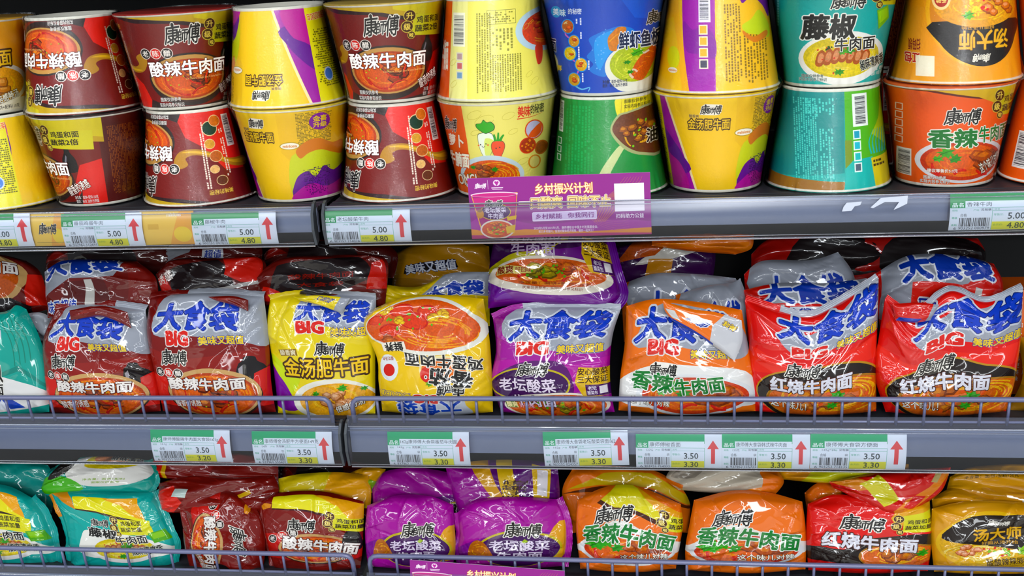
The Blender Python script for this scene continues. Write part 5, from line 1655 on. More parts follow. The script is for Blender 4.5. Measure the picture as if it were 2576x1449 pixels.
_A = {'maroon': maroon_cup(), 'maroon_b': maroon_cup(1), 'yellow': yellow_cup(), 'yellow_back': yellow_cup_back(), 'gold': gold_cup(),
      'cream': cream_cup(), 'cream_back': cream_cup_back(), 'blue': blue_cup(), 'green': green_cup(), 'teal': teal_cup(), 'teal_back': teal_cup_back(),
      'master': master_cup(), 'orange': orange_cup(), 'orange_side': orange_cup_side()}
CUPS = [
    ('maroon', -0.681, 0.079, 0, 0, -62, 0, '#2a1a1a', 1, 'upright maroon cup in the lower row, turned so its title runs off left'),
    ('maroon', -0.5535, 0.08, 0, 1, 40, 0, '#7a2a24', 1, 'upside-down maroon cup in the lower row, left of the yellow cup'),
    ('yellow', -0.4285, 0.078, 0, 0, -17, 0, '#d8c23a', 1, 'yellow and purple cup in the lower row, between two upside-down maroon cups'),
    ('maroon', -0.3085, 0.08, 0, 1, 42, 0, '#7a2a24', 1, 'upside-down maroon cup in the lower row, left of the cream vegetable cup'),
    ('cream', -0.187, 0.079, 0, 0, 0, 0, '#e2dca0', 1, 'cream cup with radish and carrot drawing above the purple card'),
    ('green', -0.063, 0.079, 0, 1, 0, 0, '#1f8f3c', 1, 'green upside-down cup above the right end of the purple card'),
    ('yellow', 0.0575, 0.078, 0, 0, 0, 0, '#e6c41c', 1, 'yellow cup in the lower row, left of the teal one with the barcode'),
    ('teal_back', 0.182, 0.08, 0, 1, 0, 0, '#2aa090', 1, 'teal upside-down cup showing its barcode and ingredient print'),
    ('orange', 0.3065, 0.079, 0, 0, 0, 0, '#d85a1c', 1, 'orange cup with green title in the lower row at the right'),
    ('maroon', -0.686, 0.084, 1, 1, 4, 0, '#8c2a24', 1, 'upside-down maroon cup in the upper row at the far left'),
    ('maroon', -0.557, 0.082, 1, 0, 20, 0, '#a8281f', 1, 'upright maroon cup in the upper row, second whole one from the left'),
    ('yellow', -0.432, 0.08, 1, 1, 16, 0, '#e6c41c', 1, 'upside-down yellow cup in the upper row, between two upright maroon cups'),
    ('maroon_b', -0.308, 0.08, 1, 0, 0, 0, '#c9a94c', 1, 'upright maroon cup in the upper row with barcode at its left side'),
    ('cream_back', -0.186, 0.079, 1, 1, 0, 0, '#e2dca0', 1, 'upside-down cream cup in the upper row showing columns of small print'),
    ('blue', -0.063, 0.079, 1, 0, 0, 0, '#1d4fc0', 1, 'blue seafood noodle cup in the upper row'),
    ('yellow_back', 0.0595, 0.079, 1, 1, 0, 0, '#e6c41c', 1, 'upside-down yellow cup showing barcode and small print, upper row'),
    ('teal', 0.183, 0.083, 1, 0, 0, 0, '#1fa9a2', 1, 'teal cup with large black title in the upper row'),
    ('master', 0.313, 0.086, 1, 1, 0, 0, '#eda01e', 1, 'upside-down amber cup with a black oval at the upper right'),
    ('orange_side', 0.437, 0.084, 1, 0, 60, 0, '#5c2118', 0, 'orange cup cut off by the right edge of the photo, upper row'),
    ('orange_side', 0.434, 0.08, 0, 1, 0, 0, '#d85a1c', 0, 'orange cup cut off by the right edge of the photo, lower row'),
    ('yellow', -0.806, 0.08, 0, 1, 60, 0, '#e6c41c', 1, 'upside-down yellow cup cut off by the left edge of the photo, lower row'),
    ('gold', -0.812, 0.086, 1, 0, -8, 0, '#d8a030', 1, 'amber beef noodle cup cut off by the left edge of the photo, upper row'),
    ('maroon', 0.252, 0.212, 1, 0, -110, 0, '#3a1a18', 0, 'dark maroon cup standing behind, in the gap between the teal and the amber cup'),
    ('maroon', 0.252, 0.212, 0, 1, 100, 0, '#3a1a18', 0, 'dark maroon cup standing behind the teal barcode cup and the orange cup')]
for i, (art, x, y, lvl, inv, rot, tilt, lid, wrap, lab) in enumerate(CUPS):
    noodle_cup(_A[art], x, y, SH['top'] + 0.0008 + lvl * (CH + 0.0012), lab, bool(inv), rot, lid, i + 3, tilt, bool(wrap), 'noodle cups stacked on the top shelf')

# ------------------------------------------------------------------ noodle bags
def resample(pts, n):
    P = np.array(pts, float)
    if len(P) > 2:
        P = blob(P, 10, closed=False)
    d = np.concatenate([[0], np.cumsum(np.hypot(*np.diff(P, axis=0).T))]); d /= d[-1]
    t = np.linspace(0, 1, n + 1)
    return np.stack([np.interp(t, d, P[:, 0]), np.interp(t, d, P[:, 1])], 1)

def coons(top, right, bottom, left, nu, nv):
    """plane sheet between four edge lines; top and bottom run left to right, left and right run downwards"""
    T = resample(top, nu); B = resample(bottom, nu); L = resample(left, nv)[::-1]; R = resample(right, nv)[::-1]
    u = np.linspace(0, 1, nu + 1)[:, None, None]; v = np.linspace(0, 1, nv + 1)[None, :, None]
    S = (1 - v) * B[:, None] + v * T[:, None] + (1 - u) * L[None] + u * R[None] - (
        (1 - u) * (1 - v) * B[0] + u * (1 - v) * B[-1] + (1 - u) * v * T[0] + u * v * T[-1])
    return S

def folds(nu, nv, seed, n=26, amp=0.0016, aspect=1.0):
    """creased film: sharp folds running in from the edges over a soft uneven ground"""
    rg = np.random.RandomState(seed)
    u = np.linspace(0, 1, nu + 1)[:, None] * np.ones((1, nv + 1)); v = np.linspace(0, 1, nv + 1)[None] * np.ones((nu + 1, 1))
    D = np.zeros_like(u)
    for k in range(7):
        fx, fy = rg.uniform(-2.2, 2.2, 2); D += rg.uniform(.2, .6) * amp * np.sin(2 * np.pi * (fx * u + fy * v) + rg.uniform(0, 6.28))
    for k in range(n):
        side = rg.randint(0, 6)
        if side >= 4 or rg.rand() < .35:
            a = np.array([rg.choice([0.0, 1.0]) + rg.uniform(-.05, .05), rg.choice([0.0, 1.0], p=[.4, .6]) + rg.uniform(-.05, .05)])
        else:
            a = np.array([[rg.rand(), 1.0], [rg.rand(), 1.0], [0.0, rg.rand()], [1.0, rg.rand()]][side])
        c = np.array([.5, .5]) + rg.uniform(-.35, .35, 2)
        d = c - a; d /= np.hypot(*d)
        L = rg.uniform(.15, .62); w = rg.uniform(.010, .045)
        bend = rg.uniform(-.8, .8)
        s = (u - a[0]) * d[0] + (v - a[1]) * d[1]
        p = -(u - a[0]) * d[1] + (v - a[1]) * d[0] + bend * s * s
        along = np.clip(1 - s / L, 0, 1) ** .8 * (s > -.1)
        h = rg.uniform(.5, 1.5) * amp * rg.choice([1, 1, -1])
        prof = np.exp(-np.abs(p) / (w * (1 + 1.2 * np.clip(s, 0, 1))))
        D += h * prof * along
        if rg.rand() < .5:      # one flank flatter than the other, like a turned-over pleat
            D += .6 * h * along * np.where(p > 0, np.exp(-p / (w * 3)), 0)
    for k in range(int(n * 1.3)):   # short fine creases all over
        a = rg.uniform(0, 1, 2); a = .5 + (a - .5) * 1.0; th = rg.uniform(0, 6.28); w = rg.uniform(.004, .010); L = rg.uniform(.03, .13)
        s = (u - a[0]) * np.cos(th) + (v - a[1]) * np.sin(th); p = -(u - a[0]) * np.sin(th) + (v - a[1]) * np.cos(th)
        edge = .35 + 1.1 * max(abs(a[0] - .5), abs(a[1] - .5))
        D += rg.choice([-1, 1]) * .6 * edge * amp * np.exp(-np.abs(p) / w) * np.exp(-(s / L) ** 2)
    for k in range(5):          # dents in the middle
        a = rg.uniform(.15, .85, 2); th = rg.uniform(0, 6.28); w = rg.uniform(.008, .02)
        s = (u - a[0]) * np.cos(th) + (v - a[1]) * np.sin(th); p = -(u - a[0]) * np.sin(th) + (v - a[1]) * np.cos(th)
        D += rg.choice([-1, 1]) * .6 * amp * np.exp(-np.abs(p) / w) * np.exp(-(s / rg.uniform(.05, .18)) ** 2)
    return D

def noodle_bag(name, art, origin, lean, T, edges, seams, label, seed=1, nu=80, nv=74, upside=False, amp=0.0026, back='#8a8a8a', nfold=26, group=None, flaps=()):
    """a filled pillow bag: printed front sheet, plain back sheet, crimped end seals"""
    t = thing(name, label, 'noodle bag', origin, (0, 0, 0), group)
    k = 1 / math.sqrt(1 + lean * lean)
    ez = np.array([0, lean * k, k]); nn = np.array([0, -k, lean * k]); ex = np.array([1.0, 0, 0])
    def lift(S, D):
        return S[..., 0:1] * ex + S[..., 1:2] * ez + D[..., None] * nn
    top, right, bottom, left = [np.array(e, float) / 1000.0 for e in edges]
    S = coons(top, right, bottom, left, nu, nv)
    u = np.linspace(0, 1, nu + 1)[:, None]; v = np.linspace(0, 1, nv + 1)[None]
    prof = (1 - np.abs(2 * u - 1) ** 3.6) ** .55 * (1 - np.abs(2 * v - 1) ** 3.2) ** .55
    mask = np.clip(np.minimum(np.minimum(u, 1 - u), np.minimum(v, 1 - v)) * 14, 0, 1)
    D = T * prof + folds(nu, nv, seed, nfold, amp) * (.25 + .75 * mask) * np.clip(prof * 3, .15, 1)
    G = lift(S, D)
    Sb = coons(top, right, bottom, left, 16, 14)
    ub = np.linspace(0, 1, 17)[:, None]; vb = np.linspace(0, 1, 15)[None]
    pb = (1 - np.abs(2 * ub - 1) ** 3.6) ** .55 * (1 - np.abs(2 * vb - 1) ** 3.2) ** .55
    Gb = lift(Sb, -.55 * T * pb - .0003)
    print_mesh('pouch', art, G, M_BAG, t, [grid_extra(Gb, back, True)], turn180=upside)
    rg = np.random.RandomState(seed + 50)
    for (side, width, cols, droop) in seams:
        e = {'top': top, 'bottom': bottom, 'left': left, 'right': right}[side]
        n = 60; E_ = resample(e, n)
        c = S.reshape(-1, 2).mean(0)
        tg = np.gradient(E_, axis=0); tg /= np.hypot(tg[:, 0], tg[:, 1])[:, None]
        nr = np.stack([-tg[:, 1], tg[:, 0]], 1)
        if ((E_.mean(0) - c) @ nr[n // 2]) < 0:
            nr = -nr
        m = 12; w = width / 1000.0
        q = np.linspace(0, 1, n + 1)
        wob = .0022 * np.sin(q * rg.uniform(5, 12) + rg.uniform(0, 6)) + .0012 * np.sin(q * rg.uniform(16, 30) + rg.uniform(0, 6))
        SS = np.zeros((n + 1, m + 1, 2)); DD = np.zeros((n + 1, m + 1))
        for j in range(m + 1):
            f = j / m
            SS[:, j] = E_ + nr * (f * w - .0006)
            zig = .0005 * (np.abs((q * 48) % 1 - .5) * 2) if j == m else 0
            SS[:, j] += nr * np.reshape(zig, (-1, 1)) if j == m else 0
            DD[:, j] = f * wob + droop / 1000.0 * f * f + .0005 * math.sin(f * 2 * math.pi * 4)
        GS = lift(SS, DD)
        flip = side in ('bottom', 'right')
        a = seal_art(cols)
        fr = grid_extra(GS, '#ffffff')
        ok = (fr[1].mean(0) @ nn) > 0
        GS2 = GS if ok else GS[::-1]
        bk = GS2 - nn * .0003
        print_mesh('end_seal', a if ok else seal_art(tuple(reversed(cols))), GS2, M_BAG, t, [grid_extra(bk, cols[0], True)])
    for (fart, fT, fedges, dy, fseed, fn) in flaps:
        ft, fr_, fb, fl = [np.array(e, float) / 1000.0 for e in fedges]
        S2 = coons(ft, fr_, fb, fl, 36, 20)
        u2 = np.linspace(0, 1, 37)[:, None]; v2 = np.linspace(0, 1, 21)[None]
        p2 = (1 - np.abs(2 * u2 - 1) ** 3) ** .5 * (1 - np.abs(2 * v2 - 1) ** 2.5) ** .6
        G2 = lift(S2, fT * p2 + folds(36, 20, fseed, 12, .0009) * p2 + dy / 1000.0)
        print_mesh(fn, fart, G2, M_BAG, t, [grid_extra(G2 - nn * .0004, back, True)])
    return t

_sa = {}
def seal_art(cols):
    if cols not in _sa:
        a = Art(100.0, 12.0, cols[0])
        n = len(cols)
        for i, c in enumerate(cols[1:], 1):
            a.rect(100.0 * i / n, 0, 100.0 * (i + 1) / n + .01, 12, c)
        _sa[cols] = a
    return _sa[cols]

def back_big(base, seed=0, txt='美味又超值', grey=True):
    """upper third of a large bag seen over the one in front: silver field, parts of blue lettering"""
    a = Art(100.0, 60.0, base)
    if grey:
        a.poly([(8, 60), (14, 20), (40, 10), (80, 14), (100, 8), (100, 60)], '#9a9ea8', 3)
        a.text('大食袋', 18, 12, 88, 46, '#1a3aa6', .05, ((.11, '#cfd3de'),), shear=.1)
    if txt:
        a.text(txt, 52, 2, 94, 11, '#e8c52c', .045, ((.09, '#1d2f8a'),))
    return a

_B = {'big_maroon': big_maroon(), 'big_yellow': big_yellow(), 'big_tomato': big_tomato(), 'big_purple': big_purple(), 'lying_purple': lying_purple(),
      'big_orange': big_orange(), 'big_red': big_red(), 'big_teal': big_teal(), 'small_teal': small_teal(), 'small_maroon': small_maroon(),
      'small_purple': small_purple(), 'small_orange': small_orange(), 'small_orange_plain': small_orange(False), 'small_red': small_red(), 'small_master': small_master()}
_W = ((.09, '#e4e7f0'),)
_B['side_maroon'] = sideways(small_maroon(False))
# ends of bags lying behind
_B['end_maroon'] = plain_pack('#6f201d', [('#9da1ab', [(0, 40), (0, 100), (60, 104), (88, 96), (70, 64), (30, 66)]), ('#5a1816', [(20, 0), (24, 60), (60, 62), (64, 0)]), ('#c9c7c2', [(40, 0), (43, 62), (50, 62), (49, 0)]), ('#7d2522', [(76, 20), (88, 100), (100, 90), (100, 0)])],
    [('大食袋', 4, 72, 82, 112, '#1a3aa6', .09, _W), ('味又超值', 4, 8, 34, 32, '#1d36a0', .03, ((.14, '#d9dbe4'),))])
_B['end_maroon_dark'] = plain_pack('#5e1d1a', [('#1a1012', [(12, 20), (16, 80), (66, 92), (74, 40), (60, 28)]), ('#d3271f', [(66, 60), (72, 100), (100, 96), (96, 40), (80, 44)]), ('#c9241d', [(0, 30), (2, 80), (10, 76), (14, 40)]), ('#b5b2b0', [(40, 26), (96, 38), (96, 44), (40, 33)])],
    [('诱惑', 2, 60, 18, 82, '#e8dcd6', .02)])
_B['end_black_red'] = plain_pack('#6a1f1c', [('#1d1416', [(8, 30), (24, 84), (84, 90), (92, 50), (60, 22)]), ('#d9281f', [(0, 20), (8, 60), (22, 30), (20, 10)]), ('#d3271f', [(86, 30), (90, 74), (98, 80), (100, 30)]), ('#c2a24a', [(54, 6), (60, 6), (62, 20), (56, 22)])],
    [('酸辣牛肉面', 30, 52, 78, 62, '#8f2a24', .02), ('大食袋', 36, 38, 70, 46, '#8f2a24', .02)])
_B['food_maroon'] = plain_pack('#6a1f1c', [('#c9a77e', [(0, 30), (10, 84), (50, 96), (80, 82), (86, 50), (60, 24)], 4), (food('#c95a24'), [(0, 34), (12, 78), (50, 86), (70, 70), (74, 46), (50, 28)], 4), ('#d9281f', [(78, 10), (86, 60), (100, 60), (100, 6)]), ('#181012', [(0, 0), (0, 30), (60, 26), (84, 8), (80, 0)])],
    [('肉面', 34, 62, 78, 86, '#e9e4e0', .05, ((.07, '#4a1715'),), -8)])
_B['end_ochre'] = plain_pack('#c98d1c', [('#a87414', [(0, 0), (0, 40), (60, 24), (100, 40), (100, 0)]), ('#1d1712', [(14, 44), (16, 60), (66, 66), (70, 50)])],
    [('美味又超值', 16, 44, 68, 64, '#e4e7f0', .04, ((.06, '#1d2f6a'),), 6)])
_B['back_yellow'] = plain_pack('#e4c412', [('#9a9ea8', [(20, 60), (60, 100), (100, 100), (100, 56), (60, 66)]), ('#2a2a2e', [(30, 56), (44, 60), (44, 70), (30, 64)])], [('大食袋', 44, 60, 96, 86, '#1a3aa6', .08, _W)])
_B['back_maroon'] = back_big('#73221f'); _B['back_red'] = back_big('#cf1f1b'); _B['back_orange'] = back_big('#e56a14')
_B['back_red_strip'] = plain_pack('#d3201b', [('#9a9ea8', [(10, 70), (30, 100), (100, 100), (96, 60), (60, 66)]), ('#dfe1e8', [(34, 34), (34, 62), (62, 62), (62, 34)]), ('#b9b6b2', [(24, 28), (30, 28), (30, 66), (24, 66)])],
    [('大食袋', 12, 66, 92, 104, '#1a3aa6', .08, _W), ('值超又', 36, 36, 60, 60, '#1d36a0', .03, (), 180)])
_B['end_red'] = plain_pack('#d3201b', [('#9a9ea8', [(0, 20), (6, 100), (96, 104), (70, 62), (30, 50), (14, 0)]), ('#e0271f', [(24, 0), (28, 66), (60, 62), (100, 50), (100, 0)]), ('#c4c2c0', [(72, 10), (76, 58), (81, 56), (78, 8)])],
    [('大食袋', 20, 66, 92, 104, '#1a3aa6', .09, _W), ('又超值', 30, 22, 58, 44, '#1d36a0', .04, ((.14, '#e6e8ee'),), -12)])
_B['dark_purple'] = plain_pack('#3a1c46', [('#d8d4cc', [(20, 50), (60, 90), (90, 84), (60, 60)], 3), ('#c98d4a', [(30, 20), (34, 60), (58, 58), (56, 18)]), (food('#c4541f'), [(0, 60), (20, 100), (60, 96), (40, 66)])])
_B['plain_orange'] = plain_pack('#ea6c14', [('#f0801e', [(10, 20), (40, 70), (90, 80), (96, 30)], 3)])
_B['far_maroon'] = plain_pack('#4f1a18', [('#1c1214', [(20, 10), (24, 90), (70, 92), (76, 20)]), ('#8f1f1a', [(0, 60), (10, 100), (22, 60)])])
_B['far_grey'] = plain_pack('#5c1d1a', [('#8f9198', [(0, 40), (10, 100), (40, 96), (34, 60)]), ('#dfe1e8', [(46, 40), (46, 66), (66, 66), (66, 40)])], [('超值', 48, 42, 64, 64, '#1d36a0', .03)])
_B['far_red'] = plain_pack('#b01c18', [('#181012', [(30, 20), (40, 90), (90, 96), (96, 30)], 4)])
_B['silver_teal'] = plain_pack('#b4b8c0', [('#1d2a5a', [(30, 30), (50, 60), (70, 40)]), ('#119888', [(0, 0), (0, 100), (20, 60)])])
_B['teal_back'] = plain_pack('#149a90', [('#0f877e', [(0, 0), (30, 60), (80, 50), (100, 0)], 3)])
_B['teal_lying'] = plain_pack('#169e92', [('#e9e7e2', [(24, 60), (40, 96), (94, 96), (98, 50), (80, 22), (50, 18), (34, 30)], 4), (food('#dcc63a'), [(40, 70), (52, 104), (90, 104), (90, 78), (66, 62)], 4), (food('#c98a6c'), [(50, 84), (56, 104), (84, 104), (80, 84)], 3), ('#58b83c', [(0, 10), (4, 60), (30, 40), (40, 12), (20, 0)], 3), ('#1a1614', [(8, 50), (18, 100), (34, 96), (24, 56)], 3)],
    [('椒麻清爽', 66, 86, 96, 100, '#1a1916', .04, ((.08, '#eef0e2'),)), ('净含量：面饼+配料', 40, 34, 78, 39, '#8fae4a', .02), ('图案仅供参考', 48, 26, 74, 31, '#8fae4a', .02)])
_B['red_end'] = plain_pack('#7d2522', [('#d9281f', [(0, 0), (0, 100), (18, 100), (17, 0)]), ('#d9b04a', [(17, 0), (18, 100), (21, 100), (20, 0)]), ('#6a1d1a', [(50, 0), (60, 100), (70, 100), (64, 0)])])
_B['maroon_lying'] = plain_pack('#7a2421', [('#dc2a20', [(0, 10), (0, 70), (16, 80), (24, 30), (12, 0)]), ('#d9b04a', [(60, 40), (78, 70), (80, 60), (66, 34)]), ('#c9d8d4', [(16, 50), (18, 70), (30, 66), (28, 44)])])
_B['back_yellow_small'] = plain_pack('#e0c522', [('#eda62a', [(50, 40), (60, 100), (100, 100), (100, 30)]), ('#5a1a18', [(0, 0), (0, 30), (60, 36), (100, 22), (100, 0)])])
_B['yellow_corner'] = plain_pack('#e6a21e', [('#d9d02e', [(0, 20), (10, 80), (60, 60), (50, 10)]), ('#7aa030', [(50, 20), (60, 60), (90, 50), (80, 14)], 3)])
_B['back_purple'] = plain_pack('#9a2090', [('#6a1f7a', [(60, 0), (66, 50), (100, 60), (100, 0)], 0), ('#c3b13c', [(0, 44), (30, 50), (70, 40), (100, 46), (100, 42), (70, 36), (30, 46), (0, 40)])],
    [('康師傅', 50, 24, 96, 44, '#17120f', .05, ((.07, '#e9e2da'),), -8)])
_B['purple_lying'] = plain_pack('#9a2694', [('#5c1f70', [(46, 0), (40, 100), (100, 100), (100, 0)]), ('#dba23a', [(20, 104), (34, 50), (44, 20), (52, 24), (44, 60), (38, 104)], 0), ('#c3b13c', [(20, 0), (24, 28), (40, 40), (60, 20), (64, 0)], 4), ('#451457', [(24, 0), (28, 22), (40, 32), (56, 16), (60, 0)], 4), ('#e2bd5a', [(46, 100), (50, 0), (66, 0), (60, 100)]), ('#e2bd5a', [(76, 20), (78, 96), (94, 90), (90, 14)]), ('#e9e4ea', [(80, 40), (82, 86), (91, 84), (89, 36)])],
    [('安心酸菜', 38, 42, 74, 58, '#3a2216', .03, (), 80), ('三大保证', 46, 42, 82, 56, '#3a2216', .03, (), 80)])
_B['back_orange_small'] = plain_pack('#e8700f', [('#5a2a14', [(0, 60), (30, 72), (70, 70), (100, 56), (100, 50), (60, 62), (20, 62)]), ('#cfae2e', [(4, 66), (30, 92), (70, 96), (100, 80), (100, 58), (70, 72), (30, 74)])])
_B['white_lying'] = plain_pack('#b9b0a2', [('#ea7216', [(84, 0), (80, 60), (88, 104), (104, 104), (104, 0)], 0), ('#d96a18', [(-2, 40), (0, 60), (10, 24), (4, 0)]), ('#8b8378', [(4, 60), (16, 96), (36, 90), (24, 50)], 3), ('#e88a3a', [(60, 0), (84, 20), (84, 0)])])
_B['yellow_lying'] = plain_pack('#e09a2c', [('#cfd030', [(14, 0), (26, 60), (74, 64), (80, 10)], 0)])
_B['red_bands'] = plain_pack('#d6221e', [('#e08a34', [(0, 90), (20, 100), (40, 60), (24, 40), (6, 60)]), ('#d9cf34', [(24, 70), (40, 96), (60, 40), (50, 14), (38, 30)]), ('#e8862c', [(60, 10), (66, 40), (84, 60), (96, 96), (100, 90), (94, 50), (80, 10), (70, -4)]), ('#d6221e', [(66, 22), (72, 48), (84, 40), (78, 10)]), ('#b9a87a', [(84, 72), (88, 96), (93, 94), (90, 68)])])
_B['ochre_top'] = plain_pack('#dd9c18', [('#c98a12', [(0, 0), (0, 30), (60, 44), (100, 30), (100, 0)], 0)], [('净含量：面饼+配料120克', 14, 66, 62, 76, '#5a4416', .02)])
_B['ochre_low'] = plain_pack('#d9940f', [('#e5e2dc', [(70, 58), (71, 74), (86, 72), (85, 56)]), ('#c4860c', [(0, 0), (0, 40), (100, 30), (100, 0)])])

def flap_orange():
    a = plain_pack('#ef7212', [('#c9c9ce', [(58, 0), (60, 60), (78, 100), (100, 100), (100, 0)], 0), ('#cfcdca', [(6, 30), (2, 70), (14, 74), (18, 34)]), ('#1c40b2', [(0, -2), (0, 24), (30, 16), (64, 6), (64, -2)])],
        [('值超', 30, 44, 56, 72, '#1d36a0', .04, ((.14, '#dfe2ea'),), 150), ('美味', 74, 66, 92, 84, '#ecc92c', .05, ((.09, '#1d2f8a'),), 160)])
    return a

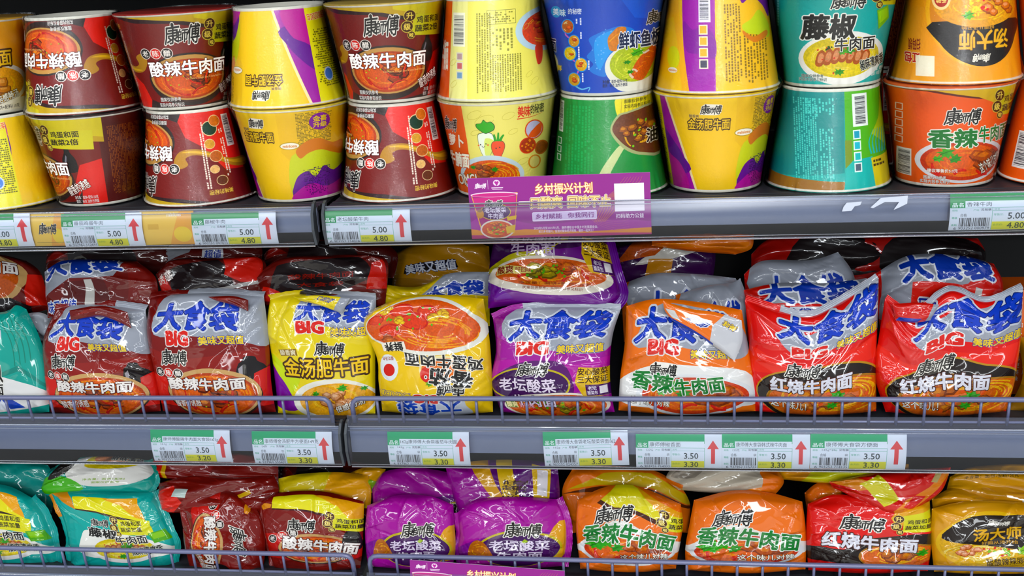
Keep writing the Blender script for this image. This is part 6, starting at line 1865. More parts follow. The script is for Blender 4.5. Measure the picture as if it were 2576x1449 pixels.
BAGS = [
    {'art': 'big_teal', 'o': (-0.8612, 0.036, -0.2728), 'lean': 0.22, 'T': 0.019, 'e': [[(-70.5, 129.0), (22.8, 130.2), (45.2, 139.2), (58.9, 134.0)], [(58.9, 134.0), (72.9, 102.4), (79.6, 74.9), (82.6, 41.1), (81.0, 2.0)], [(-81.0, -0.7), (13.0, -3.4), (81.0, 2.0)], [(-70.5, 129.0), (-77.9, 72.2), (-81.0, -0.7)]], 's': [], 'label': 'large teal bag cut off by the left edge of the photo, middle row', 'seed': 3, 'nu': 80, 'nv': 74, 'back': '#119888', 'group': 'large noodle bags on the middle shelf'},
    {'art': 'big_maroon', 'o': (-0.7042, 0.036, -0.2728), 'lean': 0.22, 'T': 0.019, 'e': [[(-58.3, 133.7), (-25.9, 139.4), (21.7, 137.0), (61.3, 130.6)], [(61.3, 130.6), (65.3, 91.5), (72.1, 46.2), (73.8, 3.6)], [(-73.8, 2.0), (-3.0, -2.8), (73.8, 3.6)], [(-58.3, 133.7), (-75.9, 97.3), (-78.7, 56.5), (-73.8, 2.0)]], 's': [('top', 7, ('#7d2422', '#7d2422', '#aeb2bc'), -5)], 'label': 'leftmost large maroon bag, its silver top pushed in by the bag above', 'seed': 11, 'nu': 80, 'nv': 74, 'back': '#6f201d', 'amp': 0.0032, 'group': 'large noodle bags on the middle shelf', 'flaps': [('flap_maroon', 0.004, [[(-28.3, 134.4), (12.4, 140.1), (47.7, 131.7)], [(47.7, 131.7), (51.7, 111.7)], [(-27.0, 122.3), (15.7, 126.0), (51.7, 111.7)], [(-28.3, 134.4), (-27.0, 122.3)]], 21, 7, 'folded_end')]},
    {'art': 'big_maroon', 'o': (-0.5535, 0.036, -0.2728), 'lean': 0.22, 'T': 0.019, 'e': [[(-82.2, 147.5), (-44.5, 151.1), (12.3, 151.5), (65.2, 147.0)], [(65.2, 147.0), (68.9, 95.7), (69.4, 41.1), (73.7, 3.1)], [(-73.7, 3.6), (-6.0, -1.2), (73.7, 3.1)], [(-82.2, 147.5), (-88.8, 106.6), (-83.0, 61.3), (-73.7, 3.6)]], 's': [('top', 6, ('#7d2422', '#aeb2bc', '#aeb2bc'), -6)], 'label': 'large maroon bag between another maroon bag and the yellow one, blue lettering fully readable', 'seed': 12, 'nu': 80, 'nv': 74, 'back': '#6f201d', 'group': 'large noodle bags on the middle shelf', 'flaps': [('flap_maroon', 0.004, [[(2.0, 149.6), (32.8, 150.3), (52.9, 145.2)], [(52.9, 145.2), (52.3, 131.4)], [(12.0, 144.6), (32.2, 139.5), (52.3, 131.4)], [(2.0, 149.6), (12.0, 144.6)]], 21, 8, 'folded_end')]},
    {'art': 'big_yellow', 'o': (-0.4169, 0.042, -0.2728), 'lean': 0.22, 'T': 0.019, 'e': [[(-65.5, 142.1), (-24.7, 147.6), (25.6, 146.1), (68.3, 142.7)], [(68.3, 142.7), (65.3, 88.0), (63.4, 38.8), (62.0, -0.9)], [(-62.0, -0.4), (-0.9, -6.2), (62.0, -0.9)], [(-65.5, 142.1), (-71.2, 108.5), (-65.4, 58.7), (-62.0, -0.4)]], 's': [('top', 6, ('#e9d010', '#aeb2bc', '#aeb2bc'), 5)], 'label': 'large yellow bag with brown-edged title, right of the maroon bags', 'seed': 13, 'nu': 80, 'nv': 74, 'back': '#d8c010', 'group': 'large noodle bags on the middle shelf', 'flaps': [('flap_yellow', 0.004, [[(-28.8, 146.6), (5.6, 148.2), (41.5, 143.9)], [(41.5, 143.9), (30.7, 125.5)], [(-19.9, 141.6), (5.0, 135.5), (30.7, 125.5)], [(-28.8, 146.6), (-19.9, 141.6)]], 21, 9, 'folded_end')]},
    {'art': 'big_tomato', 'o': (-0.2755, 0.034, -0.2728), 'lean': 0.22, 'T': 0.022, 'e': [[(-72.1, 132.2), (-34.7, 145.8), (14.1, 147.3), (60.4, 142.0)], [(60.4, 142.0), (66.7, 90.2), (68.3, 41.9), (68.3, 5.0)], [(-68.3, 5.5), (-0.2, -0.1), (68.3, 5.0)], [(-72.1, 132.2), (-88.1, 113.4), (-72.8, 71.3), (-71.9, 41.9), (-68.3, 5.5)]], 's': [], 'label': 'yellow bag standing upside down with tomato and egg noodle picture', 'seed': 14, 'nu': 80, 'nv': 74, 'up': True, 'back': '#e0b810', 'group': 'large noodle bags on the middle shelf'},
    {'art': 'big_purple', 'o': (-0.129, 0.036, -0.2728), 'lean': 0.22, 'T': 0.019, 'e': [[(-75.5, 118.3), (-43.6, 129.5), (15.3, 130.9), (77.3, 128.4)], [(77.3, 128.4), (66.4, 93.5), (62.9, 45.9), (67.9, 4.7)], [(-67.9, 4.2), (-1.6, -0.4), (67.9, 4.7)], [(-75.5, 118.3), (-72.7, 79.8), (-79.5, 41.1), (-67.9, 4.2)]], 's': [('top', 6, ('#a01f96', '#aeb2bc', '#aeb2bc', '#aeb2bc'), -2)], 'label': 'large purple bag with silver head band in the middle of the row', 'seed': 15, 'nu': 80, 'nv': 74, 'back': '#8b1a84', 'group': 'large noodle bags on the middle shelf'},
    {'art': 'big_orange', 'o': (0.0234, 0.036, -0.2728), 'lean': 0.22, 'T': 0.019, 'e': [[(-68.5, 131.2), (-34.1, 139.3), (16.5, 135.1), (64.7, 125.4)], [(64.7, 125.4), (72.7, 78.7), (81.6, 31.7), (79.7, 6.3)], [(-79.7, 6.7), (-3.1, 1.2), (79.7, 6.3)], [(-68.5, 131.2), (-71.0, 88.7), (-77.2, 45.9), (-79.7, 6.7)]], 's': [], 'label': 'large orange bag whose top end is folded over the front', 'seed': 16, 'nu': 80, 'nv': 74, 'back': '#e06a14', 'group': 'large noodle bags on the middle shelf', 'flaps': [('flap_orange', 0.006, [[(-25.7, 139.3), (7.3, 129.6), (34.7, 125.6), (62.9, 116.1)], [(62.9, 116.1), (63.7, 92.7), (54.9, 69.4)], [(-15.8, 116.7), (16.2, 97.7), (54.9, 69.4)], [(-25.7, 139.3), (-24.0, 128.5), (-15.8, 116.7)]], 22, 5, 'folded_end')]},
    {'art': 'big_red', 'o': (0.1714, 0.036, -0.2728), 'lean': 0.22, 'T': 0.019, 'e': [[(-79.7, 136.5), (-40.9, 124.1), (-5.1, 117.3), (34.8, 137.2), (69.9, 160.6)], [(69.9, 160.6), (69.4, 114.9), (67.9, 68.9), (68.3, 6.8)], [(-68.3, 6.3), (4.1, 1.8), (68.3, 6.8)], [(-79.7, 136.5), (-75.3, 88.0), (-74.6, 41.1), (-68.3, 6.3)]], 's': [('top', 7, ('#df1f1c', '#aeb2bc', '#aeb2bc', '#aeb2bc'), -2)], 'label': 'large red bag with its right top corner raised high', 'seed': 17, 'nu': 80, 'nv': 74, 'back': '#c81c18', 'group': 'large noodle bags on the middle shelf'},
    {'art': 'big_red', 'o': (0.3163, 0.036, -0.2728), 'lean': 0.22, 'T': 0.019, 'e': [[(-67.7, 136.8), (-35.3, 119.2), (3.5, 145.1), (42.3, 132.1), (82.1, 147.9)], [(82.1, 147.9), (80.6, 91.1), (74.7, 41.2), (65.9, 7.3)], [(-65.9, 5.9), (1.0, 1.5), (65.9, 7.3)], [(-67.7, 136.8), (-73.6, 96.5), (-78.6, 50.4), (-65.9, 5.9)]], 's': [('top', 6, ('#df1f1c', '#aeb2bc', '#aeb2bc'), -3)], 'label': 'large red bag at the right end of the row, next to the carton', 'seed': 18, 'nu': 80, 'nv': 74, 'back': '#c81c18', 'amp': 0.0032, 'group': 'large noodle bags on the middle shelf', 'flaps': [('flap_red', 0.005, [[(-63.3, 133.1), (-35.4, 134.6), (-12.8, 131.7)], [(-12.8, 131.7), (-22.2, 114.5)], [(-59.7, 114.8), (-39.5, 111.9), (-22.2, 114.5)], [(-63.3, 133.1), (-59.7, 114.8)]], 20, 10, 'folded_end')]},
    {'art': 'end_ochre', 'o': (0.4258, 0.06, -0.2728), 'lean': 0.22, 'T': 0.019, 'e': [[(-25.4, 82.6), (-8.1, 84.3), (35.0, 82.2)], [(35.0, 82.2), (36.9, -2.5)], [(-36.9, -2.8), (36.9, -2.5)], [(-25.4, 82.6), (-19.3, 36.3), (-36.9, -2.8)]], 's': [], 'label': 'amber bag of which only a sliver shows at the right edge, middle row', 'seed': 19, 'nu': 30, 'nv': 30, 'group': 'large noodle bags on the middle shelf'},
    {'art': 'food_maroon', 'o': (-0.8481, 0.105, -0.15), 'lean': 0.5, 'T': 0.016, 'e': [[(-60.8, 68.5), (-21.1, 67.9), (16.7, 58.9)], [(16.7, 58.9), (39.4, 40.6), (53.9, -5.7)], [(-53.9, -12.2), (-3.0, -16.8), (53.9, -5.7)], [(-60.8, 68.5), (-55.0, -12.2)]], 's': [], 'label': 'maroon bag with a bowl picture lying on top at the left edge, middle row', 'seed': 21, 'nu': 46, 'nv': 36, 'group': 'large noodle bags on the middle shelf'},
    {'art': 'end_maroon', 'o': (-0.7086, 0.08, -0.15), 'lean': 0.35, 'T': 0.016, 'e': [[(-79.0, 50.4), (-52.9, 64.3), (1.1, 64.5), (46.5, 61.8)], [(46.5, 61.8), (71.4, 40.4), (74.6, 5.2)], [(-74.6, -8.7), (-4.3, -9.3), (74.6, 5.2)], [(-79.0, 50.4), (-76.8, 21.8), (-74.6, -8.7)]], 's': [], 'label': 'maroon bag end with a silver strip lying above the leftmost large maroon bag', 'seed': 22, 'nu': 46, 'nv': 36, 'amp': 0.003, 'group': 'large noodle bags on the middle shelf'},
    {'art': 'end_maroon_dark', 'o': (-0.5571, 0.085, -0.15), 'lean': 0.35, 'T': 0.016, 'e': [[(-82.3, 43.9), (-56.8, 62.7), (6.3, 63.8), (48.0, 65.2)], [(48.0, 65.2), (63.4, 53.0), (62.2, 4.8)], [(-62.2, 3.4), (0.9, 0.9), (62.2, 4.8)], [(-82.3, 43.9), (-72.8, 18.6), (-62.2, 3.4)]], 's': [], 'label': 'maroon and black bag end with bright red patch above the second large maroon bag', 'seed': 23, 'nu': 46, 'nv': 36, 'amp': 0.003, 'group': 'large noodle bags on the middle shelf'},
    {'art': 'end_black_red', 'o': (-0.4205, 0.085, -0.15), 'lean': 0.35, 'T': 0.016, 'e': [[(-87.7, 32.3), (-57.6, 60.7), (4.0, 64.8), (67.3, 64.8)], [(67.3, 64.8), (82.8, 52.8), (78.4, 0.9)], [(-78.4, 2.3), (-6.6, -1.3), (78.4, 0.9)], [(-87.7, 32.3), (-83.6, 14.8), (-78.4, 2.3)]], 's': [], 'label': 'black and maroon bag end with red corners, lying above the large yellow bag', 'seed': 24, 'nu': 46, 'nv': 36, 'amp': 0.003, 'group': 'large noodle bags on the middle shelf'},
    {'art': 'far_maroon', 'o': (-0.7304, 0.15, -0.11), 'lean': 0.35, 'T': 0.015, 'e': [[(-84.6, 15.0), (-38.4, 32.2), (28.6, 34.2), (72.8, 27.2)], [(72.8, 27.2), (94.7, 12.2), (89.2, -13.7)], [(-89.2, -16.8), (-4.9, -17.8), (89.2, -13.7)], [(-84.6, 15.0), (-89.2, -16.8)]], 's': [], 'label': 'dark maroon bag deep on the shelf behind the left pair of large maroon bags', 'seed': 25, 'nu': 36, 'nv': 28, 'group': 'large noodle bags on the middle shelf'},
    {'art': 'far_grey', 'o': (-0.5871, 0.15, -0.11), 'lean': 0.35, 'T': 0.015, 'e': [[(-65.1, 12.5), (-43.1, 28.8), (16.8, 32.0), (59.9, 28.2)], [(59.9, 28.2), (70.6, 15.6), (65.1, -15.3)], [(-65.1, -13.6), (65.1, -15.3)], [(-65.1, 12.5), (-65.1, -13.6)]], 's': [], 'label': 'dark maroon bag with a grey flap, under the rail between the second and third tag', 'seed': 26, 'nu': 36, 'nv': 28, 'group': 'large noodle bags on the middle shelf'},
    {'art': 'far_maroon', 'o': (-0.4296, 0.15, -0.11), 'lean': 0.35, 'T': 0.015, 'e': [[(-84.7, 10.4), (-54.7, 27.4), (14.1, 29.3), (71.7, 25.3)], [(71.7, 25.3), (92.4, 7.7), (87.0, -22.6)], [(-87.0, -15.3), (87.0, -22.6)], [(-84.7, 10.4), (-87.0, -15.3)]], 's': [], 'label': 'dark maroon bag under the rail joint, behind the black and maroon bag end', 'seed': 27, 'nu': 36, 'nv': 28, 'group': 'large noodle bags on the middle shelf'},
    {'art': 'end_ochre', 'o': (-0.2975, 0.23, -0.13), 'lean': 0.35, 'T': 0.016, 'e': [[(-65.0, 4.6), (-26.6, 19.0), (38.5, 20.1), (65.4, 13.3)], [(65.4, 13.3), (68.1, -45.1)], [(-68.1, -49.0), (-5.3, -52.3), (68.1, -45.1)], [(-65.0, 4.6), (-68.1, -49.0)]], 's': [], 'label': 'amber bag in deep shade behind the upside-down yellow bag', 'seed': 28, 'nu': 40, 'nv': 30, 'group': 'large noodle bags on the middle shelf'},
    {'art': 'back_yellow', 'o': (-0.2808, 0.098, -0.15), 'lean': 0.25, 'T': 0.014, 'e': [[(-70.3, 24.5), (-22.5, 20.0), (17.9, 36.2), (67.4, 37.5)], [(67.4, 37.5), (66.9, -29.0)], [(-66.9, -33.1), (66.9, -29.0)], [(-70.3, 24.5), (-66.9, -33.1)]], 's': [], 'label': 'yellow bag with a silver and blue top right behind the upside-down one', 'seed': 29, 'nu': 46, 'nv': 36, 'back': '#d8b810', 'amp': 0.003, 'group': 'large noodle bags on the middle shelf'},
    {'art': 'lying_purple', 'o': (-0.1376, 0.07, -0.15), 'lean': 0.55, 'T': 0.02, 'e': [[(-67.3, 90.1), (-25.4, 93.3), (27.8, 92.3), (67.9, 85.7)], [(67.9, 85.7), (77.4, 46.6), (84.8, 17.6), (73.5, 3.4)], [(-73.5, 1.8), (-38.8, 5.4), (28.1, 2.8), (73.5, 3.4)], [(-67.3, 90.1), (-73.4, 48.7), (-73.5, 1.8)]], 's': [('right', 10, ('#6b2f92', '#6b2f92'), -4)], 'label': 'purple bag with pickled-greens bowl leaning on top of the large purple bag', 'seed': 30, 'nu': 56, 'nv': 44, 'back': '#6b2f92', 'group': 'large noodle bags on the middle shelf'},
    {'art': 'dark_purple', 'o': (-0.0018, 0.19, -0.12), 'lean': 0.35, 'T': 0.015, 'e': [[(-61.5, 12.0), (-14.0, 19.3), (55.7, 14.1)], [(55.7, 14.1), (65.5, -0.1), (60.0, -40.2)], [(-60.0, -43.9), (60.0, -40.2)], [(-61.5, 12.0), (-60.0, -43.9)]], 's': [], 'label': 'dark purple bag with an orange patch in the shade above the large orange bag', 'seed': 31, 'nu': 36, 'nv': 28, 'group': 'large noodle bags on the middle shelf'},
    {'art': 'plain_orange', 'o': (0.0351, 0.15, -0.1), 'lean': 0.5, 'T': 0.014, 'e': [[(-50.4, 13.1), (7.8, 18.0), (72.9, 15.9)], [(72.9, 15.9), (69.7, -1.3), (50.5, -8.4)], [(-50.5, 4.1), (-2.1, -3.6), (50.5, -8.4)], [(-50.4, 13.1), (-50.5, 4.1)]], 's': [], 'label': 'plain orange bag edge showing right under the upper rail, right of the card', 'seed': 32, 'nu': 30, 'nv': 20, 'group': 'large noodle bags on the middle shelf'},
    {'art': 'back_orange', 'o': (0.0215, 0.125, -0.15), 'lean': 0.25, 'T': 0.015, 'e': [[(-75.1, 11.7), (-32.3, 24.9), (20.5, 23.2), (63.2, 17.9)], [(63.2, 17.9), (71.6, -1.6), (72.2, -59.8)], [(-72.2, -59.1), (72.2, -59.8)], [(-75.1, 11.7), (-72.2, -59.1)]], 's': [], 'label': 'orange and silver bag directly behind the large orange one', 'seed': 33, 'nu': 46, 'nv': 36, 'amp': 0.003, 'group': 'large noodle bags on the middle shelf'},
    {'art': 'back_orange', 'o': (0.0548, 0.095, -0.16), 'lean': 0.22, 'T': 0.015, 'e': [[(-42.1, 17.4), (-4.4, 28.4), (23.6, 31.0), (33.8, 36.5)], [(33.8, 36.5), (42.0, 8.0), (42.7, -49.4)], [(-42.7, -49.0), (42.7, -49.4)], [(-42.1, 17.4), (-42.7, -49.0)]], 's': [], 'label': 'orange bag corner rising between the large orange and the large red bag', 'seed': 34, 'nu': 36, 'nv': 28, 'group': 'large noodle bags on the middle shelf'},
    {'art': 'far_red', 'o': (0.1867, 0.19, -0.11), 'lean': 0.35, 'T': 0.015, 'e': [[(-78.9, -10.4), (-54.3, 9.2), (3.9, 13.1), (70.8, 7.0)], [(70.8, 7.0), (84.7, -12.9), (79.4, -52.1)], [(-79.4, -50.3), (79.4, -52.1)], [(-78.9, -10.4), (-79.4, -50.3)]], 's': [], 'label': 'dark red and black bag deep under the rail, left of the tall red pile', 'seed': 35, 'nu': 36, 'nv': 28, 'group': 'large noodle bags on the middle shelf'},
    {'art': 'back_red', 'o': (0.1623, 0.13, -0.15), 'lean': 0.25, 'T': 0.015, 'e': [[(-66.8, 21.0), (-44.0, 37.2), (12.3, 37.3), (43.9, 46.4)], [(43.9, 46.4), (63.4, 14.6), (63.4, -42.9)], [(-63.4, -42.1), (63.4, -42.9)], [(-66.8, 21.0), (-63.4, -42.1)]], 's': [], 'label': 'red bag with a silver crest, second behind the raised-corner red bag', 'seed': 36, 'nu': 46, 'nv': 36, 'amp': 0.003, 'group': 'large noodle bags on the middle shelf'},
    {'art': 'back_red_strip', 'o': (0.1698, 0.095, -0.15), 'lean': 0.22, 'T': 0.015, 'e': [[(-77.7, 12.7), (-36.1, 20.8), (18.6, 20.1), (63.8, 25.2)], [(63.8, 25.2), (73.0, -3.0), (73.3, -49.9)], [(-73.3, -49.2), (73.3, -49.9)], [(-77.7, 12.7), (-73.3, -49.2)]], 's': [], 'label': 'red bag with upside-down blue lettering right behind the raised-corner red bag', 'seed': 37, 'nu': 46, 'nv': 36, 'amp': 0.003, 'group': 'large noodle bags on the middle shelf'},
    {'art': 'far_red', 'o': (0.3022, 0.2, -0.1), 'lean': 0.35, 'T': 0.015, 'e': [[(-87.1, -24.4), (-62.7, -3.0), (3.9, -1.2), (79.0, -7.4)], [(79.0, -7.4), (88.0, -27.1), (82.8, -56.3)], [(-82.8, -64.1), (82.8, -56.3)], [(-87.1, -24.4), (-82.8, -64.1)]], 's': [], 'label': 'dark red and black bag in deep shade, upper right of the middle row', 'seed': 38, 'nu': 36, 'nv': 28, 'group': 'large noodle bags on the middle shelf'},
    {'art': 'end_red', 'o': (0.3142, 0.095, -0.15), 'lean': 0.35, 'T': 0.018, 'e': [[(-71.1, 29.6), (-30.4, 51.4), (27.2, 49.6), (62.2, 39.9)], [(62.2, 39.9), (72.3, 14.0), (65.3, -36.3)], [(-65.3, -35.5), (-0.7, -40.5), (65.3, -36.3)], [(-71.1, 29.6), (-69.3, -3.0), (-65.3, -35.5)]], 's': [], 'label': 'red bag end with a silver strip and white label, above the last large red bag', 'seed': 39, 'nu': 50, 'nv': 40, 'amp': 0.003, 'group': 'large noodle bags on the middle shelf'},
    {'art': 'silver_teal', 'o': (-0.8069, 0.085, -0.18), 'lean': 0.22, 'T': 0.01, 'e': [[(-18.4, 23.5), (6.0, 25.4), (23.1, 18.0)], [(23.1, 18.0), (18.8, -13.1)], [(-18.8, -12.9), (18.8, -13.1)], [(-18.4, 23.5), (-18.8, -12.9)]], 's': [], 'label': 'silver bag corner between the teal bag and the leftmost large maroon bag', 'seed': 40, 'nu': 24, 'nv': 20, 'group': 'large noodle bags on the middle shelf'},
    {'art': 'small_teal', 'o': (-0.8952, 0.036, -0.4873), 'lean': 0.24, 'T': 0.018, 'e': [[(-77.9, 94.8), (-25.2, 103.1), (20.5, 100.4), (53.8, 84.6)], [(53.8, 84.6), (70.5, 58.9), (81.9, 21.2), (84.8, -8.1)], [(-84.8, -7.6), (2.2, -10.0), (84.8, -8.1)], [(-77.9, 94.8), (-84.8, -7.6)]], 's': [('right', 12, ('#159a94', '#159a94'), 4)], 'label': 'teal bag at the left photo edge, its crimped end turned to the front', 'seed': 41, 'nu': 80, 'nv': 74, 'back': '#119888', 'group': 'small noodle bags on the bottom shelf'},
    {'art': 'small_teal', 'o': (-0.7206, 0.036, -0.4873), 'lean': 0.24, 'T': 0.018, 'e': [[(-93.2, 91.5), (-57.9, 96.3), (-2.1, 93.8), (50.0, 94.5)], [(50.0, 94.5), (63.8, 61.7), (77.5, 24.6), (70.5, -5.6)], [(-70.5, -7.7), (-1.9, -9.4), (70.5, -5.6)], [(-93.2, 91.5), (-76.9, 59.4), (-70.0, 21.6), (-70.5, -7.7)]], 's': [('left', 8, ('#d98a2c', '#18a59c', '#18a59c'), -3), ('right', 7, ('#159a94', '#18a59c'), -4)], 'label': 'teal bag with yellow band and black title at the front of the bottom row', 'seed': 42, 'nu': 80, 'nv': 74, 'back': '#119888', 'group': 'small noodle bags on the bottom shelf'},
    {'art': 'side_maroon', 'o': (-0.5737, 0.036, -0.4873), 'lean': 0.24, 'T': 0.018, 'e': [[(-60.7, 69.5), (-22.6, 89.2), (10.2, 96.0), (43.9, 76.5)], [(43.9, 76.5), (52.7, 53.4), (54.6, 21.8), (49.1, -8.0)], [(-49.1, -10.3), (0.0, -13.4), (49.1, -8.0)], [(-60.7, 69.5), (-56.6, 40.8), (-53.4, 14.2), (-49.1, -10.3)]], 's': [], 'label': 'maroon bag lying on its side so that its title runs downwards', 'seed': 43, 'nu': 80, 'nv': 74, 'back': '#6f201d', 'group': 'small noodle bags on the bottom shelf'},
    {'art': 'small_maroon', 'o': (-0.4508, 0.036, -0.4873), 'lean': 0.24, 'T': 0.018, 'e': [[(-72.2, 83.9), (-48.2, 95.8), (10.4, 98.7), (65.7, 85.9)], [(65.7, 85.9), (63.7, 55.8), (61.6, 24.4), (57.5, -1.8)], [(-57.5, -4.5), (1.2, -8.4), (57.5, -1.8)], [(-72.2, 83.9), (-69.2, 53.4), (-64.0, 21.9), (-57.5, -4.5)]], 's': [('left', 6, ('#7d2522', '#7d2522'), -3)], 'label': 'maroon bag with yellow band standing upright left of the purple ones', 'seed': 44, 'nu': 80, 'nv': 74, 'back': '#6f201d', 'group': 'small noodle bags on the bottom shelf'},
    {'art': 'small_purple', 'o': (-0.3274, 0.036, -0.4873), 'lean': 0.24, 'T': 0.018, 'e': [[(-53.6, 80.8), (-13.6, 94.9), (27.8, 94.4), (58.3, 83.5)], [(58.3, 83.5), (59.5, 52.7), (59.9, 26.9), (55.2, 3.0)], [(-55.2, 1.6), (4.3, -1.3), (55.2, 3.0)], [(-53.6, 80.8), (-57.7, 50.6), (-57.5, 24.5), (-55.2, 1.6)]], 's': [], 'label': 'small purple bag, left one of the front pair, right of the maroon bag', 'seed': 45, 'nu': 80, 'nv': 74, 'back': '#8b1a84', 'group': 'small noodle bags on the bottom shelf'},
    {'art': 'small_purple', 'o': (-0.1965, 0.036, -0.4873), 'lean': 0.24, 'T': 0.018, 'e': [[(-67.8, 73.3), (-41.8, 91.2), (14.0, 95.0), (59.1, 92.6)], [(59.1, 92.6), (69.5, 65.4), (70.0, 34.9), (64.5, 7.2)], [(-64.5, 4.3), (6.9, 1.8), (64.5, 7.2)], [(-67.8, 73.3), (-65.4, 47.7), (-68.0, 27.0), (-64.5, 4.3)]], 's': [('right', 8, ('#a81f9a', '#a81f9a'), -2), ('left', 6, ('#a81f9a', '#8b2a92'), -3)], 'label': 'small purple bag, right one of the front pair, with a pointed left corner', 'seed': 46, 'nu': 80, 'nv': 74, 'back': '#8b1a84', 'group': 'small noodle bags on the bottom shelf'},
    {'art': 'small_orange', 'o': (-0.0498, 0.036, -0.4873), 'lean': 0.24, 'T': 0.018, 'e': [[(-61.7, 92.0), (-27.8, 108.6), (11.6, 111.1), (65.9, 88.8)], [(65.9, 88.8), (68.5, 62.9), (63.4, 32.7), (59.2, 7.4)], [(-59.2, 4.7), (0.3, 1.0), (59.2, 7.4)], [(-61.7, 92.0), (-64.2, 60.6), (-61.8, 30.1), (-59.2, 4.7)]], 's': [], 'label': 'small orange bag with a yellow band across its top right', 'seed': 47, 'nu': 80, 'nv': 74, 'back': '#e06a14', 'group': 'small noodle bags on the bottom shelf'},
    {'art': 'small_orange_plain', 'o': (0.094, 0.036, -0.4873), 'lean': 0.24, 'T': 0.018, 'e': [[(-61.5, 94.1), (-16.1, 106.6), (26.7, 105.2), (68.3, 94.0)], [(68.3, 94.0), (72.1, 65.5), (73.0, 35.8), (72.0, 10.0)], [(-72.0, 5.7), (2.4, 3.4), (72.0, 10.0)], [(-61.5, 94.1), (-67.5, 63.0), (-72.7, 32.8), (-72.0, 5.7)]], 's': [], 'label': 'small orange bag without a yellow band, between the banded orange and the red bag', 'seed': 48, 'nu': 80, 'nv': 74, 'back': '#e06a14', 'group': 'small noodle bags on the bottom shelf'},
    {'art': 'small_red', 'o': (0.2397, 0.036, -0.4873), 'lean': 0.24, 'T': 0.018, 'e': [[(-70.8, 91.1), (-38.9, 103.4), (16.9, 98.3), (71.2, 99.1)], [(71.2, 99.1), (73.2, 68.0), (73.4, 38.8), (69.9, 11.4)], [(-69.9, 9.1), (-1.4, 6.7), (69.9, 11.4)], [(-70.8, 91.1), (-72.7, 60.5), (-71.8, 30.9), (-69.9, 9.1)]], 's': [], 'label': 'small red bag with white title in the bottom row', 'seed': 49, 'nu': 80, 'nv': 74, 'back': '#c81c18', 'group': 'small noodle bags on the bottom shelf'},
    {'art': 'small_master', 'o': (0.3836, 0.036, -0.4873), 'lean': 0.24, 'T': 0.018, 'e': [[(-69.9, 87.5), (-35.3, 96.7), (9.8, 98.3), (63.6, 94.4)], [(63.6, 94.4), (66.6, 12.7)], [(-66.6, 10.6), (1.8, 9.2), (66.6, 12.7)], [(-69.9, 87.5), (-70.5, 48.6), (-66.6, 10.6)]], 's': [], 'label': 'small amber bag with a black oval at the right end of the bottom row', 'seed': 50, 'nu': 80, 'nv': 74, 'back': '#c98a12', 'group': 'small noodle bags on the bottom shelf'},
    {'art': 'teal_back', 'o': (-0.9009, 0.1, -0.4), 'lean': 0.35, 'T': 0.015, 'e': [[(-64.9, 11.9), (0.3, 23.5), (58.9, 18.7)], [(58.9, 18.7), (70.6, -2.9), (64.8, -46.4)], [(-64.8, -48.5), (64.8, -46.4)], [(-64.9, 11.9), (-64.8, -48.5)]], 's': [], 'label': 'plain teal bag behind the one at the left edge, bottom row', 'seed': 51, 'nu': 30, 'nv': 24, 'group': 'small noodle bags on the bottom shelf'},
    {'art': 'teal_lying', 'o': (-0.7492, 0.07, -0.385), 'lean': 0.6, 'T': 0.015, 'e': [[(-69.5, 14.8), (-31.4, 30.0), (25.0, 31.5), (65.8, 26.6)], [(65.8, 26.6), (79.0, 4.9), (72.1, -15.9)], [(-72.1, -21.0), (-9.3, -17.0), (72.1, -15.9)], [(-69.5, 14.8), (-81.3, -10.6), (-72.1, -21.0)]], 's': [('right', 5, ('#119888', '#18a59c'), -2)], 'label': 'teal bag with white bowl picture lying on the front teal bag', 'seed': 52, 'nu': 46, 'nv': 36, 'back': '#119888', 'group': 'small noodle bags on the bottom shelf'},
    {'art': 'red_end', 'o': (-0.6014, 0.09, -0.375), 'lean': 0.5, 'T': 0.013, 'e': [[(-96.4, 7.4), (-27.6, 18.6), (38.8, 19.1), (93.9, 9.3)], [(93.9, 9.3), (95.2, -22.7)], [(-95.2, -11.5), (-14.5, -19.9), (40.9, -25.5), (95.2, -22.7)], [(-96.4, 7.4), (-95.2, -11.5)]], 's': [('left', 8, ('#d9281f', '#d9281f'), -2)], 'label': 'maroon bag with a bright red crimped end lying across the top of the maroon bags', 'seed': 53, 'nu': 46, 'nv': 36, 'group': 'small noodle bags on the bottom shelf'},
    {'art': 'maroon_lying', 'o': (-0.5941, 0.07, -0.395), 'lean': 0.5, 'T': 0.014, 'e': [[(-73.2, 5.4), (-29.5, 16.3), (36.3, 15.0), (85.0, 17.6)], [(85.0, 17.6), (91.3, -4.8), (65.5, -30.7)], [(-65.5, -32.7), (5.8, -31.6), (65.5, -30.7)], [(-73.2, 5.4), (-73.3, -12.2), (-65.5, -32.7)]], 's': [], 'label': 'maroon bag with a red corner squeezed above the sideways maroon bag', 'seed': 54, 'nu': 46, 'nv': 36, 'amp': 0.003, 'group': 'small noodle bags on the bottom shelf'},
    {'art': 'far_maroon', 'o': (-0.4619, 0.15, -0.39), 'lean': 0.35, 'T': 0.013, 'e': [[(-67.1, -15.5), (-33.1, -4.3), (23.0, -2.7), (67.4, -8.7)], [(67.4, -8.7), (67.2, -46.4)], [(-67.2, -48.2), (67.2, -46.4)], [(-67.1, -15.5), (-67.2, -48.2)]], 's': [], 'label': 'dark maroon bag under the middle rail behind the upright banded maroon bag', 'seed': 55, 'nu': 30, 'nv': 20, 'group': 'small noodle bags on the bottom shelf'},
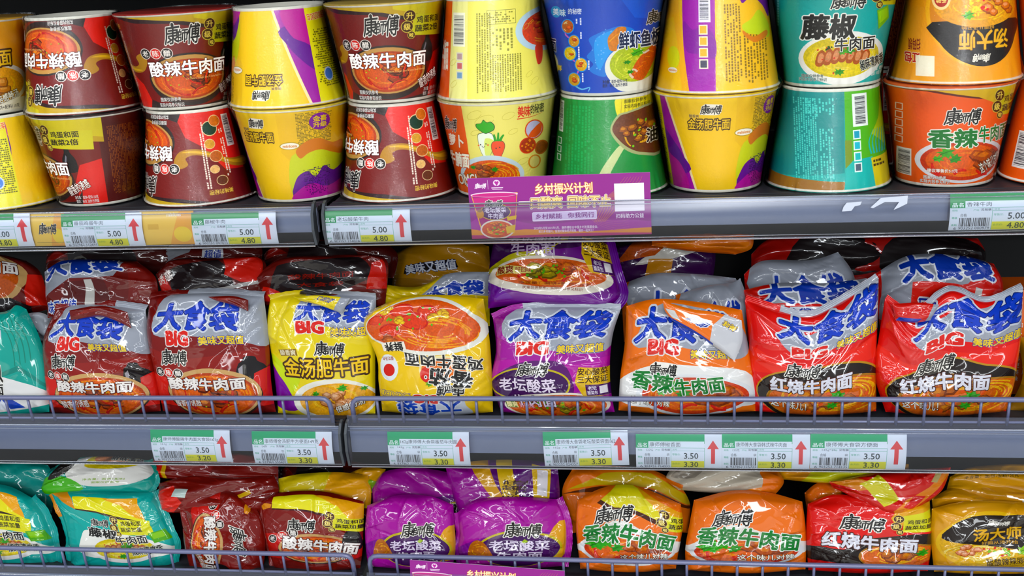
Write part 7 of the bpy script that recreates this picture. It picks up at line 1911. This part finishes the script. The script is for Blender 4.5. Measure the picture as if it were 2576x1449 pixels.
    {'art': 'back_yellow_small', 'o': (-0.4496, 0.085, -0.395), 'lean': 0.3, 'T': 0.014, 'e': [[(-58.2, 6.7), (-25.5, 13.4), (23.0, 16.0), (63.5, 12.3)], [(63.5, 12.3), (67.3, -10.6), (64.7, -41.9)], [(-64.7, -44.0), (64.7, -41.9)], [(-58.2, 6.7), (-64.7, -44.0)]], 's': [], 'label': 'bag with yellow top directly behind the upright maroon bag', 'seed': 56, 'nu': 46, 'nv': 36, 'group': 'small noodle bags on the bottom shelf'},
    {'art': 'yellow_corner', 'o': (-0.3906, 0.1, -0.39), 'lean': 0.3, 'T': 0.012, 'e': [[(-23.7, 3.5), (-2.1, 11.1), (24.7, 9.3)], [(24.7, 9.3), (18.8, -22.2)], [(-18.8, -22.7), (18.8, -22.2)], [(-23.7, 3.5), (-18.8, -22.7)]], 's': [], 'label': 'amber bag corner beside the purple bags, under the joint of the rails', 'seed': 57, 'nu': 24, 'nv': 20, 'group': 'small noodle bags on the bottom shelf'},
    {'art': 'back_purple', 'o': (-0.3227, 0.085, -0.4), 'lean': 0.25, 'T': 0.014, 'e': [[(-58.8, -0.9), (-40.0, 22.5), (7.6, 27.2), (47.2, 21.3)], [(47.2, 21.3), (59.1, -4.5), (58.1, -46.3)], [(-58.1, -48.3), (58.1, -46.3)], [(-58.8, -0.9), (-58.1, -48.3)]], 's': [], 'label': 'small purple bag behind the left one of the front pair', 'seed': 58, 'nu': 46, 'nv': 36, 'back': '#8b1a84', 'group': 'small noodle bags on the bottom shelf'},
    {'art': 'purple_lying', 'o': (-0.2003, 0.078, -0.395), 'lean': 0.35, 'T': 0.015, 'e': [[(-82.2, 29.8), (-30.4, 36.5), (26.0, 37.0), (62.5, 32.3)], [(62.5, 32.3), (65.2, -3.8), (63.0, -29.0)], [(-63.0, -36.0), (-0.2, -35.0), (63.0, -29.0)], [(-82.2, 29.8), (-75.1, -0.6), (-63.0, -36.0)]], 's': [], 'label': 'purple bag with yellow side panel lying behind the front right purple bag', 'seed': 59, 'nu': 46, 'nv': 36, 'back': '#6b2f92', 'group': 'small noodle bags on the bottom shelf'},
    {'art': 'back_orange_small', 'o': (-0.0479, 0.09, -0.395), 'lean': 0.25, 'T': 0.014, 'e': [[(-71.5, 21.3), (-31.0, 25.8), (29.0, 21.3), (64.6, 1.4)], [(64.6, 1.4), (76.2, -22.8), (72.9, -58.6)], [(-72.9, -61.3), (72.9, -58.6)], [(-71.5, 21.3), (-85.3, -9.8), (-72.9, -61.3)]], 's': [], 'label': 'orange bag with olive band behind the banded orange bag', 'seed': 60, 'nu': 46, 'nv': 36, 'back': '#e06a14', 'group': 'small noodle bags on the bottom shelf'},
    {'art': 'white_lying', 'o': (0.0723, 0.075, -0.38), 'lean': 0.55, 'T': 0.016, 'e': [[(-66.3, 17.5), (-31.9, 25.7), (16.7, 27.1), (57.9, 20.7)], [(57.9, 20.7), (69.8, 2.5), (58.8, -14.0)], [(-58.8, -9.7), (-13.2, -13.0), (30.2, -11.5), (58.8, -14.0)], [(-66.3, 17.5), (-73.4, 3.7), (-58.8, -9.7)]], 's': [], 'label': 'bag lying flat with a large grey-white underside and orange ends', 'seed': 61, 'nu': 46, 'nv': 36, 'back': '#e06a14', 'group': 'small noodle bags on the bottom shelf'},
    {'art': 'yellow_lying', 'o': (0.2165, 0.09, -0.365), 'lean': 0.5, 'T': 0.013, 'e': [[(-83.9, -1.4), (-31.1, 6.9), (25.8, 7.4), (75.4, 4.1)], [(75.4, 4.1), (74.7, -13.1)], [(-74.7, -15.8), (-22.4, -20.0), (34.3, -18.4), (74.7, -13.1)], [(-83.9, -1.4), (-74.7, -15.8)]], 's': [], 'label': 'yellow and orange bag lying flat right under the row of three tags', 'seed': 62, 'nu': 46, 'nv': 36, 'group': 'small noodle bags on the bottom shelf'},
    {'art': 'plain_orange', 'o': (0.1952, 0.085, -0.4), 'lean': 0.25, 'T': 0.012, 'e': [[(-26.7, 1.3), (-9.4, 14.5), (19.1, 11.9)], [(19.1, 11.9), (23.9, -22.9)], [(-23.9, -23.7), (23.9, -22.9)], [(-26.7, 1.3), (-23.9, -23.7)]], 's': [], 'label': 'orange bag corner between the plain orange and the red bag of the bottom row', 'seed': 63, 'nu': 24, 'nv': 20, 'group': 'small noodle bags on the bottom shelf'},
    {'art': 'red_bands', 'o': (0.2532, 0.052, -0.395), 'lean': 0.45, 'T': 0.013, 'e': [[(-59.1, 26.2), (-5.8, 37.2), (49.6, 42.5), (82.5, 44.8)], [(82.5, 44.8), (72.5, 19.3), (55.6, 4.2)], [(-55.6, 19.6), (-20.7, 3.1), (15.7, -12.3), (55.6, 4.2)], [(-59.1, 26.2), (-55.6, 19.6)]], 's': [], 'label': 'red bag with orange and yellow bands slumped over the small red bag', 'seed': 64, 'nu': 46, 'nv': 36, 'back': '#c81c18', 'amp': 0.0034, 'group': 'small noodle bags on the bottom shelf'},
    {'art': 'ochre_top', 'o': (0.3991, 0.095, -0.375), 'lean': 0.5, 'T': 0.015, 'e': [[(-57.4, -4.1), (-33.7, 7.6), (12.6, 11.9), (67.4, 11.5)], [(67.4, 11.5), (65.0, -29.1)], [(-65.0, -28.1), (-8.1, -33.0), (65.0, -29.1)], [(-57.4, -4.1), (-65.0, -28.1)]], 's': [], 'label': 'amber bag lying on top at the right end of the bottom row', 'seed': 65, 'nu': 46, 'nv': 36, 'back': '#c98a12', 'group': 'small noodle bags on the bottom shelf'},
    {'art': 'ochre_low', 'o': (0.3899, 0.075, -0.395), 'lean': 0.4, 'T': 0.014, 'e': [[(-72.7, -4.0), (-46.5, 9.7), (8.3, 6.6), (71.6, 5.5)], [(71.6, 5.5), (70.6, -27.3)], [(-70.6, -29.7), (70.6, -27.3)], [(-72.7, -4.0), (-70.6, -29.7)]], 's': [], 'label': 'amber bag squeezed between the lying amber bag and the one with the black oval', 'seed': 66, 'nu': 46, 'nv': 36, 'back': '#c98a12', 'amp': 0.003, 'group': 'small noodle bags on the bottom shelf'}]
_FL = {'flap_orange': flap_orange(), 'flap_maroon': plain_pack('#6f201d', [('#8c2b26', [(10, 40), (30, 80), (60, 70), (40, 50)])]),
       'flap_yellow': plain_pack('#e6cd12', [('#9a9ea8', [(80, 0), (84, 100), (100, 100), (100, 0)])], [('又超值', 40, 50, 74, 90, '#1d36a0', .03, (), -20)]),
       'flap_red': plain_pack('#d3201b', [('#9a9ea8', [(84, 0), (88, 100), (100, 100), (100, 0)]), ('#1c40b2', [(0, 0), (10, 24), (70, 22), (60, 0)])])}
for b in BAGS:
    fl = [(_FL[f[0]],) + tuple(f[1:]) for f in b.get('flaps', ())]
    noodle_bag('noodle_bag', _B[b['art']], b['o'], b['lean'], b['T'], b['e'], b['s'], b['label'], b['seed'], b['nu'], b['nv'], b.get('up', False), b.get('amp', .0026), b.get('back', '#8a8a8a'), b.get('nf', 26), b.get('group'), fl)

# ------------------------------------------------------------------ carton at the right end of the middle row
def side_carton():
    t = thing('noodle_carton', 'tall orange carton with white upright lettering at the right edge, middle row', 'carton', (0.3875, 0.10, -0.2718))
    a = Art(60.0, 130.0, '#e0641c')
    a.ell(14, 112, 8, 9, '#8f2a1c', 20); a.ell(14, 112, 7, 8, '#c4523a', 20); a.text('味', 9, 107, 19, 117, '#f0d9c8', .03)
    for k, s_ in enumerate(('红烧牛肉鲜香浓郁', '加入精选好料更美味', '口感筋道汤汁醇厚')):
        for i, ch in enumerate(s_):
            a.text(ch, 10 + k * 9, 84 - i * 8.4, 15.5 + k * 9, 90 - i * 8.4, '#efe6df', .02)
    w, h, d = .06, .13, .05
    G = np.zeros((2, 2, 3))
    for i in range(2):
        for j in range(2):
            G[i, j] = (i * w, 0, j * h)
    side = np.zeros((2, 2, 3)); side[0, 0] = (0, d, 0); side[1, 0] = (0, 0, 0); side[0, 1] = (0, d, h); side[1, 1] = (0, 0, h)
    topg = np.zeros((2, 2, 3)); topg[0, 0] = (0, 0, h); topg[1, 0] = (w, 0, h); topg[0, 1] = (0, d, h); topg[1, 1] = (w, d, h)
    rs = np.zeros((2, 2, 3)); rs[0, 0] = (w, 0, 0); rs[1, 0] = (w, d, 0); rs[0, 1] = (w, 0, h); rs[1, 1] = (w, d, h)
    bk = np.zeros((2, 2, 3)); bk[0, 0] = (w, d, 0); bk[1, 0] = (0, d, 0); bk[0, 1] = (w, d, h); bk[1, 1] = (0, d, h)
    print_mesh('carton_body', a, G, M_CARD, t, [grid_extra(x, '#d85c18') for x in (side, topg, rs, bk)])
side_carton()
